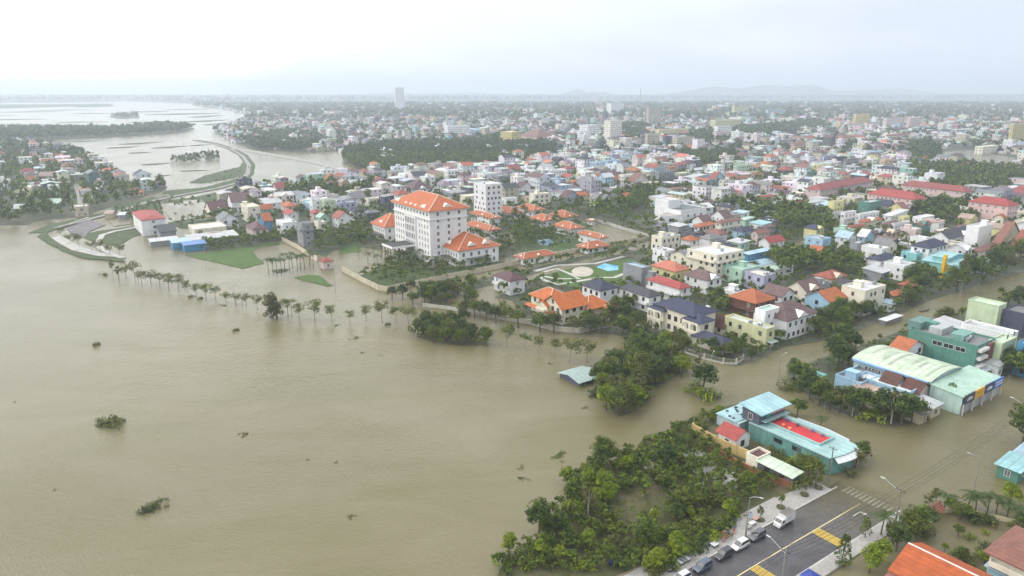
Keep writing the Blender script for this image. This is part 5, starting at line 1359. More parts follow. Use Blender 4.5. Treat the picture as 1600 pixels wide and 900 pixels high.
L_ = [
 (373, 282, 4, 21, 4, 'slate', 'flat', 'grey', {}), (349, 304, 6, 26, 2, 'white', 'hip', 'dark grey', {}), (418, 299, 11, 14, 2, 'white', 'flat', 'white', {}), (432, 294, 6, 16, 2, 'pinkish', 'gx', 'red', {}),
 (471, 293, 10, 14, 2, 'white', 'gy', 'grey', {}), (488, 294, 4, 20, 2, 'white', 'gx', 'dark grey', {}), (515, 289, 8, 18, 2, 'pinkish', 'hip', 'maroon', {}), (534, 285, 6, 11, 3, 'peach', 'gy', 'tan', {}),
 (550, 284, 6, 14, 3, 'white', 'flat', 'pale grey', {}), (566, 283, 8, 14, 2, 'white', 'flat', 'white', {}), (585, 282, 8, 16, 2, 'white', 'hip', 'orange', {}), (387, 325, 11, 19, 3, 'cream', 'flat', 'cream', {}),
 (409, 327, 5, 17, 2, 'cyan', 'gx', 'orange', {}), (412, 345, 8, 13, 2, 'bright blue', 'gx', 'orange', {}), (396, 359, 12, 23, 2, 'pinkish', 'hip', 'maroon', {'extras': 'b'}), (442, 350, 11, 22, 2, 'white', 'flat', 'white', {'extras': 'b', 'fh': 3.8}),
 (472, 352, 9, 17, 4, 'grey', 'flat', 'grey', {'extras': 'bl', 'fh': 3.1}), (497, 349, 6, 12, 2, 'cream', 'flat', 'pale grey', {}), (448, 323, 10, 18, 2, 'pinkish', 'hip', 'orange', {}), (452, 335, 9, 14, 2, 'white', 'gy', 'red', {}),
 (490, 333, 6, 14, 2, 'pinkish', 'hip', 'red', {}), (500, 340, 6, 14, 2, 'mint', 'gy', 'mint', {}), (528, 341, 9, 22, 2, 'white', 'gy', 'brick red', {}), (552, 331, 6, 24, 2, 'white', 'hip', 'navy', {'extras': 'b'}),
 (574, 333, 5, 20, 2, 'slate', 'hip', 'grey', {}), (488, 314, 5, 17, 3, 'white', 'flat', 'pale grey', {}), (507, 315, 5, 17, 3, 'pale green', 'flat', 'pale grey', {}), (530, 319, 6, 26, 2, 'lilac', 'flat', 'pale grey', {}),
 (548, 310, 8, 22, 2, 'white', 'gx', 'grey', {}), (576, 312, 6, 20, 2, 'cream', 'flat', 'cream', {}), (600, 308, 8, 16, 3, 'slate', 'sx', 'grey', {}), (622, 305, 10, 22, 2, 'white', 'hip', 'brick red', {}),
 (612, 280, 12, 26, 2, 'white', 'flat', 'white', {}), (633, 273, 10, 18, 3, 'white', 'flat', 'white', {}), (645, 296, 18, 32, 2, 'white', 'hip', 'maroon', {'extras': 'd'}), (664, 278, 8, 16, 3, 'white', 'flat', 'white', {}),
 (700, 268, 10, 20, 3, 'white', 'flat', 'pale grey', {}), (722, 274, 8, 14, 3, 'pinkish', 'hip', 'maroon', {}), (740, 282, 10, 14, 2, 'pinkish', 'hip', 'red', {}), (708, 303, 14, 20, 2, 'grey', 'sx', 'grey', {}), (728, 308, 10, 20, 2, 'cream', 'flat', 'cream', {}),
 (757, 273, 14, 20, 3, 'white', 'flat', 'mint', {}), (780, 276, 10, 18, 3, 'grey', 'flat', 'pale grey', {}), (790, 312, 6, 18, 2, 'white', 'flat', 'white', {'extras': 'b'}), (797, 265, 10, 16, 2, 'pinkish', 'gx', 'red', {}), (770, 258, 12, 18, 2, 'grey', 'sx', 'pale grey', {}), (742, 260, 12, 22, 2, 'pale green', 'sx', 'pale green', {}),
 (812, 296, 10, 22, 2, 'white', 'gy', 'maroon', {}), (835, 305, 8, 24, 3, 'cream', 'flat', 'cream', {}), (823, 262, 10, 18, 2, 'white', 'flat', 'pale grey', {}), (850, 265, 12, 16, 2, 'white', 'gx', 'pale grey', {}),
 (856, 268, 10, 30, 3, 'white', 'flat', 'white', {'extras': 't'}), (884, 264, 8, 16, 2, 'white', 'hip', 'red', {}), (822, 281, 8, 20, 2, 'white', 'gy', 'brown', {}), (846, 279, 10, 16, 2, 'pinkish', 'hip', 'maroon', {}), (864, 291, 10, 26, 2, 'white', 'hip', 'dark grey', {}),
 (883, 309, 9, 22, 2, 'lilac', 'gy', 'maroon', {}), (902, 306, 10, 20, 2, 'pale yellow', 'hip', 'orange', {'extras': 'b'}), (895, 285, 8, 20, 2, 'peach', 'hip', 'bright orange', {}), (909, 265, 8, 24, 3, 'white', 'flat', 'white', {'extras': 'b'}), (908, 279, 8, 14, 2, 'white', 'flat', 'dark grey', {}),
 (930, 311, 9, 16, 2, 'pale green', 'gy', 'grey', {}), (943, 312, 6, 14, 2, 'beige', 'gy', 'grey', {}), (957, 311, 8, 14, 2, 'white', 'gy', 'dark grey', {}), (974, 307, 10, 20, 2, 'lilac', 'hip', 'orange', {}),
 (945, 277, 10, 14, 3, 'light blue', 'gx', 'white', {}), (958, 280, 8, 18, 2, 'beige', 'gx', 'orange', {}), (975, 275, 8, 28, 3, 'cream', 'flat', 'cream', {}), (990, 284, 10, 24, 2, 'pinkish', 'gy', 'reddish brown', {'extras': 'd'}), (1010, 288, 8, 22, 3, 'olive green', 'flat', 'olive green', {}) if False else (1012, 287, 10, 20, 2, 'olive green', 'flat', 'cream', {}),
 (932, 255, 10, 14, 3, 'light blue', 'flat', 'pale grey', {}), (950, 252, 8, 20, 3, 'light blue', 'flat', 'pale blue', {}), (1010, 262, 6, 20, 3, 'grey', 'flat', 'pale grey', {}), (1030, 270, 6, 24, 3, 'grey', 'flat', 'pale grey', {}), (1062, 272, 10, 18, 2, 'olive green', 'flat', 'cream', {}),
 (1027, 252, 10, 16, 2, 'white', 'gx', 'brick red', {}), (1046, 262, 4, 12, 3, 'peach', 'hip', 'orange', {}), (1050, 297, 8, 22, 2, 'white', 'hip', 'reddish brown', {}), (1076, 297, 4, 36, 2, 'white', 'hip', 'reddish brown', {'extras': 'd'}),
 (1082, 278, 14, 22, 2, 'lilac', 'sx', 'pale grey', {}), (1115, 280, 8, 18, 2, 'light blue', 'gy', 'red', {}), (1131, 278, 8, 18, 2, 'peach', 'hip', 'orange', {}), (1150, 279, 6, 20, 2, 'beige', 'gx', 'orange', {}), (1110, 262, 14, 18, 2, 'white', 'mx', 'white', {}), (1084, 266, 12, 16, 2, 'white', 'mx', 'pale grey', {}),
 (1150, 260, 4, 26, 3, 'pale green', 'flat', 'white', {}), (1170, 270, 6, 18, 2, 'pale yellow', 'flat', 'cream', {}), (1178, 273, 4, 14, 2, 'peach', 'gx', 'orange', {}), (1180, 285, 6, 16, 2, 'white', 'flat', 'white', {}), (1141, 246, 6, 40, 2, 'pink', 'hip', 'red', {}),
 (1168, 312, 8, 44, 2, 'cream', 'hip', 'brick red', {}), (1200, 318, 4, 32, 2, 'white', 'hip', 'brown', {}), (1212, 318, 8, 18, 2, 'white', 'flat', 'pale grey', {'extras': 'b'}), (1242, 317, 7, 12, 2, 'pink', 'gx', 'red', {}), (1258, 322, 6, 18, 2, 'grey', 'flat', 'pale grey', {}), (1268, 318, 6, 24, 2, 'white', 'flat', 'white', {}),
 (1288, 322, 14, 18, 2, 'grey', 'sx', 'pale blue', {}), (1304, 317, 10, 15, 4, 'pale yellow', 'flat', 'pale grey', {}), (1300, 333, 10, 16, 2, 'white', 'flat', 'cream', {}), (1320, 334, 6, 18, 3, 'white', 'flat', 'white', {'extras': 'b'}),
 (1358, 318, 16, 20, 3, 'teal', 'flat', 'pale grey', {}), (1344, 337, 8, 30, 2, 'white', 'flat', 'white', {}), (1352, 347, 10, 26, 1, 'cream', 'hip', 'orange', {'H': 5.0, 'extras': 'd'}), (1322, 357, 8, 30, 1, 'yellow', 'hip', 'brick red', {'H': 5.0}), (1326, 372, 20, 12, 2, 'white', 'gy', 'pale blue', {}),
 (1352, 370, 12, 14, 2, 'light blue', 'gy', 'white', {}), (1340, 382, 12, 12, 2, 'grey', 'flat', 'white', {'extras': 'b'}), (1366, 365, 8, 22, 2, 'grey', 'gx', 'brown', {'extras': 'd'}), (1386, 366, 6, 22, 2, 'beige', 'gx', 'brown', {'extras': 'd'}), (1390, 352, 14, 20, 2, 'beige', 'hip', 'brown', {}),
 (1392, 338, 12, 26, 2, 'white', 'sx', 'white', {}), (1412, 341, 8, 10, 2, 'pale yellow', 'flat', 'cream', {}), (1398, 352, 6, 24, 2, 'white', 'flat', 'white', {}), (1440, 342, 14, 20, 2, 'white', 'flat', 'white', {}), (1437, 353, 11, 18, 2, 'teal', 'gx', 'reddish brown', {'extras': 'd'}),
 (1466, 361, 6, 16, 1, 'beige', 'mx', 'cream', {}), (1482, 373, 4, 52, 2, 'white', 'gx', 'dark grey', {'extras': 'd'}), (1530, 357, 20, 22, 4, 'white', 'flat', 'white', {'keep': 0.15}), (1568, 340, 14, 14, 2, 'cream', 'gx', 'orange', {}), (1562, 380, 10, 34, 2, 'beige', 'gy', 'reddish brown', {'extras': 'd'}), (1532, 393, 16, 30, 1, 'cream', 'hip', 'reddish brown', {'H': 4.6}), (1592, 384, 10, 24, 2, 'beige', 'gy', 'brick red', {}),
 (1202, 379, 16, 24, 2, 'white', 'gx', 'red', {}), (1272, 399, 16, 28, 1, 'white', 'gy', 'orange', {'H': 4.5, 'rise': 3.4}), (1093, 354, 10, 26, 2, 'pinkish', 'hip', 'orange', {}), (1098, 346, 16, 14, 2, 'white', 'gx', 'brown', {}), (1126, 348, 8, 32, 3, 'cream', 'hip', 'reddish brown', {'extras': 'b'}), (1164, 344, 8, 14, 2, 'mint', 'sx', 'mint', {}),
 (1160, 362, 14, 20, 2, 'light blue', 'hip', 'navy', {'extras': 'b'}), (1184, 365, 10, 18, 2, 'pinkish', 'gx', 'reddish brown', {}), (1196, 356, 8, 16, 2, 'grey', 'hip', 'brown', {}), (1078, 376, 14, 14, 2, 'white', 'hip', 'orange', {}), (1169, 398, 9, 38, 2, 'bright blue', 'sy', 'pale blue', {}), (1160, 424, 30, 28, 2, 'mint', 'flat', 'mint', {}),
 (1186, 415, 22, 24, 1, 'white', 'mx', 'pale blue', {}), (1210, 424, 22, 30, 1, 'white', 'flat', 'mint', {'extras': ''}),
 # left village across the river
 (22, 300, 30, 16, 2, 'pale yellow', 'flat', 'pale grey', {'yaw': 10, 'Lb': 14}), (60, 275, 14, 22, 2, 'pinkish', 'gx', 'tan', {'yaw': 10}), (52, 262, 16, 18, 2, 'white', 'flat', 'pale blue', {'yaw': 10}), (84, 268, 10, 16, 1, 'grey', 'mx', 'pale blue', {'yaw': 10}),
 (88, 288, 8, 14, 2, 'pale yellow', 'hip', 'reddish brown', {'yaw': 10}), (112, 272, 10, 20, 1, 'white', 'mx', 'pale grey', {'yaw': 10}), (72, 318, 10, 22, 1, 'teal', 'mx', 'mint', {'yaw': 10}), (112, 325, 10, 10, 1, 'white', 'mx', 'white', {'yaw': 10}), (20, 326, 20, 20, 1, 'grey', 'mx', 'pale grey', {'yaw': 10}), (46, 236, 12, 14, 1, 'pinkish', 'gx', 'orange', {'yaw': 10}),
 (12, 248, 14, 14, 1, 'white', 'mx', 'pale grey', {'yaw': 10}), (150, 296, 8, 16, 1, 'grey', 'mx', 'pale grey', {'yaw': 10}), (163, 334, 6, 12, 1, 'beige', 'mx', 'tan', {'yaw': 10}), (184, 336, 4, 10, 1, 'grey', 'mx', 'white', {'yaw': 10}),
]
for t in L_:
    house(*t[:8], None, **t[8])

# white hall with dark flat roof and rounded front
def white_hall():
    yaw = R(35); H = 9.0
    c = at(1064, 331, H); ax = Vector((math.cos(yaw), math.sin(yaw), 0)); bx = Vector((-math.sin(yaw), math.cos(yaw), 0))
    La = min(solve_len(c, ax, 1104), 46); Lb = min(max(solve_len(c, bx, 1030), 20), 46)
    ctr = c + ax * La / 2 + bx * Lb / 2
    root = thing("conference_hall", (ctr.x, ctr.y, 0.05), yaw, 'hall', 'modern white hall with dark flat roof, curved front and square white tower')
    x0, x1, y0, y1 = -La / 2, La / 2, -Lb / 2, Lb / 2
    foot(ctr.x, ctr.y, yaw, La / 2 + 8, Lb / 2 + 1)
    W = WALLC['white']
    vol(root, x0, y0, x1, y1, 0, H, W, 'flat', (112, 122, 124))
    pts = [(x0 - 14 * math.sin(math.pi * k / 8), y0 - 2 + Lb * 0.72 * k / 8) for k in range(9)]
    poly = [(p[0], p[1]) for p in pts[::-1]]
    mb = MB(); mb.prism([(x0 - 0.01, y0 - 2)] + pts[1:-1] + [(x0 - 0.01, y0 - 2 + Lb * 0.72)], 0, H - 2.2); mb.build("curved_front", surf('plaster', W), root)
    mb = MB(); mb.prism([(x0 - 0.3, y0 - 1.6)] + [(p[0] + 0.5, p[1]) for p in pts[1:-1]] + [(x0 - 0.3, y0 - 2.4 + Lb * 0.72)], H - 2.19, H - 1.9); mb.build("front_roof", surf('slab', (176, 170, 164)), root)
    for k in range(8):
        p, q = Vector((*pts[k], 0)), Vector((*pts[k + 1], 0)); mid = (p + q) / 2; d = (q - p)
        if k in (1, 2, 4, 5, 6):
            o = put("window", window_mesh(max(1.0, d.length - 1.6), 1.8, 'g'), root, mid.x, mid.y, 3.3 if k % 2 else 0.8, math.atan2(-d.y, -d.x))
    vol(root, x0 + 1, y1 - 8, x0 + 12, y1 + 4, 0, H + 5.0, W, 'flat', (200, 200, 198), wname="tower_wall", rname="tower_roof")
    win_grid(root, 'R', x0 + 4, x1 - 2, y0, [5.0], 1.2, 1.2, 6.0, 'g', 1.0)
    win_grid(root, 'R', x0 + 4, x1 - 8, y0, [1.0], 3.0, 2.2, 7.0, 'g', 1.0)
white_hall()
house(1034, 373, 16, 29, 3, 'cream', 'flat', 'pale grey', 'cream three-storey office with white framed front beside the long pond wall', extras='t', wk='g', keep=1.0)
house(1120, 401, 46, 42, 4, 'cream', 'flat', 'white', 'large cream four-storey apartment house with white roof and rounded balconies', fh=3.0, keep=1.0, wk='b', extras='bl', name='apartment_block', cat='building')
house(759, 290, 19, 25, 7, 'white', 'flat', 'white', 'white seven-storey apartment tower behind the orange pavilions', fh=3.5, keep=1.0, wk='g', extras='', name='apartment_block', cat='building')
# pink school
for a in [(1282, 297, 6, 98, 3, 'red', 'long pink school wing with coral roof furthest left', 40), (1430, 312, 74, 18, 3, 'red', 'main pink school block with wide coral hipped roof', 30), (1508, 300, 100, 8, 3, 'red', 'long pink school wing with coral roof behind the main block', 30),
          (1576, 322, 62, 16, 4, 'red', 'pink school house with coral roof nearest the trees at the edge', 30), (1622, 304, 52, 24, 2, 'red', 'pink school block with coral roof half out of view', 30)]:
    house(a[0], a[1], a[2], a[3], a[4], 'pink', 'hip', a[5], a[6], a[7], 'school_block', fh=3.4, group='pink school buildings', cat='school', keep=1.0, La=12 if a[3] == 8 else None, Lb=12 if a[2] == 6 else None)
# big buildings of the middle distance and the skyline
def block(x, y, wl_, wr_, H, wall, rc, label, yaw=35, name='apartment_block', cat='building', roof='flat', La=None, Lb=None):
    return house(x, y, wl_, wr_, max(2, round(H / 3.4)), wall, roof, rc, label, yaw, name, La=La, Lb=Lb, H=H, fh=3.4, group=None, cat=cat, extras='', desc=label, keep=1)
for a in [(954, 189, 10, 18, 36, 'cream', 'cream', 'cream nine-storey block with pale bands in the middle distance'), (919, 196, 14, 18, 26, 'white', 'pale blue', 'bluish-white block left of the cream nine-storey block'), (906, 206, 4, 16, 18, 'white', 'white', 'low white block in front of the bluish-white block'),
          (1014, 168, 4, 20, 44, 'beige', 'tan', 'tall grey-beige tower beyond the cream blocks'), (955, 162, 7, 20, 40, 'white', 'pale grey', 'pale hazy twin-winged block near the radio mast'), (1148, 166, 4, 22, 36, 'pale yellow', 'cream', 'pale yellow tower on the far side of the town'),
          (1118, 188, 8, 40, 22, 'pale yellow', 'cream', 'wide cream government building below the pale yellow tower'), (1122, 198, 6, 22, 20, 'white', 'pale grey', 'white cube building in front of the wide cream building'), (1338, 179, 4, 22, 32, 'yellow', 'cream', 'yellow apartment tower far across the town'),
          (1386, 185, 6, 26, 26, 'pinkish', 'pale grey', 'pinkish slab block beside the yellow apartment tower'), (1422, 185, 5, 18, 27, 'pink', 'pale grey', 'pink-white slab block, the right one of the pair'), (1584, 195, 5, 24, 34, 'yellow', 'cream', 'yellow tower at the far right edge of the town'),
          (1012, 210, 4, 18, 22, 'beige', 'cream', 'beige square block below the grey-beige tower'), (1030, 203, 6, 46, 18, 'pale yellow', 'pale grey', 'broad pale yellow building with stepped roof'), (700, 197, 6, 34, 22, 'white', 'white', 'white hospital block at the edge of the wood'),
          (745, 203, 30, 14, 14, 'light blue', 'pale blue', 'long glass-fronted hall beside the white hospital block'), (800, 207, 18, 14, 20, 'yellow', 'cream', 'yellow building beside the pagoda-roofed hall'), (512, 174, 6, 24, 22, 'pinkish', 'tan', 'pinkish building among haze above the far trees'),
          (640, 182, 8, 24, 16, 'peach', 'tan', 'peach building far behind the wood'), (1200, 172, 4, 24, 24, 'light blue', 'pale blue', 'pale blue block below the distant hills'), (1058, 216, 8, 24, 16, 'beige', 'tan', 'beige block right of the dark framed house'), (1040, 214, 4, 10, 16, 'slate', 'grey', 'dark framed house between beige blocks'),
          (1120, 207, 6, 20, 14, 'pinkish', 'pale grey', 'pinkish-white block below the white cube'), (1242, 225, 8, 22, 14, 'peach', 'reddish brown', 'peach four-storey house with brown roof'), (1303, 215, 6, 40, 12, 'peach', 'orange', 'long peach building with orange roof beyond the yellow house'), (1390, 212, 6, 38, 12, 'pinkish', 'red', 'long pinkish building with red roof before the lake trees'),
          (1363, 238, 10, 18, 13, 'light blue', 'pale blue', 'light blue modern house above the school'), (1382, 251, 6, 14, 14, 'peach', 'cream', 'peach tower house near the school'), (1288, 245, 8, 16, 12, 'lilac', 'pale grey', 'lilac-grey house in the middle of the roofs'), (1306, 247, 6, 18, 12, 'slate', 'grey', 'dark slate house in the middle of the roofs'), (1322, 250, 4, 20, 12, 'grey', 'pale grey', 'grey house beside the dark slate one'),
          (1278, 260, 8, 20, 9, 'yellow', 'cream', 'bright yellow house amid grey roofs'), (1270, 270, 6, 30, 6, 'teal', 'teal', 'low teal shed below the bright yellow house'), (1536, 230, 12, 24, 10, 'cream', 'cream', 'cream hall by the far shore of the lake'), (1505, 256, 6, 12, 8, 'mint', 'red', 'small mint house with red roof on the lake shore'), (1500, 203, 10, 20, 10, 'white', 'white', 'white hall among trees above the lake')]:
    r_ = 'hip' if a[6] in ('reddish brown', 'orange', 'red') else 'flat'
    block(*a, roof=r_)
block(617, 137, 1, 14, 92, 'white', 'white', 'lone white high-rise tower above the hazy skyline', name='high_rise')
# pagoda-roofed hall
hr, La, Lb, H = house(838, 214, 26, 30, 3, 'pink', 'hip', 'reddish brown', 'hall with broad pagoda-like brown roof and white ribs', 35, 'pagoda_hall', group=None, cat='hall', H=12, rise=12, caps=True)
# radio mast
m_ = thing("radio_mast", at(999, 186, 0), 0, 'mast', 'slender lattice radio mast on the hazy skyline')
mb = MB(); hh = 88.0
for k in range(4):
    a = k * math.pi / 2 + 0.6
    mb.tube([(2.4 * math.cos(a), 2.4 * math.sin(a), 0), (0.4 * math.cos(a), 0.4 * math.sin(a), hh)], 0.35, 4)
mb.build("leg_frame", simple("mast_red_grey", (170, 160, 166), 0.6), m_)
mb = MB()
for z in range(6, 84, 6):
    r0 = 2.4 - 2.0 * z / hh; r1 = 2.4 - 2.0 * (z + 6) / hh
    for k in range(4):
        a = k * math.pi / 2 + 0.6; b = a + math.pi / 2
        mb.tube([(r0 * math.cos(a), r0 * math.sin(a), z), (r1 * math.cos(b), r1 * math.sin(b), z + 6)], 0.16, 3)
mb.build("lattice", simple("mast_red_grey", (170, 160, 166), 0.6), m_)

# ---- bottom-right corner house and its neighbour -------------------------------
def corner_house():
    yaw = math.atan2(RD.y, RD.x)
    H = 4.0; rise = 2.4
    r0 = at(1418, 850, H + rise); r1 = at(1505, 892, H + rise)
    bx = (r0 - r1); bx.z = 0; bx.normalize()
    ax = Vector((bx.y, -bx.x, 0))
    if ax.x < 0: ax = -ax
    yaw = math.atan2(ax.y, ax.x)
    e = at(1377, 888, H - 0.3)
    half = abs((e - r0).dot(ax))
    half = min(max(half, 4), 8)
    ctr = r0 - bx * 14
    root = thing("house", (ctr.x, ctr.y, 0.05), yaw, 'house', 'low house with bright orange tiled roof and white ridge at the street corner', 'houses of the flooded town')
    W = WALLC['cream']
    x0, x1, y0, y1 = -half + 0.8, half - 0.8, -14, 13.4
    foot(ctr.x, ctr.y, yaw, half, 14)
    mb = MB(); walls_gable(mb, x0, y0, x1, y1, 0, H, rise * (x1 / half), 'y'); mb.build("wall", surf('plaster', W), root)
    rb = MB(); roof_gable(rb, x0, y0, x1, y1, H, rise, 'y', 0.6); rb.build("roof", surf('tile', (186, 92, 40)), root)
    # lower, older strip of roof along the near eave
    sb = MB(); sb.add([(x0 - 0.5, y1 + 0.5, H - 0.35), (x0 - 0.5, y0, H - 0.35), (x0 - 3.0, y0, H - 1.15), (x0 - 3.0, y1 + 0.5, H - 1.15), (x0 - 0.5, y1 + 0.5, H - 0.5), (x0 - 0.5, y0, H - 0.5), (x0 - 3.0, y0, H - 1.3), (x0 - 3.0, y1 + 0.5, H - 1.3)],
                      [(0, 3, 2, 1), (4, 5, 6, 7), (2, 3, 7, 6), (0, 4, 7, 3)]); sb.build("porch_roof", surf('tile', (150, 92, 84)), root)
    for k in range(46):
        mb = MB(); mb.tube([(0, -0.29, 0), (0, 0.29, 0)], 0.17, 6)
        o = mb.build("ridge_tile", surf('paint', (222, 214, 206)), root) if k == 0 else link("ridge_tile", o.data, root)
        o.location = (0, y1 + 0.2 - k * 0.6, H + rise + 0.24)
    return root
corner_house()
house(1640, 905, 92, 30, 2, 'cream', 'hip', 'reddish brown', 'cream house with brown tiled roof and shuttered windows at the garden edge', 35, H=5.2, wk='b', keep=1.0, extras='l', La=12, oh=0.9)
house(1600, 912, 55, 40, 1, 'light blue', 'sx', 'pale blue', 'pale blue metal lean-to roof below the brown-roofed house', H=2.6, keep=0, name='shed', cat='shed', group=None, La=8)

# ---- walls and fences ------------------------------------------------------------
def wall_line(name, px, h, t, mat, label, cat='wall', posts=0.0, pmat=None, z=0.05, bars=False):
    P = [at(x, y, 0) for x, y in px]
    c = sum(P, Vector()) / len(P)
    root = thing(name, (c.x, c.y, z), 0, cat, label)
    for i in range(len(P) - 1):
        a, b = P[i] - c, P[i + 1] - c; L = (b - a).length
        M = Matrix.Translation((a.x, a.y, 0)) @ Matrix.Rotation(math.atan2(b.y - a.y, b.x - a.x), 4, 'Z')
        mb = MB()
        if bars:
            mb.box(0, -t / 2, 0, L, t / 2, 0.5, M=M)
            mb.box(0, -0.03, h - 0.12, L, 0.03, h - 0.05, M=M); mb.box(0, -0.03, 0.6, L, 0.03, 0.66, M=M)
            k = int(L / 0.35)
            for q in range(k): mb.box(q * L / k, -0.015, 0.501, q * L / k + 0.04, 0.015, h, M=M)
        else: mb.box(0, -t / 2, 0, L, t / 2, h, M=M)
        mb.build("panel", mat, root)
        if posts:
            k = max(1, int(L / posts)); me = None
            for q in range(k + 1):
                if me is None:
                    pb = MB(); pb.box(-0.2, -t / 2 - 0.1, 0, 0.2, t / 2 + 0.1, h + 0.25); o = pb.build("post", pmat or mat, root); me = o.data
                else: o = link("post", me, root)
                o.matrix_local = M @ Matrix.Translation((q * L / k, 0, 0.0))
    return root
CW = surf('plaster', (206, 196, 172))
wall_line("boundary_wall", [(535, 424), (560, 438), (592, 454), (606, 456), (632, 450)], 2.4, 0.25, CW, 'cream boundary wall along the flooded corner of the hotel garden', posts=4)
wall_line("boundary_wall", [(632, 450), (700, 436), (780, 420), (850, 404), (930, 389), (1010, 374)], 2.4, 0.25, CW, 'long cream boundary wall behind the hotel beside the flooded road', posts=4)
wall_line("boundary_wall", [(441, 377), (465, 389), (484, 402)], 2.4, 0.25, CW, 'cream boundary wall left of the hotel gate', posts=4)
wall_line("boundary_wall", [(934, 347), (975, 360), (1014, 371)], 2.0, 0.25, surf('plaster', (186, 182, 176)), 'pale wall on the far side of the long pond', posts=5)
wall_line("garden_wall", [(780, 499), (830, 508), (868, 518), (905, 521), (948, 512)], 2.0, 0.25, surf('plaster', (200, 194, 180)), 'white garden wall in front of the orange villa', posts=5)
wall_line("garden_wall", [(660, 479), (700, 484), (740, 492), (780, 499)], 1.5, 0.25, surf('plaster', (190, 186, 174)), 'low pale wall under the street trees by the muddy yard')
wall_line("garden_fence", [(1070, 552), (1100, 562), (1130, 569), (1150, 570), (1161, 563)], 1.9, 0.25, surf('plaster', (206, 200, 188)), 'white-footed railing fence around the navy-roofed villa garden', cat='fence', posts=5, bars=True)
wall_line("garden_fence", [(1000, 541), (1035, 547), (1070, 552)], 1.9, 0.25, surf('plaster', (206, 200, 188)), 'white-footed railing fence behind the grove', cat='fence', posts=5, bars=True)
wall_line("yard_wall", [(1082, 677), (1118, 697), (1150, 712), (1184, 726)], 2.6, 0.3, surf('plaster', (206, 182, 122)), 'tall yellowish yard wall beside the red-roofed house', posts=6)
wall_line("yard_wall", [(1108, 703), (1150, 726), (1190, 746), (1215, 757)], 1.4, 0.3, surf('brick', (176, 112, 76)), 'low bare brick wall between the rubble and the yellow wall')
wall_line("yard_wall", [(1215, 757), (1237, 765)], 1.8, 0.3, surf('brick', (166, 104, 76)), 'short broken brick wall at the pavement end')
wall_line("garden_wall", [(1452, 803), (1500, 800), (1545, 810), (1600, 822)], 1.0, 0.25, surf('plaster', (206, 196, 160)), 'low cream wall behind the row of garden palms')
wall_line("track_fence", [(1010, 872), (1065, 842), (1110, 812)], 1.0, 0.08, simple("weathered_wood", (122, 112, 98), 0.9), 'thin weathered wooden fence along the dirt track', cat='fence', bars=True)
wall_line("hotel_gate", [(487, 404), (496, 409)], 2.6, 0.4, surf('plaster', (222, 204, 196)), 'pinkish gate wall beside the red-roofed gatehouse', cat='gate')
# ---- infill: the rest of the town ------------------------------------------------
index_feet()
WATER_PX = [[(690, 474), (745, 452), (800, 440), (850, 424), (960, 394), (1016, 377), (1022, 385), (950, 402), (870, 426), (812, 446), (770, 468), (715, 482)],
            [(905, 346), (928, 348), (1000, 366), (1012, 374), (985, 386), (945, 376), (925, 368)], [(1222, 388), (1262, 374), (1285, 380), (1262, 390), (1238, 396)],
            [(1455, 241), (1478, 233), (1515, 232), (1590, 245), (1598, 264), (1575, 273), (1540, 266), (1490, 256)], [(1535, 300), (1552, 282), (1575, 286), (1572, 306)], [(838, 432), (880, 420), (985, 402), (1004, 412), (975, 442), (930, 454), (880, 449)],
            [(1128, 338), (1105, 350), (1098, 344), (1125, 330), (1140, 318), (1146, 324)], [(735, 478), (760, 464), (800, 470), (810, 484), (770, 492)]]
WOOD_PX = [[(535, 252), (545, 236), (600, 228), (700, 226), (780, 214), (840, 216), (866, 230), (868, 248), (800, 256), (740, 262), (690, 266), (600, 272), (560, 266)],   # the dark wood
           [(384, 222), (400, 212), (450, 208), (500, 212), (512, 228), (480, 237), (420, 236), (390, 231)], [(1060, 212), (1130, 204), (1200, 198), (1280, 190), (1300, 200), (1220, 214), (1150, 222), (1080, 226)],
           [(1060, 245), (1150, 243), (1160, 262), (1090, 262)], [(1410, 228), (1450, 222), (1470, 236), (1460, 252), (1420, 250)], [(1420, 262), (1500, 262), (1600, 270), (1600, 290), (1560, 300), (1520, 306), (1450, 300), (1420, 284)],
           [(930, 318), (1000, 300), (1040, 302), (990, 330), (960, 345), (920, 335)], [(1130, 322), (1200, 330), (1300, 340), (1300, 372), (1230, 366), (1150, 340)], [(1390, 318), (1470, 322), (1520, 330), (1520, 352), (1450, 348)],
           [(1290, 300), (1340, 300), (1350, 316), (1300, 312)], [(960, 196), (1010, 196), (1015, 220), (980, 226)], [(1200, 405), (1290, 402), (1350, 420), (1350, 436), (1280, 428), (1200, 440)], [(440, 302), (480, 298), (540, 296), (600, 290), (606, 300), (520, 312), (450, 316)],
           [(1560, 270), (1700, 262), (1700, 300), (1600, 300)]]
WATER_G = [pxpoly(p) for p in WATER_PX]
WOOD_G = [pxpoly(p) for p in WOOD_PX]
def free_ground(x, y, m):
    if on_building(x, y, m): return False
    return not any(inside(w, x, y) for w in WATER_G)
def wall_pick(r):
    return r.choices(['white', 'cream', 'grey', 'light blue', 'pale yellow', 'pinkish', 'lilac', 'mint', 'beige', 'teal', 'peach', 'olive green', 'cyan', 'dark grey'], [40, 16, 10, 5, 3, 5, 4, 1.5, 8, 0.6, 1.2, 1, 1, 4])[0]
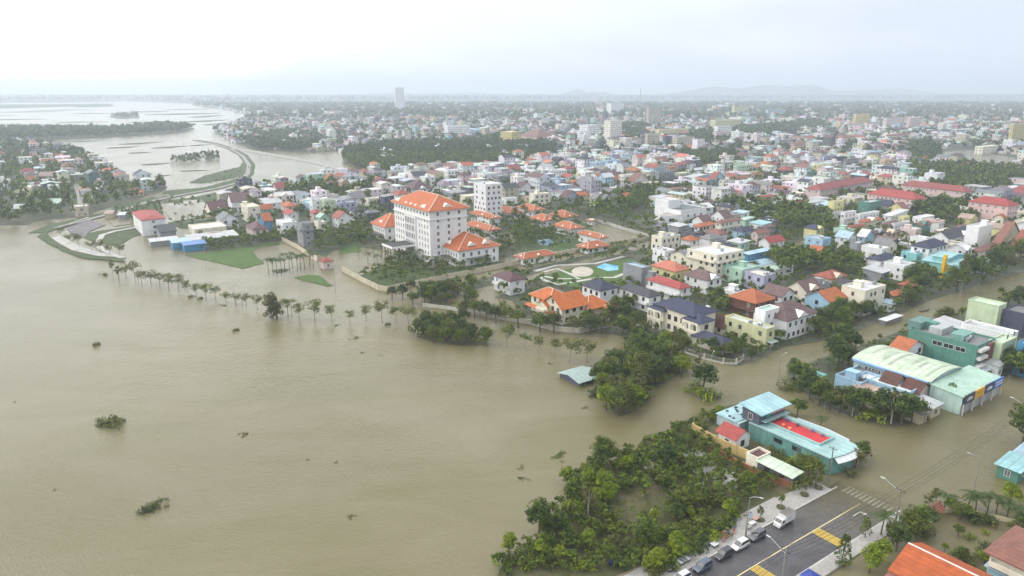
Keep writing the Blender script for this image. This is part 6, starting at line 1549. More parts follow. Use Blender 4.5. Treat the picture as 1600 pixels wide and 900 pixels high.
def roof_pick(r):
    k = r.choices(['flat', 'hip', 'gx', 'gy', 'sx', 'mx'], [40, 11, 10, 9, 14, 16])[0]
    if k in ('hip', 'gx', 'gy'): c = r.choices(['orange', 'red', 'brick red', 'maroon', 'brown', 'reddish brown', 'navy', 'dark grey', 'grey', 'salmon'], [4, 3, 4, 6, 10, 7, 3, 8, 10, 2])[0]
    elif k in ('sx', 'mx'): c = r.choices(['pale grey', 'white', 'pale blue', 'mint', 'cyan', 'grey', 'tan', 'red'], [12, 10, 6, 1.5, 1, 7, 3, 0.8])[0]
    else: c = r.choices(['pale grey', 'white', 'cream', 'grey', 'tan', 'mint'], [10, 8, 4, 5, 2, 1])[0]
    return k, c
r = random.Random(42)
cands = []
A0 = R(35); ca, sa = math.cos(A0), math.sin(A0)
CITY_NEAR = CITY
def add_lots(dmin, dmax, su, sv, keep):
    """building lots on a slightly disturbed street grid turned 35 degrees"""
    n = int(dmax * 1.5 / su)
    for i in range(-n, n):
        for j in range(-int(dmax * 1.5 / sv), int(dmax * 1.5 / sv)):
            u = i * su; v = j * sv + (i % 7) * 1.5
            if i % 6 == 0 or j % 9 == 0: continue          # streets
            u += r.uniform(-2, 2); v += r.uniform(-1.5, 1.5)
            x = u * ca - v * sa; y = u * sa + v * ca
            if y < dmin or y > dmax or abs(x) > y * 0.82 + 40: continue
            if r.random() > keep(x, y): continue
            cands.append((x, y))
def dens(x, y):
    return 0.72 if y < 1500 else 0.5
add_lots(200, 900, 11.5, 15, lambda x, y: 0.78)
add_lots(900, 1900, 14, 18, lambda x, y: 0.62)
add_lots(1900, 4300, 24, 30, lambda x, y: 0.55)
rows = []
for x, y in cands:
    inC = inside(CITY, x, y)
    inV = (not inC) and inside(LEFT_VILLAGE, x, y)
    inP = (not inC) and y > 2600
    if not (inC or inV or inP): continue
    px_, py_, d = proj((x, y, 0))
    if inP and px_ < 420 and not inside(far_pts, x, y): continue
    if not free_ground(x, y, 7.0 if y < 900 else 6): continue
    if (540 < px_ < 1020 and py_ > 322) or (px_ >= 1020 and py_ > 480) or (px_ > 1380 and py_ > 410) or (px_ <= 540 and py_ > 335 and not inV): continue
    w = any(inside(g, x, y) for g in WOOD_G)
    if w and r.random() < 0.93: continue
    if inV and r.random() < 0.55: continue
    if inP and r.random() < 0.35: continue
    rows.append((d, x, y))
rows.sort()
N_IND = 90         # how many of the infill houses are things of their own (the rest are one mass)
ind = 0; mass = []
for d, x, y in rows:
    px_, py_, _ = proj((x, y, 0))
    k, c = roof_pick(r); wc = wall_pick(r)
    fl = r.choices([1, 2, 3, 4], [24, 44, 24, 8])[0]
    if d > 900: fl = r.choices([1, 2, 3, 4, 6], [25, 38, 24, 10, 3])[0]
    La = r.uniform(7, 13) * (1.0 if d < 1900 else 1.6); Lb = r.uniform(9, 17) * (1.0 if d < 1900 else 1.6)
    if py_ > 322 and px_ > 1000: La, Lb, fl = r.uniform(6, 8.5), r.uniform(8, 11), min(fl, 2)
    yw = 35 + r.uniform(-5, 5) + (90 if r.random() < 0.2 else 0)
    if ind < N_IND and -60 < px_ < 1660:
        if any(abs(x - q[0]) + abs(y - q[1]) < 9 for q in mass[-40:]): continue
        ind += 1
        yr = R(yw); ax = Vector((math.cos(yr), math.sin(yr), 0)); bx = Vector((-math.sin(yr), math.cos(yr), 0))
        H = fl * 3.3
        cpt = Vector((x, y, H)) - ax * La / 2 - bx * Lb / 2
        cx_, cy_, _ = proj(cpt)
        house(cx_, cy_, 0, 0, fl, wc, k, c, None, yw, None, La=La, Lb=Lb, extras=r.choice(('', '', 'b', 'd', 't')) if k != 'flat' else r.choice(('', 'b', 't')))
    else:
        mass.append((x, y, R(yw), La, Lb, fl * 3.2, k, wc, c))
        if d < 1200: foot(x, y, R(yw), La / 2, Lb / 2)
index_feet()

def town_mass(rows):
    """the remaining roofs of the town, one mesh with a colour on every face"""
    V = []; F = []; Cc = []
    def face(idx, col): F.append(idx); Cc.append(col)
    rr = random.Random(9)
    for (x, y, yw, La, Lb, H, k, wc, rc) in rows:
        c, s = math.cos(yw), math.sin(yw)
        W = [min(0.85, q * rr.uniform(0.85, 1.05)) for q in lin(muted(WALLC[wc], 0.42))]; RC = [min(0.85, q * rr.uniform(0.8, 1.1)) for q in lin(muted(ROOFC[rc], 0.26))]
        hx, hy = La / 2, Lb / 2
        b = len(V)
        def P(a, e, z): V.append((x + a * c - e * s, y + a * s + e * c, z))
        for z in (0.0, H):
            P(-hx, -hy, z); P(hx, -hy, z); P(hx, hy, z); P(-hx, hy, z)
        for i in range(4): face((b + i, b + (i + 1) % 4, b + 4 + (i + 1) % 4, b + 4 + i), W)
        if k in ('hip', 'gx', 'gy', 'mx'):
            o = 0.5; zr = H + min(La, Lb) * (0.30 if k != 'mx' else 0.12)
            q = len(V)
            P(-hx - o, -hy - o, H); P(hx + o, -hy - o, H); P(hx + o, hy + o, H); P(-hx - o, hy + o, H)
            ins = hy * 0.0
            if La >= Lb:
                e = (hx - hy * 0.9) if k == 'hip' else hx + o
                P(-max(e, 0.3), 0, zr); P(max(e, 0.3), 0, zr)
                face((q, q + 1, q + 5, q + 4), RC); face((q + 2, q + 3, q + 4, q + 5), RC); face((q + 1, q + 2, q + 5), RC if k == 'hip' else W); face((q + 3, q, q + 4), RC if k == 'hip' else W)
            else:
                e = (hy - hx * 0.9) if k == 'hip' else hy + o
                P(0, -max(e, 0.3), zr); P(0, max(e, 0.3), zr)
                face((q + 1, q + 2, q + 5, q + 4), RC); face((q + 3, q, q + 4, q + 5), RC); face((q, q + 1, q + 4), RC if k == 'hip' else W); face((q + 2, q + 3, q + 5), RC if k == 'hip' else W)
        else:
            face((b + 4, b + 5, b + 6, b + 7), RC)
            if H > 6 and rr.random() < 0.6:
                q = len(V); a0, e0 = rr.uniform(-hx * 0.4, hx * 0.4), rr.uniform(-hy * 0.3, hy * 0.6)
                for z in (H, H + 2.6):
                    P(a0 - 1.4, e0 - 2, z); P(a0 + 1.4, e0 - 2, z); P(a0 + 1.4, e0 + 2, z); P(a0 - 1.4, e0 + 2, z)
                for i in range(4): face((q + i, q + (i + 1) % 4, q + 4 + (i + 1) % 4, q + 4 + i), W)
                face((q + 4, q + 5, q + 6, q + 7), RC)
        # dark rows of windows on the two fronts
        D = (0.05, 0.055, 0.06)
        nf = int(H / 3.2)
        if math.hypot(x, y) < 2200:
            for f in range(nf):
                z0 = f * 3.2 + 1.0
                for (L, side) in ((La, 0), (Lb, 1)):
                    nw = max(1, int(L / 3.4))
                    for i in range(nw):
                        if rr.random() < 0.35: continue
                        a = -L / 2 + L * (i + 0.5) / nw; q = len(V)
                        if side == 0:
                            for aa, zz in ((a - 0.65, z0), (a + 0.65, z0), (a + 0.65, z0 + 1.4), (a - 0.65, z0 + 1.4)): P(aa, -hy - 0.06, zz)
                        else:
                            for aa, zz in ((a + 0.65, z0), (a - 0.65, z0), (a - 0.65, z0 + 1.4), (a + 0.65, z0 + 1.4)): P(-hx - 0.06, aa, zz)
                        face((q, q + 1, q + 2, q + 3), D)
    me = bpy.data.meshes.new("distant_houses")
    me.from_pydata(V, [], F)
    at_ = me.attributes.new("col", 'FLOAT_COLOR', 'FACE')
    flat = np.ones((len(F), 4), dtype=np.float32); flat[:, :3] = np.array(Cc, dtype=np.float32)
    at_.data.foreach_set("color", flat.ravel())
    m, n, l, b = new_mat("town_paint")
    a = n.new("ShaderNodeAttribute"); a.attribute_name = "col"
    pos = geo_pos(n)
    g = noise(n, l, pos, 0.3, 4, 0.6)
    colr = mixrgb(n, l, 1.0, a.outputs["Color"], ramp(n, l, g, [(0.35, 0.72), (0.7, 1.0)]), 'MULTIPLY')
    l.new(colr, b.inputs["Base Color"]); b.inputs["Roughness"].default_value = 0.8
    me.materials.append(m)
    link("distant_houses", me, None, 'stuff')
town_mass(mass)
print("houses:", NHOUSE[0], "infill:", ind, "mass:", len(mass))
# ------------------------------------------------------------------ vegetation
def leaf_cloud(seed, clumps, per, leaf, long_=1.0, droop=0.0):
    """clumps: list of (centre, radius). Leaf-shaped quads scattered over and through each clump -> (V, F-count, shade)"""
    g = np.random.default_rng(seed)
    Vs = []; S = []
    for (c, rad) in clumps:
        k = per
        d = g.normal(size=(k, 3)); d /= np.linalg.norm(d, axis=1)[:, None]
        rr = rad * (0.55 + 0.5 * g.random(k)) ** 0.8
        p = np.array(c) + d * rr[:, None] * np.array([1, 1, 0.8])
        nrm = d + g.normal(scale=0.55, size=(k, 3)) + np.array([0, 0, 0.8])
        nrm /= np.linalg.norm(nrm, axis=1)[:, None]
        t = np.cross(nrm, g.normal(size=(k, 3))); t /= np.linalg.norm(t, axis=1)[:, None]
        t[:, 2] -= droop; t /= np.linalg.norm(t, axis=1)[:, None]
        b = np.cross(nrm, t)
        L = leaf * (0.7 + 0.6 * g.random(k))[:, None]
        q = np.stack([p - t * L * long_, p - b * L * 0.45, p + t * L * long_, p + b * L * 0.45], axis=1)
        Vs.append(q.reshape(-1, 3))
        S.append(np.clip(g.normal(0.5, 0.33) + g.normal(scale=0.14, size=k), 0, 1))  # wide tone spread per clump stands in for lit and shadowed foliage
    V = np.concatenate(Vs).astype(np.float32); S = np.concatenate(S).astype(np.float32)
    return V, S

def quads_mesh(name, V, S, mat, tone=None):
    n = len(V) // 4
    me = bpy.data.meshes.new(name)
    me.vertices.add(len(V)); me.vertices.foreach_set("co", V.ravel())
    me.loops.add(n * 4); me.loops.foreach_set("vertex_index", np.arange(n * 4, dtype=np.int32))
    me.polygons.add(n); me.polygons.foreach_set("loop_start", np.arange(0, n * 4, 4, dtype=np.int32))
    a = me.attributes.new("shade", 'FLOAT', 'FACE'); a.data.foreach_set("value", S)
    if tone is not None:
        a = me.attributes.new("tone", 'FLOAT', 'FACE'); a.data.foreach_set("value", tone)
    me.materials.append(mat)
    me.update(calc_edges=True)
    return me

def crown_clumps(g, n, rx, rz, zc, flat=1.0, hollow=0.35):
    out = []
    for _ in range(n):
        d = g.normal(size=3); d /= np.linalg.norm(d)
        if d[2] < -0.35: d[2] = -d[2] * 0.4
        rad = rx * (hollow + (1 - hollow) * g.random() ** 0.5) * 0.78
        lump = 0.8 + 0.4 * g.random()
        out.append(((d[0] * rad * lump, d[1] * rad * lump, zc + d[2] * rz * lump * 0.8), rx * (0.24 + 0.16 * g.random())))
    return out

def limb_mesh(seed, h, r0, spread, nl, mat, lean=0.0, multi=1):
    r = random.Random(seed); mb = MB()
    for m in range(multi):
        bx, by = (r.uniform(-0.5, 0.5), r.uniform(-0.5, 0.5)) if multi > 1 else (0, 0)
        tx, ty = r.uniform(-lean, lean) + bx * 2, r.uniform(-lean, lean) + by * 2
        top = Vector((tx, ty, h * 0.62))
        mb.tube([(bx, by, -0.6), (bx + tx * 0.3, by + ty * 0.3, h * 0.3), top, top + Vector((tx * 0.2, ty * 0.2, h * 0.22))], [r0, r0 * 0.78, r0 * 0.55, r0 * 0.2], 6)
        for k in range(nl):
            a = k * 6.283 / nl + r.uniform(-0.4, 0.4); s = spread * r.uniform(0.6, 0.95)
            b = Vector((bx + tx * 0.5, by + ty * 0.5, h * r.uniform(0.36, 0.58)))
            e = Vector((math.cos(a) * s + tx, math.sin(a) * s + ty, h * r.uniform(0.68, 0.88)))
            mb.tube([b, (b + e) / 2 + Vector((0, 0, -0.05 * h)), e], [r0 * 0.45, r0 * 0.3, r0 * 0.1], 5)
    return mb.mesh("trunk", [mat])

SPECIES = {}
def species(key, n_var, make):
    SPECIES[key] = [make(i) for i in range(n_var)]
def mk_broad(i, mat=LEAF, ncl=40, per=36, leaf=0.32, h=7.5, rx=2.9, rz=2.3, seed=0, bark=BARK):
    g = np.random.default_rng(100 + seed * 17 + i)
    V, S = leaf_cloud(200 + seed * 31 + i, crown_clumps(g, ncl, rx * g.uniform(0.85, 1.15), rz * g.uniform(0.85, 1.15) * 1.2, h * 0.57), per, leaf)
    return quads_mesh("crown", V, S, mat), limb_mesh(seed * 7 + i, h, 0.16 + 0.012 * h, rx * 0.8, 5, bark, 0.5), h, rx
species('broad', 5, lambda i: mk_broad(i, (LEAF, LEAF_DARK, LEAF, LEAF_OLIVE, LEAF_DARK)[i], seed=1))
species('bright', 3, lambda i: mk_broad(i, LEAF_BRIGHT, 34, 38, 0.28, 6.0, 2.3, 2.0, seed=2))
species('dense', 4, lambda i: mk_broad(i, LEAF_DARK if i % 2 else LEAF, 48, 38, 0.33, 9.0, 3.3, 3.1, seed=3))
species('thin', 4, lambda i: mk_broad(i, LEAF_OLIVE if i % 2 else LEAF, 22, 30, 0.26, 8.0, 2.0, 2.6, seed=4, bark=PALE_BARK))
def mk_street(i):
    g = np.random.default_rng(500 + i)
    cl = []
    for k in range(17):
        a = g.uniform(0, 6.283); rr = 2.35 * g.random() ** 0.6
        cl.append(((math.cos(a) * rr, math.sin(a) * rr, 3.7 + 2.5 * g.random() - rr * 0.2), 0.72 + 0.35 * g.random()))
    V, S = leaf_cloud(520 + i, cl, 34, 0.25)
    return quads_mesh("crown", V, S, LEAF_OLIVE if i % 2 else LEAF), limb_mesh(540 + i, 6.0, 0.15, 1.9, 5, PALE_BARK, 0.25), 6.0, 2.2
species('street', 5, mk_street)
def mk_shrub(i):
    g = np.random.default_rng(600 + i)
    cl = [((g.normal() * 0.7, g.normal() * 0.7, 0.35 + 0.7 * g.random()), 0.5 + 0.3 * g.random()) for _ in range(9)]
    V, S = leaf_cloud(620 + i, cl, 40, 0.17)
    mb = MB()
    for k in range(5):
        a = k * 1.26; mb.tube([(0, 0, -0.4), (math.cos(a) * 0.5, math.sin(a) * 0.5, 0.8)], [0.05, 0.02], 4)
    return quads_mesh("foliage", V, S, (LEAF, LEAF_DARK, LEAF_BRIGHT, LEAF_OLIVE)[i % 4]), mb.mesh("stem", [BARK]), 1.5, 1.1
species('shrub', 8, mk_shrub)
def mk_willow(i):
    g = np.random.default_rng(700 + i)
    cl = [((g.normal() * 1.3, g.normal() * 1.3, 1.5 + 7.5 * g.random()), 1.0 + 0.5 * g.random()) for _ in range(30)]
    cl = [((c[0] * (1.15 - 0.05 * c[2]), c[1] * (1.15 - 0.05 * c[2]), c[2]), r_) for c, r_ in cl]
    V, S = leaf_cloud(720 + i, cl, 46, 0.30, 1.6, 0.6)
    return quads_mesh("crown", V, S, LEAF_OLIVE if i else LEAF), limb_mesh(740 + i, 8.0, 0.2, 1.6, 4, BARK, 0.4, 2), 9.5, 2.6
species('willow', 2, mk_willow)
def mk_cypress(i):
    g = np.random.default_rng(760 + i)
    cl = [((g.normal() * 0.25 * (1.2 - z / 7), g.normal() * 0.25 * (1.2 - z / 7), z), 0.85 * (1.15 - z / 8)) for z in np.linspace(0.9, 6.4, 16)]
    V, S = leaf_cloud(770 + i, cl, 36, 0.22, 1.2)
    return quads_mesh("crown", V, S, LEAF_DARK), limb_mesh(780 + i, 5.5, 0.12, 0.5, 3, BARK), 7.0, 0.9
species('cypress', 2, mk_cypress)
def mk_conifer(i):      # tiered young street tree (whorled branches)
    g = np.random.default_rng(790 + i); cl = []
    for z in (1.3, 2.1, 2.9, 3.7, 4.4, 5.0):
        R_ = 1.3 * (1.1 - z / 6.2)
        for k in range(6):
            a = k * 1.05 + z; cl.append(((math.cos(a) * R_, math.sin(a) * R_, z + 0.1), 0.34))
    V, S = leaf_cloud(795 + i, cl, 16, 0.2)
    return quads_mesh("crown", V, S, LEAF_DARK if i else LEAF), limb_mesh(798 + i, 5.6, 0.1, 0.9, 6, BARK), 5.4, 1.3
species('tiered', 2, mk_conifer)
# reeds and dry stalks
def mk_reed(i):
    g = np.random.default_rng(830 + i); n = 120
    b = np.column_stack([g.normal(scale=0.8, size=n), g.normal(scale=0.8, size=n), np.zeros(n)])
    t = b + np.column_stack([g.normal(scale=0.5, size=n), g.normal(scale=0.5, size=n), g.uniform(1.4, 2.8, n)])
    w = np.column_stack([g.normal(scale=0.05, size=n), g.normal(scale=0.05, size=n), np.zeros(n)])
    V = np.stack([b - w, b + w, t + w * 0.3, t - w * 0.3], axis=1).reshape(-1, 3).astype(np.float32)
    return quads_mesh("stalks", V, np.clip(g.normal(0.5, 0.3, n), 0, 1).astype(np.float32), DRY if i % 2 == 0 else LEAF_OLIVE)
REED = [mk_reed(i) for i in range(4)]
# palms: separate fronds for the near ones
def frond_mesh(L, seed, wide=0.62):
    r = random.Random(seed); mb = MB()
    pts = []
    for k in range(9):
        t = k / 8
        pts.append(Vector((L * (t * 0.92), 0, L * (0.42 * t - 0.75 * t * t))))
    for k in range(8):
        p, q = pts[k], pts[k + 1]
        w = wide * L * 0.5 * (math.sin(math.pi * min(1, (k + 0.7) / 8.4)) ** 0.7)
        for s in (-1, 1):
            for h in (0.0, 0.5):
                o = p.lerp(q, h); o2 = p.lerp(q, h + 0.5); e = o2 + Vector((0.10 * L, s * w, -0.35 * w + r.uniform(-0.05, 0.05)))
                mb.add([o, o2, e], [(0, 1, 2)])
    me = mb.mesh("frond", [PALM_LEAF])
    a = me.attributes.new("shade", 'FLOAT', 'FACE')
    a.data.foreach_set("value", [min(1, max(0, r.gauss(0.5, 0.25))) for _ in mb.f])
    return me
FROND = [frond_mesh(2.9, k) for k in range(4)]
def palm_trunk(h, seed):
    r = random.Random(seed); mb = MB(); lx, ly = r.uniform(-0.5, 0.5), r.uniform(-0.5, 0.5)
    mb.tube([(0, 0, -0.6), (lx * 0.3, ly * 0.3, h * 0.4), (lx * 0.7, ly * 0.7, h * 0.75), (lx, ly, h)], [0.19, 0.13, 0.11, 0.10], 7)
    return mb.mesh("trunk", [BARK]), Vector((lx, ly, h))
PTR = [palm_trunk(1.0 * h, 880 + h) for h in (4, 5, 6, 7)]
def far_palm_crown(i):
    g = random.Random(890 + i); mb = MB()
    for k in range(11):
        a = k * 0.571 + g.uniform(-0.2, 0.2); f = FROND[k % 4]; M = Matrix.Rotation(a, 4, 'Z') @ Matrix.Rotation(g.uniform(-0.5, 0.25), 4, 'Y')
        vv = [M @ v.co for v in f.vertices]; mb.add(vv, [tuple(p.vertices) for p in f.polygons])
    me = mb.mesh("crown", [PALM_LEAF]); a = me.attributes.new("shade", 'FLOAT', 'FACE'); a.data.foreach_set("value", [min(1, max(0, g.gauss(0.5, 0.25))) for _ in mb.f])
    return me
PCROWN = [far_palm_crown(i) for i in range(3)]
def mk_banana(i):
    g = random.Random(900 + i); mb = MB()
    for k in range(8):
        a = g.uniform(0, 6.283); L = g.uniform(1.4, 2.3); t0 = g.uniform(0.6, 1.1)
        prev = None
        for s in range(6):
            t = s / 5; c = Vector((math.cos(a) * L * t * 0.75, math.sin(a) * L * t * 0.75, t0 + L * (0.9 * t - 0.85 * t * t)))
            w = 0.30 * math.sin(math.pi * min(1, 0.12 + t * 0.85)); sd = Vector((-math.sin(a), math.cos(a), 0)) * w
            cur = (c - sd, c + sd)
            if prev: mb.add([prev[0], prev[1], cur[1], cur[0]], [(0, 1, 2, 3)])
            prev = cur
    me = mb.mesh("foliage", [LEAF_BRIGHT]); a = me.attributes.new("shade", 'FLOAT', 'FACE'); a.data.foreach_set("value", [min(1, max(0, g.gauss(0.5, 0.25))) for _ in mb.f])
    st = MB(); st.tube([(0, 0, -0.3), (0, 0, 1.0)], [0.16, 0.1], 6)
    return me, st.mesh("stem", [LEAF_OLIVE]), 2.6, 1.6
species('banana', 3, mk_banana)

NAMES = {'broad': ('broadleaf_tree', 'tree'), 'bright': ('broadleaf_tree', 'tree'), 'dense': ('broadleaf_tree', 'tree'), 'thin': ('broadleaf_tree', 'tree'), 'street': ('street_tree', 'tree'), 'shrub': ('shrub', 'shrub'),
         'willow': ('willow_tree', 'tree'), 'cypress': ('cypress_tree', 'tree'), 'tiered': ('young_tree', 'tree'), 'banana': ('banana_plant', 'plant')}
DESC = {'broad': 'leafy green tree', 'bright': 'bright yellow-green tree', 'dense': 'dense dark tree', 'thin': 'thin open tree with pale trunk', 'street': 'umbrella-shaped street tree', 'shrub': 'low leafy shrub', 'willow': 'tall feathery tree', 'cypress': 'narrow dark cypress', 'tiered': 'young tree with tiered branches', 'banana': 'banana plant with broad leaves'}
TREES = []
def tree(kind, p, s=1.0, label=None, group=None, r=RNG, desc=None, z=0.05):
    sp = r.choice(SPECIES[kind])
    nm, cat = NAMES[kind]
    root = thing(nm, (p[0], p[1], z), r.uniform(0, 6.283), cat, label, group or {'street': 'street trees', 'shrub': 'shrubs'}.get(kind, 'trees of the flooded town'), desc or DESC[kind])
    sx = s * r.uniform(0.9, 1.1)
    root.scale = (sx, sx, s * r.uniform(0.85, 1.15))
    root.rotation_euler.x = r.uniform(-0.07, 0.07); root.rotation_euler.y = r.uniform(-0.07, 0.07)
    link(sp[0].name.split('.')[0], sp[0], root); link(sp[1].name.split('.')[0], sp[1], root)
    TREES.append((p[0], p[1]))
    return root
def palm(p, s=1.0, near=False, label=None, group='palm trees', desc='palm tree', r=RNG, hsel=None, z=0.05):
    root = thing('palm_tree', (p[0], p[1], z), r.uniform(0, 6.283), 'palm', label, group, desc)
    root.scale = (s, s, s)
    tr, top = PTR[r.randrange(4) if hsel is None else hsel]
    link("trunk", tr, root)
    if near:
        for k in range(10):
            o = link("frond", FROND[k % 4], root); o.location = top
            o.rotation_euler = (0, r.uniform(-0.55, 0.30), k * 0.628 + r.uniform(-0.2, 0.2))
    else:
        o = link("crown", PCROWN[r.randrange(3)], root); o.location = top; o.rotation_euler = (0, 0, r.uniform(0, 6))
    TREES.append((p[0], p[1]))
    return root

# --- the row of street trees standing in the flood
rt = random.Random(3)
ROW = [(197, 434), (211, 437), (222, 445), (236, 444), (250, 447), (264, 452), (279, 452), (294, 459), (307, 462), (322, 469), (337, 467), (354, 475), (369, 476), (385, 480), (402, 482), (450, 494), (468, 500), (492, 501), (519, 501), (547, 505), (572, 501), (597, 502), (619, 502), (638, 505), (791, 542), (820, 544), (842, 550), (866, 557), (890, 565), (917, 564)]
for i, (x, y) in enumerate(ROW):
    tree('street', at(x, y), rt.uniform(0.78, 1.3), None, 'street trees standing in the flood along the river', rt, 'umbrella-shaped street tree in the flooded riverside row')
for (x, y) in [(97, 373), (110, 381), (124, 388), (144, 393), (158, 395), (172, 398), (187, 401)]:
    tree('street', at(x, y), rt.uniform(1.0, 1.25), None, 'street trees on the river pavement', rt, 'umbrella-shaped tree on the pale river pavement')
tree('willow', at(425, 497), 1.15, 'big feathery tree standing alone in the flood in the riverside row', None, rt)
tree('willow', at(433, 498), 0.8, 'smaller feathery tree leaning on the big one in the riverside row', None, rt)
tree('thin', at(186, 437), 1.0, 'tall thin tree at the river end of the street tree row', None, rt)
tree('thin', at(176, 428), 0.8, 'small thin tree on the grassy tip by the river', None, rt)
for (x, y) in [(725, 495), (742, 497), (760, 501), (775, 505), (790, 507), (810, 512), (844, 518), (865, 520), (895, 523), (922, 522), (940, 520)]:
    tree('street' if rt.random() < 0.4 else 'broad', at(x, y), rt.uniform(0.95, 1.2), None, 'trees along the villa walls', rt, 'round street tree in front of the villa walls')
for (x, y, k, s) in [(1097, 618, 'broad', 1.0), (1088, 612, 'thin', 0.9), (1107, 622, 'shrub', 1.6), (1098, 624, 'shrub', 1.9), (1080, 610, 'shrub', 1.5), (938, 592, 'broad', 0.7), (932, 606, 'dense', 0.65), (946, 600, 'broad', 0.8), (936, 622, 'thin', 0.7), (930, 618, 'shrub', 1.6), (1010, 625, 'shrub', 1.4),
                     (1255, 606, 'thin', 0.9), (1240, 600, 'broad', 0.8), (1232, 606, 'shrub', 1.6), (1302, 568, 'dense', 0.9), (1318, 560, 'dense', 1.0), (1310, 575, 'broad', 0.9), (1325, 572, 'broad', 0.8), (1335, 550, 'broad', 0.7), (1293, 580, 'palm', 1.0),
                     (1265, 625, 'dense', 0.75), (1280, 632, 'dense', 0.8), (1296, 640, 'broad', 0.8), (1312, 645, 'broad', 0.85), (1330, 650, 'dense', 0.8), (1345, 652, 'broad', 0.8), (1375, 656, 'broad', 0.95), (1392, 662, 'thin', 0.9), (1408, 666, 'dense', 0.85), (1424, 662, 'broad', 0.8), (1360, 657, 'shrub', 1.8), (1436, 655, 'shrub', 1.5),
                     (1484, 632, 'broad', 0.6), (1496, 628, 'shrub', 1.6), (1510, 618, 'shrub', 1.2), (1523, 605, 'shrub', 1.5), (1538, 598, 'shrub', 1.6), (1548, 602, 'shrub', 1.0), (1586, 590, 'broad', 1.05), (1574, 582, 'broad', 0.9), (1598, 588, 'dense', 0.9), (1597, 694, 'dense', 1.1), (1604, 705, 'dense', 0.9),
                     (1336, 730, 'broad', 0.55), (1345, 718, 'broad', 0.5), (1326, 742, 'shrub', 1.2), (1245, 650, 'broad', 0.55), (1262, 752, 'broad', 0.75), (1275, 757, 'thin', 0.6), (1247, 757, 'shrub', 1.6),
                     (1358, 895, 'bright', 1.05), (1372, 880, 'bright', 0.9), (1400, 862, 'dense', 0.8), (1420, 845, 'broad', 0.9), (1395, 850, 'broad', 0.75), (1432, 838, 'dense', 0.75), (1448, 822, 'broad', 0.65), (1440, 835, 'shrub', 1.6), (1412, 900, 'bright', 0.5),
                     (1450, 800, 'thin', 0.7), (1461, 790, 'thin', 0.6), (1483, 800, 'bright', 0.6), (1500, 812, 'broad', 0.7), (1518, 812, 'shrub', 1.6), (1530, 815, 'shrub', 1.5), (1545, 818, 'shrub', 1.4), (1576, 790, 'bright', 0.95), (1497, 838, 'broad', 0.42), (1583, 838, 'broad', 0.55), (1595, 830, 'dense', 0.5),
                     (1517, 842, 'shrub', 0.9), (1540, 833, 'shrub', 0.7), (1476, 862, 'bright', 0.34), (1490, 868, 'shrub', 0.8), (1500, 882, 'broad', 0.5), (1510, 880, 'shrub', 1.6), (1538, 858, 'shrub', 1.2), (1538, 880, 'bright', 0.5), (1545, 872, 'shrub', 1.3), (1480, 872, 'shrub', 0.7),
                     (1475, 508, 'broad', 0.8), (1470, 500, 'shrub', 1.5), (1500, 503, 'thin', 0.6), (1494, 456, 'dense', 1.0), (1510, 445, 'dense', 1.1), (1530, 440, 'dense', 1.1), (1550, 432, 'dense', 1.1), (1570, 425, 'broad', 1.1), (1590, 415, 'dense', 1.2), (1590, 480, 'dense', 0.9), (1574, 478, 'broad', 0.8)]:
    if k == 'palm': palm(at(x, y), s, False, None, 'palm trees', 'palm tree among hedge trees', rt)
    else: tree(k, at(x, y), s * ((1.35 if k != 'shrub' else 1.25) if x < 1340 or y < 780 else 0.95), None, None, rt)
# street trees in pits on the near pavement
for i, (x, y) in enumerate([(1188, 812), (1220, 792), (1257, 772), (1279, 761)]):
    o = tree('thin', at(x, y, 0.4), 0.42, None, 'young trees in pavement pits', rt, 'thin young tree in a round pavement pit')
    pit = MB(); pit.prism(oval(0, 0, 0.9, 0.9, 14), 0.0, 0.14); pb = pit.build("tree_pit", G_SCRUB); pb.location = at(x, y, 0.4) + Vector((0, 0, -0.02)); pb['kind'] = 'structure'
tree('tiered', at(1315, 878, 0.4), 1.15, 'young tiered tree in a planted tub on the near right pavement', None, rt, z=0.4)
tree('tiered', at(1352, 838, 0.4), 0.85, 'young tiered tree by the kerb beside the bright clipped tree', None, rt, z=0.4)
tree('shrub', at(1319, 884, 0.4), 0.9, 'dark shrub at the foot of the young tiered tree', None, rt, z=0.4)
# near palms round the garden
for i, (x, y, s, h) in enumerate([(1376, 836, 0.9, 1), (1424, 838, 0.75, 1), (1440, 830, 0.8, 1), (1420, 850, 0.7, 0), (1475, 795, 0.8, 0), (1511, 797, 0.85, 1), (1524, 800, 0.9, 0), (1542, 803, 0.85, 1), (1556, 806, 0.85, 1), (1572, 812, 0.9, 0), (1588, 818, 0.8, 0), (1602, 822, 0.85, 0), (1281, 668, 0.7, 0), (1322, 712, 0.5, 0)]):
    palm(at(x, y), s, True, None, 'garden palms at the street corner', 'palm with drooping fronds', rt, h)
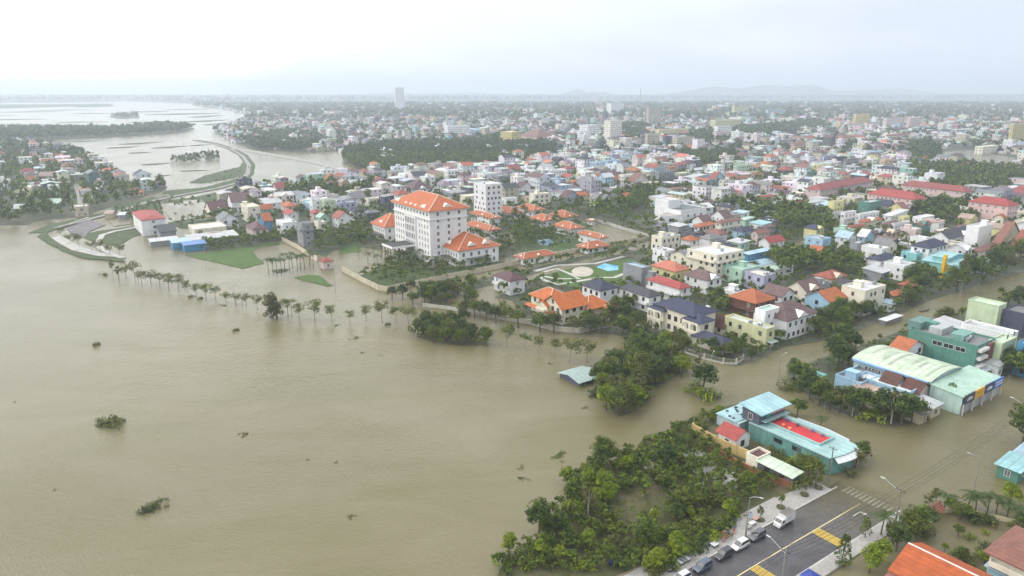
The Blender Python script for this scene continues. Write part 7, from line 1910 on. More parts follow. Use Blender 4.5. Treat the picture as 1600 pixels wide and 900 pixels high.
# palms of the hotel approach
for (x, y) in [(420, 428), (427, 428), (433, 430), (440, 428), (445, 421), (453, 424), (457, 418), (465, 422), (470, 420), (476, 421), (484, 414), (490, 418)]:
    palm(at(x, y), rt.uniform(0.95, 1.1), False, None, 'palms on the drowned hotel approach', 'slender palm in the flooded hotel approach', rt, 3)
for (x, y) in [(575, 412), (590, 416), (604, 410), (620, 414), (634, 416), (648, 414), (662, 418), (680, 420), (655, 408), (640, 406), (610, 402), (596, 400), (700, 418), (585, 402), (560, 398), (548, 372), (552, 380), (540, 385), (570, 374), (562, 368), (580, 380)]:
    palm(at(x, y), rt.uniform(0.8, 1.0), False, None, 'palms of the hotel garden', 'palm in the hotel garden', rt, 2)
for (x, y) in [(802, 402), (815, 372), (830, 372), (845, 370), (856, 372), (866, 370), (790, 372), (880, 385), (1396, 330), (1404, 333), (1412, 334), (1420, 332), (1432, 328), (1250, 352), (1262, 350), (1150, 424), (1166, 428), (1178, 424), (1040, 512), (1182, 552)]:
    palm(at(x, y), rt.uniform(0.75, 0.95), False, None, 'palms among the houses', 'palm tree', rt, 1)
for (x, y) in [(1515, 300), (1525, 296), (1540, 292), (1506, 294)]:
    palm(at(x, y), 1.4, False, None, 'palms among the houses', 'tall palm by the lake wood', rt, 3)

# --- filled groves: polygon in photo pixels, how many, which kinds, size range
def fill(px, n, kinds, s0, s1, group, desc=None, seed=1, gap=1.8, z=0.1, avoid=True):
    g = pxpoly(px); r = random.Random(seed)
    xs = [p[0] for p in g]; ys = [p[1] for p in g]; done = 0; tries = 0
    while done < n and tries < n * 60:
        tries += 1
        x, y = r.uniform(min(xs), max(xs)), r.uniform(min(ys), max(ys))
        qx, qy, _ = proj((x, y, 0))
        if (955 < qx < 1050 and 768 < qy < 822 or 990 < qx < 1040 and 712 < qy < 745 or 1075 < qx < 1150 and 705 < qy < 765) and r.random() < 0.88: continue
        if not inside(g, x, y) or (avoid and on_building(x, y, 0.6)): continue
        if any((x - q[0]) ** 2 + (y - q[1]) ** 2 < gap * gap for q in TREES[-n:]): continue
        k = r.choice(kinds)
        tree(k, (x, y), r.uniform(s0, s1) * (2.1 if k == 'shrub' else 1.2), None, group, r, (desc or {}).get(k) if isinstance(desc, dict) else None, z)
        done += 1
fill([(638, 524), (660, 510), (700, 500), (722, 508), (740, 524), (768, 530), (768, 540), (720, 543), (665, 534)], 20, ['dense', 'broad', 'broad'], 0.55, 0.8, 'trees of the drowned grove by the row', seed=5, gap=3.0)
fill([(945, 646), (938, 610), (955, 572), (1000, 552), (1058, 556), (1080, 580), (1056, 594), (1018, 616), (996, 648), (972, 656)], 40, ['dense', 'broad', 'broad', 'thin', 'bright'], 0.6, 1.05, 'trees of the grove beside the cyan shed', seed=6, gap=3.0)
fill([(775, 892), (785, 868), (828, 850), (852, 812), (880, 782), (886, 748), (935, 726), (988, 706), (1020, 700), (1050, 740), (1100, 778), (1085, 812), (1040, 842), (980, 880), (930, 898)], 68, ['broad', 'bright', 'shrub', 'shrub', 'dense', 'broad', 'thin', 'bright', 'shrub'], 0.32, 0.80, 'scrub trees on the near bank', seed=7, gap=2.0)
fill([(1010, 690), (1060, 670), (1090, 660), (1120, 648), (1150, 636), (1120, 660), (1085, 682), (1110, 705), (1165, 735), (1200, 755), (1150, 790), (1100, 775), (1050, 730)], 30, ['broad', 'thin', 'shrub', 'shrub', 'bright'], 0.28, 0.48, 'scrub trees beside the rubble yard', seed=8, gap=1.8)
fill([(1000, 898), (1050, 868), (1100, 846), (1130, 820), (1150, 800), (1160, 806), (1120, 842), (1060, 880), (1025, 905)], 22, ['banana', 'shrub', 'bright', 'shrub'], 0.5, 0.8, 'plants between the dirt track and the pavement', seed=9, gap=1.3)
fill([(1172, 668), (1192, 664), (1250, 702), (1285, 728), (1240, 735), (1200, 706)], 8, ['shrub'], 0.5, 0.9, 'shrubs on the restaurant lawn', seed=10)
fill([(605, 468), (640, 452), (700, 455), (740, 448), (740, 480), (690, 480), (650, 478)], 24, ['dense', 'broad'], 0.6, 0.85, 'trees below the hotel wall', seed=11, gap=3.0)
fill([(960, 510), (985, 500), (1010, 515), (1010, 535), (975, 530)], 10, ['dense', 'broad'], 0.55, 0.8, 'trees between the two villas', seed=12, gap=2.6)
fill([(1010, 538), (1060, 535), (1075, 548), (1040, 546)], 8, ['bright', 'broad', 'shrub'], 0.5, 0.75, 'garden trees of the navy-roofed villa', seed=13)
fill([(1110, 548), (1150, 552), (1150, 564), (1115, 562)], 7, ['broad', 'shrub', 'dense'], 0.45, 0.65, 'garden trees of the navy-roofed villa', seed=14)
fill([(1250, 520), (1290, 505), (1340, 488), (1372, 470), (1385, 486), (1340, 505), (1290, 528)], 22, ['dense', 'broad', 'shrub'], 0.6, 0.9, 'trees along the avenue side', seed=15, gap=3.0)
fill([(1405, 470), (1425, 440), (1445, 430), (1460, 442), (1440, 462), (1415, 480)], 12, ['dense', 'broad'], 0.65, 0.95, 'trees at the avenue bend', seed=16, gap=3.4)
fill([(890, 498), (940, 488), (975, 478), (985, 495), (940, 510)], 12, ['dense', 'broad', 'shrub'], 0.5, 0.75, 'trees between the two villas', seed=17)
fill([(1105, 478), (1135, 465), (1165, 460), (1160, 478), (1125, 490)], 10, ['dense', 'broad', 'bright'], 0.5, 0.75, 'trees behind the steep brown roof', seed=18)
N_NEAR = len(TREES)

# --- the mass of trees between the houses, in the woods and far over the plain
def mass_variants(nl, leaf, seed0, per=7):
    out = []
    for i in range(5):
        g = np.random.default_rng(seed0 + i)
        cl = crown_clumps(g, max(4, nl // per), 2.7, 2.1, 4.6)
        V, S = leaf_cloud(seed0 + 50 + i, cl, per, leaf)
        out.append((V, S))
    return out
LOD = [mass_variants(70, 0.74, 3000), mass_variants(32, 1.1, 3100, 4), mass_variants(12, 1.9, 3200, 3)]
def tree_mass(name, pts, seed, mat=LEAF):
    """pts: (x, y, scale)"""
    g = np.random.default_rng(seed)
    Vs = []; Ss = []; Ts = []
    for x, y, s in pts:
        d = math.hypot(x, y)
        lod = 0 if d < 520 else 1 if d < 1100 else 2
        V, S = LOD[lod][int(g.integers(5))]
        a = g.uniform(0, 6.283); c, sn = math.cos(a), math.sin(a)
        Rm = np.array([[c, -sn, 0], [sn, c, 0], [0, 0, 1]], dtype=np.float32) * s * 1.2
        Rm[2, 2] *= g.uniform(0.8, 1.3)
        Vs.append(V @ Rm.T + np.array([x, y, 0.0], dtype=np.float32))
        Ss.append(np.clip(S + g.normal(scale=0.12), 0, 1)); Ts.append(np.full(len(S), g.random(), dtype=np.float32))
    if not Vs: return
    me = quads_mesh(name, np.concatenate(Vs).astype(np.float32), np.concatenate(Ss).astype(np.float32), mat, np.concatenate(Ts))
    link(name, me, None, 'stuff')
    return len(me.polygons)
r = random.Random(77)
pts = []
# woods
for gpoly in WOOD_G:
    xs = [p[0] for p in gpoly]; ys = [p[1] for p in gpoly]
    area = abs(sum(gpoly[i][0] * gpoly[(i + 1) % len(gpoly)][1] - gpoly[(i + 1) % len(gpoly)][0] * gpoly[i][1] for i in range(len(gpoly)))) / 2
    dd = sum(ys) / len(ys)
    n = min(int(area / (26 if dd < 900 else 34 if dd < 1500 else 60)), 5200)
    for _ in range(n * 2):
        x, y = r.uniform(min(xs), max(xs)), r.uniform(min(ys), max(ys))
        if inside(gpoly, x, y) and not on_building(x, y, 0.5): pts.append((x, y, r.uniform(0.7, 1.35)))
print("wood trees", len(pts))
# left village and banks
for poly, n, s0, s1 in ((LEFT_VILLAGE, 4200, 0.7, 1.3), (LEFT_BANK, 3600, 0.9, 1.6)):
    xs = [p[0] for p in poly]; ys = [p[1] for p in poly]
    for _ in range(n * 2):
        x, y = r.uniform(min(xs), max(xs)), r.uniform(min(ys), max(ys))
        px_, py_, _d = proj((x, y, 0))
        if px_ < -80 or not inside(poly, x, y) or on_building(x, y, 0.8): continue
        if poly is LEFT_VILLAGE and abs(px_ - (122 + (py_ - 288) * 0.17)) < 7 and py_ > 280: continue
        pts.append((x, y, r.uniform(s0, s1)))
# between the houses
def scatter(dmin, dmax, n, s0, s1, poly=None, minpx=None):
    c = 0
    for _ in range(n):
        y = math.sqrt(r.uniform(dmin * dmin, dmax * dmax)); x = r.uniform(-0.78, 0.78) * y
        if poly is not None and not inside(poly, x, y): continue
        if on_building(x, y, 0.8): continue
        if any(inside(w, x, y) for w in WATER_G): continue
        pts.append((x, y, r.uniform(s0, s1))); c += 1
    return c
print(scatter(180, 450, 5000, 0.30, 0.75, CITY), scatter(450, 900, 8500, 0.45, 1.0, CITY), scatter(900, 2000, 17000, 0.7, 1.4, CITY), scatter(2000, 4300, 18000, 1.3, 2.6, CITY))
print(scatter(3800, 9000, 5000, 2.2, 4.0, far_pts))
print(scatter(180, 420, 900, 0.4, 0.8, RIGHT_BLOCK))
for px, n, s0, s1 in (([(180, 330), (250, 318), (256, 340), (205, 346)], 60, 0.3, 0.6), ([(262, 348), (345, 338), (352, 350), (290, 358)], 40, 0.3, 0.6), ([(455, 374), (560, 362), (585, 370), (566, 380), (520, 394), (500, 400)], 120, 0.4, 0.8), ([(560, 432), (600, 415), (700, 420), (790, 405), (740, 430), (640, 447), (590, 448)], 110, 0.3, 0.6), ([(700, 405), (690, 395), (790, 372), (810, 395), (780, 405)], 60, 0.4, 0.7),
                      ([(266, 250), (290, 244), (340, 240), (345, 250), (300, 256), (268, 256)], 190, 0.35, 0.75), ([(170, 182), (184, 178), (216, 177), (217, 184), (190, 185)], 90, 0.8, 1.4), ([(300, 286), (376, 262), (392, 262), (372, 282), (320, 292)], 50, 0.2, 0.4), ([(340, 318), (372, 300), (400, 292), (440, 320), (380, 345)], 130, 0.4, 0.8), ([(380, 385), (420, 372), (470, 368), (470, 374), (430, 382)], 45, 0.4, 0.7),
                      ([(430, 310), (520, 305), (600, 296), (600, 306), (500, 330), (440, 335)], 150, 0.4, 0.8), ([(305, 385), (350, 372), (400, 376), (400, 384), (340, 394)], 40, 0.35, 0.6), ([(255, 315), (335, 308), (330, 340), (270, 345)], 12, 0.4, 0.7), ([(700, 378), (800, 345), (900, 350), (880, 380), (800, 398), (720, 395)], 170, 0.3, 0.65), ([(600, 412), (612, 398), (668, 402), (700, 418), (660, 424), (610, 424)], 70, 0.35, 0.6), ([(808, 391), (803, 364), (818, 352), (905, 346), (935, 380), (850, 401)], 70, 0.35, 0.7)):
    gp = pxpoly(px); xs = [p[0] for p in gp]; ys = [p[1] for p in gp]; k = 0
    for _ in range(n * 5):
        x, y = r.uniform(min(xs), max(xs)), r.uniform(min(ys), max(ys))
        if k < n and inside(gp, x, y) and not on_building(x, y, 0.8): pts.append((x, y, r.uniform(s0, s1))); k += 1
pts.sort(key=lambda p: p[1])
# the nearest of them are trees of their own
N_OWN = 0
rest = []
for p in pts:
    px_, py_, d = proj((p[0], p[1], 3))
    if N_OWN < 18 and py_ > 395 and -20 < px_ < 1620 and p[2] > 0.6:
        tree(r.choice(['dense', 'broad', 'broad', 'shrub']) if p[2] > 0.5 else 'shrub', p, p[2] * 0.85, None, None, r); N_OWN += 1
    else: rest.append(p)
# split by distance so each mass stays one patch of wood
near_ = [p for p in rest if p[1] < 900]; far_ = [p for p in rest if p[1] >= 900]
print("tree mass faces", tree_mass("garden_trees", near_, 1, LEAF), tree_mass("distant_woods", far_, 2, LEAF_DARK), "own trees", len(TREES))

# low growth under the scrub and round the groves
und = []
for px, n, s0, s1 in (([(772, 892), (785, 866), (828, 846), (852, 810), (880, 780), (886, 746), (935, 724), (988, 702), (1030, 690), (1085, 660), (1130, 645), (1110, 665), (1100, 690), (1170, 740), (1230, 760), (1150, 800), (1080, 850), (1000, 895)], 900, 0.16, 0.42),
                      ([(940, 648), (936, 608), (955, 568), (1000, 550), (1060, 554), (1082, 580), (1056, 596), (1018, 618), (998, 650)], 160, 0.2, 0.5), ([(640, 526), (660, 510), (700, 500), (768, 532), (768, 541), (720, 544), (665, 536)], 110, 0.2, 0.5),
                      ([(1172, 668), (1192, 664), (1250, 702), (1285, 728), (1240, 735), (1200, 706)], 90, 0.10, 0.22), ([(1232, 596), (1262, 612), (1330, 650), (1440, 652), (1400, 664), (1325, 650), (1255, 618)], 130, 0.2, 0.4), ([(1000, 898), (1050, 868), (1130, 820), (1160, 806), (1120, 840), (1025, 905)], 120, 0.14, 0.3)):
    gp = pxpoly(px); xs = [p[0] for p in gp]; ys = [p[1] for p in gp]; k = 0
    for _ in range(n * 6):
        x, y = r.uniform(min(xs), max(xs)), r.uniform(min(ys), max(ys))
        if k < n and inside(gp, x, y) and not on_building(x, y, 0.4):
            px_, py_, _d = proj((x, y, 0))
            if 955 < px_ < 1040 and 770 < py_ < 820 and r.random() < 0.8: continue
            und.append((x, y, r.uniform(s0, s1))); k += 1
for poly, n in ((RIGHT_BLOCK, 420), (CITY, 1500)):
    k = 0
    for _ in range(n * 12):
        y = math.sqrt(r.uniform(190 ** 2, 430 ** 2)); x = r.uniform(-0.6, 0.8) * y
        if k < n and inside(poly, x, y) and not on_building(x, y, 0.4) and not any(inside(w, x, y) for w in WATER_G): und.append((x, y, r.uniform(0.14, 0.36))); k += 1
tree_mass("undergrowth", und, 5, LEAF)
SPECIES['clump'] = [SPECIES['shrub'][i] for i in (1, 3, 5, 7, 0)]
NAMES['clump'] = ('shrub', 'shrub'); DESC['clump'] = 'drowned shrub'
# floating clumps and half-drowned bushes in the open water
for i, (x, y, s, lab) in enumerate([(172, 664, 2.3, 'large leafy bush top standing out of the open flood'), (160, 663, 1.5, 'smaller bush top joined to the large leafy one in the open flood'), (186, 663, 1.6, 'spreading bush top beside the large leafy one in the open flood'),
                          (235, 796, 1.5, 'feathery drowned bush in the near left water'), (240, 792, 1.3, 'second feathery tuft of the near left water bush'), (150, 540, 1.3, 'low rounded bush in the left of the open water'), (368, 517, 1.1, 'small upright bush near the street tree row'),
                          (384, 679, 1.0, 'flat clump of weed in the middle of the water'), (555, 529, 1.5, 'dark floating clump off the street tree row'), (549, 806, 0.7, 'tiny dark tuft alone in the near water'), (868, 714, 1.2, 'pale green weed mat off the scrub bank'), (878, 709, 0.9, 'dark tuft beside the pale green weed mat'),
                          (814, 732, 0.8, 'thin twiggy bush in the water before the scrub bank'), (816, 748, 0.8, 'brownish weed clump below the thin twiggy bush'), (838, 784, 0.8, 'lone twig tuft near the scrub bank'), (480, 719, 0.4, 'speck of driftweed, the left of two in mid water'), (525, 723, 0.4, 'speck of driftweed, the right of two in mid water'),
                          (595, 556, 0.5, 'small dark speck of weed below the grove'), (565, 551, 0.5, 'streak of weed near the drowned grove'), (527, 508, 0.9, 'weed clump at the foot of the riverside trees'), (605, 508, 1.0, 'dark weed bank under the riverside trees'), (915, 637, 0.7, 'twigs poking up beside the drowned cyan shed'), (858, 568, 0.7, 'olive weed clump off the last street trees'),
                          (300, 464, 1.0, 'bush at the foot of the left part of the riverside row'), (312, 467, 1.0, 'second bush at the foot of the left part of the riverside row'), (349, 477, 0.9, 'low bush under the middle of the riverside row'), (165, 430, 1.2, 'dark bush on the water by the grassy tip'), (84, 766, 0.35, 'sliver of drift far left in the near water'), (24, 628, 0.35, 'sliver of drift at the left edge of the water')]):
    o = tree('clump', at(x, y), s, lab, 'clumps in the open water', rt, z=-0.35 * s)
    if s < 1.0 or i in (7, 8, 10): o.scale.z *= 0.5
# dry stalks by the dirt track
for i in range(14):
    x, y = rt.uniform(1065, 1112), 0
    y = 800 + (x - 1065) * -0.12 + rt.uniform(-12, 14)
    o = thing("dry_reed", at(x, y), rt.uniform(0, 6), 'reeds', None, 'dry reeds by the dirt track', 'tuft of dry straw-coloured reeds')
    o.location.z = 0.16; o.scale = (0.8, 0.8, 0.8)
    link("stalks", REED[(i % 2) * 2], o)
# ------------------------------------------------------------------ street furniture
LAMP_W = simple("lamp_white", (196, 198, 196), 0.4)
def height_to(base, ytop):
    """height at which a post standing at base reaches photo row ytop"""
    lo, hi = 0.0, 40.0
    for _ in range(40):
        m = (lo + hi) / 2
        if proj((base[0], base[1], base[2] + m))[1] > ytop: lo = m
        else: hi = m
    return lo
def lamp(x, y, ytop, arm, label, z=0.0, group='street lamps', style='arm', mat=None):
    b = at(x, y, z); h = height_to(b, ytop)
    root = thing("street_lamp", b, 0, 'street lamp', label, group)
    mb = MB(); mb.tube([(0, 0, -0.5), (0, 0, h * 0.5), (0, 0, h)], [0.12, 0.09, 0.06], 7); mb.build("pole", mat or STEEL, root)
    a = Vector((math.cos(arm), math.sin(arm), 0))
    mb = MB(); mb.tube([(0, 0, h), tuple(a * 0.8 + Vector((0, 0, h + 0.55))), tuple(a * 2.0 + Vector((0, 0, h + 0.8)))], 0.06, 6); mb.build("arm", STEEL, root)
    mb = MB(); mb.box(-0.36, -0.13, -0.06, 0.36, 0.13, 0.06); o = mb.build("lamp_head", LAMP_W, root)
    o.location = a * 2.3 + Vector((0, 0, h + 0.8)); o.rotation_euler = (0, 0, arm)
    return root
def post(x, y, ytop, label, z=0.0, name="utility_pole", cross=True, group='utility poles'):
    b = at(x, y, z); h = height_to(b, ytop)
    root = thing(name, b, 0, 'pole', label, group)
    mb = MB(); mb.tube([(0, 0, -0.5), (0, 0, h)], [0.19, 0.12], 8); mb.build("pole", surf('slab', (150, 146, 138)), root)
    if cross:
        mb = MB(); d = RN
        mb.tube([tuple(-d * 0.9 + Vector((0, 0, h - 0.5))), tuple(d * 0.9 + Vector((0, 0, h - 0.5)))], 0.07, 4)
        mb.build("crossarm", DARKMETAL, root)
        for t in (-0.8, 0.0, 0.8):
            mb = MB(); mb.tube([tuple(d * t + Vector((0, 0, h - 0.45))), tuple(d * t + Vector((0, 0, h - 0.2)))], [0.07, 0.05], 6); mb.build("insulator", simple("insulator_brown", (96, 70, 58), 0.3), root)
    return root, b, h
ang = math.atan2(-RN.y, -RN.x)
# big street poles with lamps, wires strung between them
P = []
for (x, y, yt, z, lab) in [(1223, 900, 858, 0.3, 'grey concrete pole with lamp arm standing in the near street'), (1397, 829, 763, 0.0, 'tall concrete pole with lamp arm at the drowned crossing'), (1597, 676, 632, 0.0, 'concrete pole with lamp arm by the dark trees at the edge')]:
    root, b, h = post(x, y, yt, lab, z)
    P.append((b, h))
    d = -RN
    mb = MB(); mb.tube([(0, 0, h - 0.9), tuple(d * 3.2 + Vector((0, 0, h + 0.5)))], 0.07, 6); mb.build("lamp_arm", STEEL, root)
    mb = MB(); mb.box(-0.45, -0.14, -0.07, 0.45, 0.14, 0.07); o = mb.build("lamp_head", LAMP_W, root); o.location = d * 3.7 + Vector((0, 0, h + 0.55)); o.rotation_euler = (0, 0, ang)
def wire(a, b, sag, label, r_=0.028):
    mb = MB(); mid = (a + b) / 2
    pts = []
    for k in range(13):
        t = k / 12; p = a.lerp(b, t) - mid; p.z -= 4 * sag * t * (1 - t); pts.append(tuple(p))
    mb.tube(pts, r_, 4, cap=False)
    o = mb.build("power_cable", DARKMETAL); o.location = mid
    tag(o, 'cable', label, 'power cables over the flooded street')
ends = [P[0][0] - RD * 45, *[p[0] for p in P], P[2][0] + RD * 60]
hs = [P[0][1], P[0][1], P[1][1], P[2][1], P[2][1]]
names = ['from the near pole out of view', 'between the near pole and the crossing pole', 'between the crossing pole and the edge pole', 'from the edge pole out of view']
for i in range(4):
    for t, nm, dz in ((-0.8, 'left', -0.2), (0.0, 'middle', -0.2), (0.8, 'right', -0.2), (0.2, 'lower', -1.7)):
        a = ends[i] + RN * t + Vector((0, 0, hs[i] + dz)); b = ends[i + 1] + RN * t + Vector((0, 0, hs[i + 1] + dz))
        wire(a, b, 0.9 if dz > -1 else 1.2, '%s power cable %s' % (nm, names[i]))
post(1295, 752, 698, 'concrete pole at the prow of the restaurant')
post(1331, 651, 600, 'slim tall pole among the hedge trees', cross=False)
post(1443, 664, 640, 'short pole standing in the flood off the stalls', cross=False)
post(1165, 838, 798, 'thin pole on the near pavement beside the stalls', 0.4, cross=False)
lamp(1288, 640, 617, R(-30), 'white street lamp in the flood between restaurant and hedge trees')
lamp(1215, 605, 558, R(35), 'street lamp at the flooded junction by the debris')
lamp(1523, 760, 717, R(150), 'pale curved street lamp alone in the wide flooded street')
lamp(1169, 803, 778, R(-35), 'grey street lamp with long arm behind the pavement stalls', 0.2)
for i, (x, y, yt, a, lab) in enumerate([(780, 496, 441, -60, 'tall street lamp behind the riverside row, nearest the drowned grove'), (657, 481, 449, 120, 'street lamp under the trees below the hotel wall'), (731, 494, 461, 180, 'street lamp with arm by the muddy yard'), (524, 456, 432, 0, 'street lamp at the tip of the triangular lawn'),
                          (456, 493, 466, 0, 'dark post beside the big feathery tree'), (217, 444, 416, 0, 'thin post among the street trees near the grassy tip'), (289, 453, 430, 0, 'thin post in the left part of the riverside row'), (368, 478, 446, 0, 'tall thin post in the middle of the riverside row'), (379, 481, 456, 0, 'second thin post in the middle of the riverside row'),
                          (277, 403, 383, 0, 'white lamp post in front of the blue market'), (320, 397, 387, 0, 'short lamp post at the corner of the big lawn'), (322, 418, 408, 0, 'small post on the kerb of the big lawn'), (1411, 481, 458, 200, 'street lamp under the trees at the avenue bend'), (1467, 455, 447, 200, 'small lamp on the grass below the yellow slide tower'),
                          (1528, 450, 427, 200, 'white street lamp by the big avenue trees'), (1500, 463, 440, 200, 'street lamp at the flooded avenue corner'), (1004, 543, 510, 200, 'street lamp in front of the navy-roofed villa'), (1110, 585, 556, 60, 'street lamp beyond the curved garden fence'), (843, 518, 500, 60, 'street lamp at the gate of the orange villa'), (676, 425, 402, 0, 'white lamp post in front of the right hotel wing'), (470, 440, 432, 0, 'small dark post by the triangular lawn'), (469, 413, 404, 0, 'thin dark post between the palms of the hotel approach')]):
    lamp(x, y, yt, R(a), lab)

# ------------------------------------------------------------------ vehicles
TYRE = simple("tyre_rubber", (28, 28, 30), 0.85)
RIM = simple("rim_alloy", (150, 152, 156), 0.35, 0.7)
CARGLASS = simple("car_glass", (26, 30, 36), 0.08, 0, 0.9)
HEADL = simple("headlight_glass", (220, 224, 228), 0.15)
TAILL = simple("tail_light_red", (150, 26, 24), 0.3)
BLACKP = simple("black_plastic", (34, 35, 38), 0.7)
def car_paint(name, rgb):
    m, n, l, b = new_mat(name); c = lin(rgb)
    col = mixrgb(n, l, noise(n, l, geo_pos(n), 1.2, 4), c, [v * 0.8 for v in c])
    l.new(col, b.inputs["Base Color"]); b.inputs["Roughness"].default_value = 0.32; b.inputs["Coat Weight"].default_value = 0.6; b.inputs["Coat Roughness"].default_value = 0.08
    return m
def loft(mb, secs, mi=0):
    """secs: (x, [(y, z) ...]) cross-sections of equal point count, closed round"""
    n = len(secs[0][1]); v = []
    for x, ring in secs: v += [(x, y, z) for y, z in ring]
    f = []
    for i in range(len(secs) - 1):
        for k in range(n): f.append((i * n + k, i * n + (k + 1) % n, (i + 1) * n + (k + 1) % n, (i + 1) * n + k))
    f.append(tuple(reversed(range(n)))); f.append(tuple(range((len(secs) - 1) * n, len(secs) * n)))
    mb.add(v, f, mi)
def ring(w, z0, z1, r=0.12, t=0.0):
    """rounded box section; the top may lean in by t"""
    return [(-w + r, z0), (w - r, z0), (w, z0 + r), (w, z1 - r * 1.4), (w - t - r * 0.6, z1 - r * 0.3), (w - t - r * 2, z1), (-w + t + r * 2, z1), (-w + t + r * 0.6, z1 - r * 0.3), (-w, z1 - r * 1.4), (-w, z0 + r)]
def wheels(root, xs, w, rad):
    for x in xs:
        for s in (-1, 1):
            mb = MB(); mb.tube([(0, -0.12, 0), (0, 0.12, 0)], rad, 16); o = mb.build("wheel", TYRE, root); o.location = (x, s * (w - 0.10), rad)
            mb = MB(); mb.tube([(0, -0.005, 0), (0, 0.005, 0)], rad * 0.62, 12); q = mb.build("rim", RIM, o); q.location = (0, s * 0.122, 0)
def car(s, t, rgb, label, kind='suv', z=0.3, flip=True):
    p = rp(s, t, road_z(s)); yaw = math.atan2(RD.y, RD.x) + (math.pi if flip else 0)
    root = thing("parked_car", p, yaw, 'car', label, 'cars parked along the kerb')
    root.scale = (0.9, 0.9, 0.9)
    pm = car_paint("car_paint_%02x%02x%02x" % rgb, rgb)
    L, w = (2.32, 0.92) if kind == 'suv' else (2.2, 0.86)
    zt, zb = (1.08, 0.36) if kind == 'suv' else (0.98, 0.30)
    roof = 1.76 if kind == 'suv' else 1.52
    mb = MB()
    loft(mb, [(-L, ring(w * 0.86, zb + 0.12, zt - 0.12)), (-L + 0.18, ring(w * 0.96, zb, zt)), (-L + 1.0, ring(w, zb - 0.04, zt + 0.02)), (0.5, ring(w, zb - 0.04, zt)), (1.35, ring(w * 0.99, zb - 0.02, zt - 0.06)), (L - 0.25, ring(w * 0.94, zb, zt - 0.18)), (L, ring(w * 0.82, zb + 0.12, zt - 0.34))])
    mb.build("body", pm, root)
    xr = -L + 0.22 if kind == 'suv' else -L + 0.75
    g = MB()
    loft(g, [(xr - 0.10, ring(w * 0.84, zt - 0.08, zt + 0.04, 0.05)), (xr + 0.22, ring(w * 0.85, zt - 0.08, roof - 0.06, 0.10, 0.13)), (0.25, ring(w * 0.86, zt - 0.08, roof - 0.03, 0.10, 0.13)), (1.12, ring(w * 0.84, zt - 0.10, zt + 0.03, 0.05))])
    g.build("window_glass", CARGLASS, root)
    rb = MB()
    loft(rb, [(xr + 0.20, ring(w * 0.72, roof - 0.10, roof - 0.01, 0.04)), (xr + 0.5, ring(w * 0.74, roof - 0.08, roof + 0.02, 0.04)), (0.0, ring(w * 0.74, roof - 0.08, roof + 0.02, 0.04)), (0.32, ring(w * 0.70, roof - 0.12, roof - 0.02, 0.04))])
    rb.build("roof_panel", pm, root)
    for sd in (-1, 1):
        for x0_, x1_, z0_, z1_ in ((xr + 0.16, xr + 0.0, 0, 0), (-0.55, -0.62, 0, 0), (0.30, 1.08, 0, 1)):
            mb = MB()
            if z1_: mb.tube([(0.30, sd * w * 0.72, roof - 0.05), (1.10, sd * w * 0.83, zt + 0.02)], 0.045, 4)
            else: mb.tube([(x0_, sd * w * 0.73, roof - 0.06), (x1_, sd * w * 0.865, zt)], 0.05, 4)
            mb.build("roof_pillar", pm, root)
        mb = MB(); mb.box(-0.13, -0.1, -0.06, 0.05, 0.1, 0.08); o = mb.build("wing_mirror", pm, root); o.location = (0.85, sd * (w + 0.07), zt + 0.08)
        mb = MB(); mb.box(-0.08, -0.2, -0.08, 0.05, 0.2, 0.07); o = mb.build("headlight", HEADL, root); o.location = (L - 0.08, sd * w * 0.60, zt - 0.40)
        mb = MB(); mb.box(-0.04, -0.13, -0.14, 0.06, 0.13, 0.14); o = mb.build("tail_light", TAILL, root); o.location = (-L + 0.07, sd * w * 0.70, zt - 0.25)
    mb = MB(); mb.box(L - 0.12, -0.45, zb + 0.16, L + 0.02, 0.45, zb + 0.34); mb.build("grille", BLACKP, root)
    wheels(root, (-1.42, 1.42), w, 0.36 if kind == 'suv' else 0.32)
    return root
def tcar(px, py):
    s, _ = road_st(px, py, 0.9); return s
cars = [(1066, 905, (206, 208, 210), 'silver-white parked car nearest the bottom edge', 'suv'), (1097, 884, (74, 88, 108), 'blue-grey parked car ahead of the silver-white one', 'suv'), (1131, 866, (52, 54, 60), 'dark charcoal parked car, third from the bottom edge', 'suv'),
        (1157, 852, (214, 214, 214), 'white parked car between two dark ones', 'suv'), (1184, 837, (86, 88, 94), 'grey parked car behind the white truck', 'suv')]
for x, y, c, lab, k in cars: car(tcar(x, y), 1.35, c, lab, k)
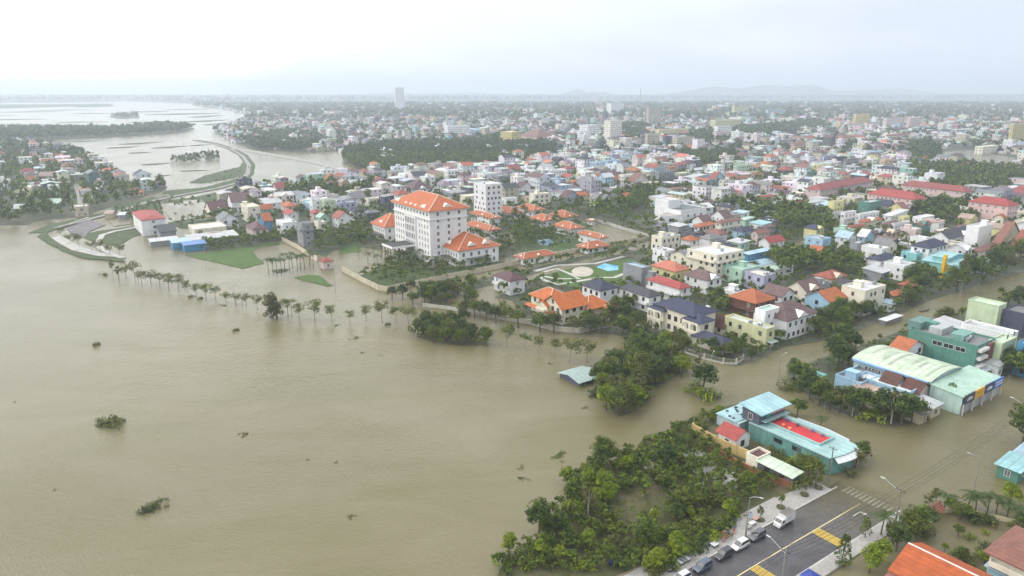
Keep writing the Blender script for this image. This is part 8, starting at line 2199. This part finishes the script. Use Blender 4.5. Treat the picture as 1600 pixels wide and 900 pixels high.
def truck():
    s = tcar(1219, 811); p = rp(s, 1.55, road_z(s)); yaw = math.atan2(RD.y, RD.x) + math.pi
    root = thing("box_truck", p, yaw, 'truck', 'white box truck at the head of the parked cars')
    root.scale = (0.87, 0.87, 0.87)
    wp = car_paint("truck_white", (220, 220, 218))
    mb = MB(); mb.box(-2.9, -1.0, 0.92, 0.85, 1.0, 2.95); mb.build("cargo_box", surf('paint', (222, 222, 222)), root)
    mb = MB(); mb.box(-2.88, -0.98, 2.951, 0.83, 0.98, 3.0); mb.build("box_roof", surf('slab', (120, 116, 108)), root)
    mb = MB()
    for y_ in (-1.0, 1.0):
        for k in range(6): mb.box(-2.75 + k * 0.7, y_ - 0.03, 0.95, -2.70 + k * 0.7, y_ + 0.03, 2.9)
    mb.build("box_rib", wp, root)
    mb = MB()
    loft(mb, [(1.0, ring(0.92, 0.55, 2.25, 0.1)), (1.9, ring(0.92, 0.5, 2.25, 0.1, 0.05)), (2.35, ring(0.92, 0.5, 1.45, 0.1)), (2.75, ring(0.88, 0.5, 1.15, 0.1))]); mb.build("cab", wp, root)
    mb = MB(); mb.add([(1.97, -0.78, 2.14), (1.97, 0.78, 2.14), (2.42, 0.80, 1.44), (2.42, -0.80, 1.44)], [(0, 3, 2, 1)]); mb.build("windscreen", CARGLASS, root)
    for sd in (-1, 1):
        mb = MB(); mb.box(1.15, sd * 0.92 - 0.012, 1.42, 1.95, sd * 0.92 + 0.012, 2.08); mb.build("side_window", CARGLASS, root)
        mb = MB(); mb.box(-0.06, -0.17, -0.1, 0.06, 0.17, 0.1); o = mb.build("headlight", HEADL, root); o.location = (2.74, sd * 0.62, 0.85)
        mb = MB(); mb.box(-0.05, -0.09, -0.18, 0.05, 0.09, 0.18); o = mb.build("wing_mirror", BLACKP, root); o.location = (2.1, sd * 1.08, 1.75)
        mb = MB()
        for k in range(5): mb.box(-1.3 + k * 0.28, sd * 1.035 - 0.004, 2.0, -1.12 + k * 0.28, sd * 1.035 + 0.004, 2.2)
        mb.build("lettering", surf('paint', (150, 154, 160)), root)
    mb = MB(); mb.box(-2.9, -0.45, 0.55, 2.2, 0.45, 0.91); mb.build("chassis", BLACKP, root)
    mb = MB(); mb.box(2.70, -0.88, 0.42, 2.85, 0.88, 0.66); mb.build("bumper", wp, root)
    wheels(root, (-1.7, 1.75), 0.92, 0.42)
truck()

# ------------------------------------------------------------------ things on the pavement
PZ = 0.43
def low_table(px, py, w, d, rgb, label, group='low tables on the pavement', cloth=False):
    p = at(px, py, PZ); root = thing("low_table", p, math.atan2(RD.y, RD.x), 'table', label, group)
    mb = MB(); mb.box(-w, -d, 0.50, w, d, 0.56); mb.build("tabletop", surf('paint', rgb), root)
    me = None
    for sx in (-1, 1):
        for sy in (-1, 1):
            if me is None:
                mb = MB(); mb.box(-0.04, -0.04, 0, 0.04, 0.04, 0.5); o = mb.build("leg", DARKMETAL, root); me = o.data
            else: o = link("leg", me, root)
            o.location = (sx * (w - 0.08), sy * (d - 0.08), 0)
low_table(1175, 820, 0.8, 0.45, (206, 204, 200), 'pale low table nearest the truck')
low_table(1181, 813, 0.7, 0.45, (196, 150, 140), 'pinkish low table beside the round tree pit')
low_table(1170, 826, 0.6, 0.4, (150, 146, 142), 'grey low table in front of the pale one')
low_table(1116, 853, 0.75, 0.6, (196, 200, 200), 'lone pale low table near the clutter heap')
for i, (x, y) in enumerate([(1043, 890), (1048, 886), (1054, 883), (1060, 880), (1066, 877), (1072, 874)]):
    low_table(x, y, 0.35, 0.9, [(150, 156, 156), (196, 200, 198)][i % 2], ['grey', 'pale'][i % 2] + ' stall bench on the near pavement, %s in the row' % ['first', 'second', 'third', 'fourth', 'fifth', 'sixth'][i], 'row of stall benches')
# a heap of folded pinkish chairs
hp = thing("chair_heap", at(1137, 838, PZ), math.atan2(RD.y, RD.x), 'heap', 'tangled heap of pinkish folded chairs by the green bushes')
r = random.Random(31)
cm = [surf('paint', (196, 138, 124)), surf('paint', (150, 104, 96)), surf('paint', (70, 70, 78))]
for k in range(16):
    mb = MB(); mb.box(-0.25, -0.22, 0, 0.25, 0.22, 0.05); mb.box(-0.25, 0.18, 0.051, 0.25, 0.22, 0.5); mb.box(-0.25, -0.22, -0.4, -0.2, -0.17, -0.001); mb.box(0.2, -0.22, -0.4, 0.25, -0.17, -0.001)
    o = mb.build("folded_chair", cm[k % 3], hp); o.location = (r.uniform(-2.2, 2.2), r.uniform(-0.7, 0.7), r.uniform(0.3, 0.9)); o.rotation_euler = (r.uniform(-0.9, 0.9), r.uniform(-0.9, 0.9), r.uniform(0, 6))
# blue awning at the bottom edge
aw = thing("stall_canopy", at(1266, 915, 0.4), math.atan2(RD.y, RD.x), 'canopy', 'blue stall canopy at the bottom edge of the pavement')
mb = MB(); mb.add([(-1.5, -1.5, 2.0), (1.5, -1.5, 2.0), (1.5, 1.5, 2.0), (-1.5, 1.5, 2.0), (0, 0, 2.7)], [(0, 1, 4), (1, 2, 4), (2, 3, 4), (3, 0, 4), (3, 2, 1, 0)]); mb.build("cover", surf('paint', (40, 62, 150)), aw)
for sx in (-1.4, 1.4):
    for sy in (-1.4, 1.4):
        mb = MB(); mb.tube([(0, 0, 0), (0, 0, 2.0)], 0.03, 5); o = mb.build("leg", STEEL, aw); o.location = (sx, sy, 0)
# person in a pale blue raincoat, one connected skin
def person(px, py, label, coat):
    p = at(px, py, PZ)
    root = thing("person", p, math.atan2(RD.y, RD.x) + 2.4, 'person', label)
    J = [(0, 0, 0.95), (0, 0.01, 1.2), (0, 0, 1.42), (0, 0.01, 1.52), (0, 0.02, 1.66), (0.10, 0, 0.88), (0.11, 0.02, 0.50), (0.12, -0.01, 0.08), (0.13, 0.13, 0.04), (-0.10, 0, 0.88), (-0.11, 0.05, 0.50), (-0.12, 0.0, 0.08), (-0.13, 0.14, 0.04),
         (0.20, 0, 1.40), (0.26, 0.0, 1.14), (0.25, 0.12, 0.93), (-0.20, 0, 1.40), (-0.25, 0.02, 1.14), (-0.22, 0.16, 0.96)]
    E_ = [(0, 1), (1, 2), (2, 3), (3, 4), (0, 5), (5, 6), (6, 7), (7, 8), (0, 9), (9, 10), (10, 11), (11, 12), (2, 13), (13, 14), (14, 15), (2, 16), (16, 17), (17, 18)]
    Rr = [0.15, 0.15, 0.14, 0.06, 0.105, 0.09, 0.06, 0.045, 0.04, 0.09, 0.06, 0.045, 0.04, 0.065, 0.05, 0.035, 0.065, 0.05, 0.035]
    me = bpy.data.meshes.new("body"); me.from_pydata(J, E_, [])
    o = link("body", me, root)
    me.materials.append(simple("skin_and_trousers", (92, 84, 86), 0.7))
    sk = o.modifiers.new("skin", 'SKIN')
    for i, v in enumerate(me.skin_vertices[0].data): v.radius = (Rr[i], Rr[i] * 0.85); v.use_root = (i == 0)
    o.modifiers.new("sub", 'SUBSURF').levels = 1
    mb = MB(); mb.tube([(0, 0.01, 0.62), (0, 0.01, 1.0), (0, 0, 1.35), (0, 0.0, 1.5)], [0.30, 0.26, 0.23, 0.09], 12); mb.build("raincoat", surf('paint', coat), root)
    mb = MB(); mb.tube([(0, -0.01, 1.62), (0, -0.01, 1.70), (0, -0.01, 1.78)], [0.115, 0.12, 0.05], 10); mb.build("hair", BLACKP, root)
person(1172, 812, 'person in a pale blue raincoat standing by the pavement tables', (176, 200, 222))

# a row of white-topped floats / shelter in the avenue water
sh = thing("bus_shelter", at(1391, 503, 0), R(35), 'shelter', 'long low shelter with white roof panels standing in the flooded avenue')
mb = MB(); mb.box(-6, -1.1, 0, 6, 1.1, 1.7); mb.build("back_panel", surf('paint', (128, 128, 132)), sh)
for k in range(2):
    mb = MB(); mb.box(-6.2 + k * 6.3, -1.6, 1.75, -0.1 + k * 6.3, 1.6, 1.9); mb.build("roof_panel", surf('paint', (226, 228, 230)), sh)
# yellow slide tower and orange panel
yt = thing("slide_tower", at(1478, 432, 0), R(35), 'slide', 'bright yellow stepped slide tower in front of the cyan sheds')
Y = surf('paint', (232, 186, 24))
mb = MB(); mb.box(-5, -0.6, 0, -3, 0.6, 9.5); mb.build("tower", Y, yt)
mb = MB(); mb.add([(-3.0, -0.5, 7.5), (1.0, -0.5, 4.6), (5.0, -0.5, 2.4), (5.0, -0.5, 0.6), (-3.0, -0.5, 3.2), (-3.0, 0.5, 7.5), (1.0, 0.5, 4.6), (5.0, 0.5, 2.4), (5.0, 0.5, 0.6), (-3.0, 0.5, 3.2)], [(0, 4, 3, 2, 1), (5, 6, 7, 8, 9), (0, 1, 6, 5), (1, 2, 7, 6), (2, 3, 8, 7), (3, 4, 9, 8), (4, 0, 5, 9)]); mb.build("chute", Y, yt)
mb = MB(); mb.box(-4.6, -0.7, 9.501, -3.4, 0.7, 11.0); mb.build("tower_top", Y, yt)
ob = thing("mural_panel", at(1497, 432, 0), R(35), 'panel', 'orange slanted panel beside the yellow slide tower')
mb = MB(); mb.add([(-3.5, -0.2, 1.5), (2.5, -0.2, 3.2), (3.5, -0.2, 8.0), (1.0, -0.2, 7.2), (-3.5, -0.2, 3.5), (-3.5, 0.2, 1.5), (2.5, 0.2, 3.2), (3.5, 0.2, 8.0), (1.0, 0.2, 7.2), (-3.5, 0.2, 3.5)], [(0, 1, 2, 3, 4), (9, 8, 7, 6, 5), (0, 5, 6, 1), (1, 6, 7, 2), (2, 7, 8, 3), (3, 8, 9, 4), (4, 9, 5, 0)]); mb.build("board", surf('paint', (232, 134, 60)), ob)
for x_ in (-3, 2.2):
    mb = MB(); mb.box(x_ - 0.15, -0.15, 0, x_ + 0.15, 0.15, 2.2 if x_ < 0 else 3.4); mb.build("post", STEEL, ob)
# gate tower with flared red roof
gt = thing("gate_tower", at(1414, 468, 0), R(35), 'gate', 'small gate tower with flared red tiled roof at the avenue bend')
mb = MB(); mb.box(-1.4, -1.4, 0, 1.4, 1.4, 6.0); mb.build("wall", surf('plaster', WALLC['pinkish']), gt)
rb = MB(); rb.add([(-3, -3, 6.6), (3, -3, 6.6), (3, 3, 6.6), (-3, 3, 6.6), (-1, -1, 7.1), (1, -1, 7.1), (1, 1, 7.1), (-1, 1, 7.1), (0, 0, 9.0), (-2.4, -2.4, 6.1), (2.4, -2.4, 6.1), (2.4, 2.4, 6.1), (-2.4, 2.4, 6.1)],
                  [(0, 1, 5, 4), (1, 2, 6, 5), (2, 3, 7, 6), (3, 0, 4, 7), (4, 5, 8), (5, 6, 8), (6, 7, 8), (7, 4, 8), (1, 0, 9, 10), (2, 1, 10, 11), (3, 2, 11, 12), (0, 3, 12, 9), (12, 11, 10, 9)]); rb.build("roof", surf('tile', ROOFC['brick red']), gt)
# small boat-like hull in the avenue, garden gate, drifting debris
bt = thing("rowing_boat", at(1444, 486, 0), R(25), 'boat', 'dark narrow boat lying in the flooded avenue')
mb = MB(); loft(mb, [(-3.0, ring(0.12, 0.25, 0.55, 0.03)), (-2.0, ring(0.5, 0.05, 0.5, 0.06)), (1.5, ring(0.55, 0.0, 0.48, 0.06)), (3.2, ring(0.1, 0.3, 0.75, 0.03))]); mb.build("hull", simple("old_planks", (92, 88, 76), 0.9), bt)
gg = thing("garden_gate", at(1458, 812, 0), R(35), 'gate', 'little brown-roofed garden gate at the palm corner')
for x_ in (-1.1, 1.1):
    mb = MB(); mb.box(x_ - 0.2, -0.25, 0, x_ + 0.2, 0.25, 2.6); mb.build("post", surf('plaster', WALLC['cream']), gg)
rb = MB(); roof_gable(rb, -1.5, -0.9, 1.5, 0.9, 2.6, 1.1, 'x', 0.3); rb.build("roof", surf('tile', (150, 96, 72)), gg)
db = thing("driftwood", at(1228, 607, 0), 0.5, 'debris', 'reddish heap of drifted debris at the flooded junction')
r = random.Random(8)
for k in range(14):
    mb = MB(); L = r.uniform(0.6, 1.8); mb.tube([(-L, 0, 0), (0, r.uniform(-0.2, 0.2), r.uniform(0, 0.2)), (L, 0, 0)], [0.05, 0.09, 0.04], 5)
    o = mb.build("branch", simple("drift_brown", (128, 84, 64), 0.9), db); o.location = (r.uniform(-2, 2), r.uniform(-1, 1), r.uniform(0.05, 0.6)); o.rotation_euler = (r.uniform(-0.3, 0.3), r.uniform(-0.3, 0.3), r.uniform(0, 6))
# stones and rubbish in the rubble yard
r = random.Random(12)
RUB = [surf('slab', (186, 184, 176)), surf('slab', (150, 144, 134)), surf('slab', (206, 204, 198))]
spots = []
while len(spots) < 46:
    x, y = r.uniform(1062, 1150), r.uniform(700, 765)
    if inside([(1065, 705), (1090, 700), (1125, 730), (1160, 745), (1150, 765), (1110, 760), (1075, 735)], x, y): spots.append((x, y))
for k, (x, y) in enumerate(spots):
    s = r.uniform(0.3, 0.9); mb = MB()
    mb.prism([(math.cos(a) * s * r.uniform(0.7, 1.1), math.sin(a) * s * r.uniform(0.5, 0.9)) for a in [q * 1.0472 for q in range(6)]], 0, s * r.uniform(0.2, 0.5))
    o = mb.build("rubble_block", RUB[k % 3]); o.location = at(x, y, 0.18); o.rotation_euler = (r.uniform(-0.2, 0.2), r.uniform(-0.2, 0.2), r.uniform(0, 6))
    tag(o, 'rubble', 'pale broken concrete block among the shrubs of the rubble yard', 'rubble blocks in the scrub yard')
for (x, y, c, lab, nm) in [(1005, 717, (40, 70, 150), 'blue plastic drum on the sandy patch', 'plastic_drum'), (855, 868, (110, 130, 160), 'grey-blue plastic drum in the lower scrub', 'plastic_drum'), (955, 884, (36, 40, 96), 'dark blue plastic drum by the dirt track', 'plastic_drum')]:
    mb = MB(); mb.tube([(0, 0, 0), (0, 0, 0.08), (0, 0, 1.0), (0, 0, 1.05)], [0.42, 0.48, 0.48, 0.40], 12)
    o = mb.build(nm, surf('paint', c)); o.location = at(x, y, 0.2); tag(o, 'drum', lab)
for (x, y, s, lab) in [(1020, 798, 0.5, 'white rubbish sack on the grass of the scrub bank'), (1006, 810, 0.35, 'small white rubbish bag below the white sack')]:
    bm = bmesh.new(); bmesh.ops.create_icosphere(bm, subdivisions=2, radius=s)
    rr = random.Random(3)
    for v in bm.verts: v.co *= rr.uniform(0.8, 1.15); v.co.z = max(v.co.z, -s * 0.5)
    me = bpy.data.meshes.new("rubbish_sack"); bm.to_mesh(me); bm.free(); me.materials.append(surf('paint', (224, 224, 226)))
    o = link("rubbish_sack", me); o.location = at(x, y, 0.2 + s * 0.5); tag(o, 'sack', lab)
# ------------------------------------------------------------------ a label for each thing that has none yet
LM = [("the eight-storey hotel", 665, 345), ("the white apartment tower", 762, 300), ("the round park", 915, 425), ("the orange villa", 872, 475), ("the navy-roofed villa", 1060, 500), ("the mint warehouse", 1420, 580), ("the teal tower house", 1475, 555),
      ("the cyan-roofed restaurant", 1230, 680), ("the pink main school block", 1405, 305), ("the long pink school wing", 1320, 290), ("the white curved hall", 1050, 335), ("the blue market", 275, 375), ("the white pond", 295, 330), ("the big lawn", 350, 405), ("the hotel gatehouse", 503, 408),
      ("the river pond", 460, 270), ("the dark wood", 690, 240), ("the pagoda-roofed hall", 838, 210), ("the town lake", 1525, 252), ("the yellow slide tower", 1478, 422), ("the avenue bend", 1430, 475), ("the light blue house", 1290, 480), ("the plain cream block", 1350, 455), ("the cream apartment house", 1118, 402),
      ("the olive-green house", 1170, 525), ("the drowned cyan shed", 908, 585), ("the drowned grove", 705, 520), ("the dirt track", 1060, 850), ("the rubble yard", 1110, 735), ("the sandy patch", 1012, 727), ("the parked cars", 1150, 855), ("the white truck", 1216, 812), ("the corner orange roof", 1440, 870), ("the brown-roofed house", 1580, 850),
      ("the garden palms", 1540, 800), ("the crossing pole", 1400, 800), ("the long pond", 955, 360), ("the muddy yard", 770, 478), ("the salmon-roofed house", 1048, 415), ("the charcoal-roofed villa", 1000, 460), ("the orange-gabled white house", 1280, 393), ("the bright yellow house", 1290, 260), ("the cream nine-storey block", 960, 200),
      ("the teal box house", 1360, 325), ("the white gable house by the pond", 355, 338), ("the dark frame house", 478, 350), ("the grey park-edge house", 1000, 425), ("the cyan sheds", 1490, 405), ("the riverside tree row", 400, 475), ("the village road", 130, 310), ("the river dyke road", 380, 255), ("the red-roofed cottage", 1147, 673), ("the tall pale green house", 1540, 490), ("the steep brown roof", 1115, 495), ("the broad brown roof", 1235, 485),
      ("the tan lean-to", 1355, 615), ("the shop signs", 1505, 600), ("the left end of the scrub", 800, 860), ("the tip of the weed mat", 880, 735), ("the middle of the scrub", 930, 800), ("the drowned street end", 1300, 770), ("the flooded junction", 1225, 605), ("the near pavement", 1090, 870), ("the causeway", 480, 250), ("the hotel's right wing", 728, 385), ("the dark avenue trees", 1540, 440), ("the blue shed", 1185, 400), ("the hospital block", 720, 198), ("the wide cream building", 1138, 195), ("the far lake shore", 1500, 225)]
def label_key(t): return " ".join(w.lower() for w in t.split())
def rel(dx, dy, near):
    if near < 26: return "right beside"
    if abs(dx) > abs(dy) * 2.2: return "right of" if dx > 0 else "left of"
    if abs(dy) > abs(dx) * 2.2: return "in front of" if dy > 0 else "behind"
    return ("in front and right of" if dx > 0 else "in front and left of") if dy > 0 else ("behind and right of" if dx > 0 else "behind and left of")
used = {label_key(t['label']) for t in THINGS if t['label']}
ORD = ['', 'nearer', 'farther', 'further left', 'further right', 'smaller', 'larger']
left = [t for t in THINGS if not t['label']]
left.sort(key=lambda t: t['d'])
SIZEW = {'tree': ('tall', 'middling', 'small'), 'shrub': ('large', 'middling', 'small'), 'palm': ('tall', 'middling', 'small')}
def nwords(s): return len(s.replace('/', ' ').split())
def settle(t):
    x, y = t['x'], t['y']
    cat = t['o'].get('category', '')
    base = t['desc'] or t['o'].name.split('.')[0].replace('_', ' ')
    if cat in SIZEW:
        s = t['o'].scale[2] if t['o'].type == 'EMPTY' else 1.0
        base = SIZEW[cat][0 if s > 1.0 else 1 if s > 0.68 else 2] + ' ' + base
    near = sorted(LM, key=lambda q: (q[1] - x) ** 2 + ((q[2] - y) * 1.6) ** 2)
    opts = []
    for q in near[:3]:
        dx, dy = x - q[1], y - q[2]
        opts.append("%s %s %s" % (base, rel(dx, dy, math.hypot(dx, dy)), q[0]))
    for i in range(4):
        for j in range(i + 1, 6):
            opts.append("%s between %s and %s" % (base, near[i][0], near[j][0]))
    for q in near[3:7]:
        dx, dy = x - q[1], y - q[2]
        opts.append("%s %s %s" % (base, rel(dx, dy, math.hypot(dx, dy)), q[0]))
    for pre in ORD[1:]: opts.append("%s %s" % (pre, opts[0]))
    for o in opts:
        if nwords(o) <= 16 and label_key(o) not in used:
            used.add(label_key(o)); t['o']['label'] = o; return
    for w in ('second', 'third', 'fourth', 'fifth', 'sixth', 'seventh', 'eighth', 'ninth', 'tenth', 'eleventh', 'twelfth'):
        o = "%s %s" % (w, opts[0])
        if nwords(o) <= 16 and label_key(o) not in used:
            used.add(label_key(o)); t['o']['label'] = o; return
    t['o']['label'] = " ".join(opts[0].split()[:16])
for t in left: settle(t)
print("things", len(THINGS), "objects", len(bpy.data.objects))
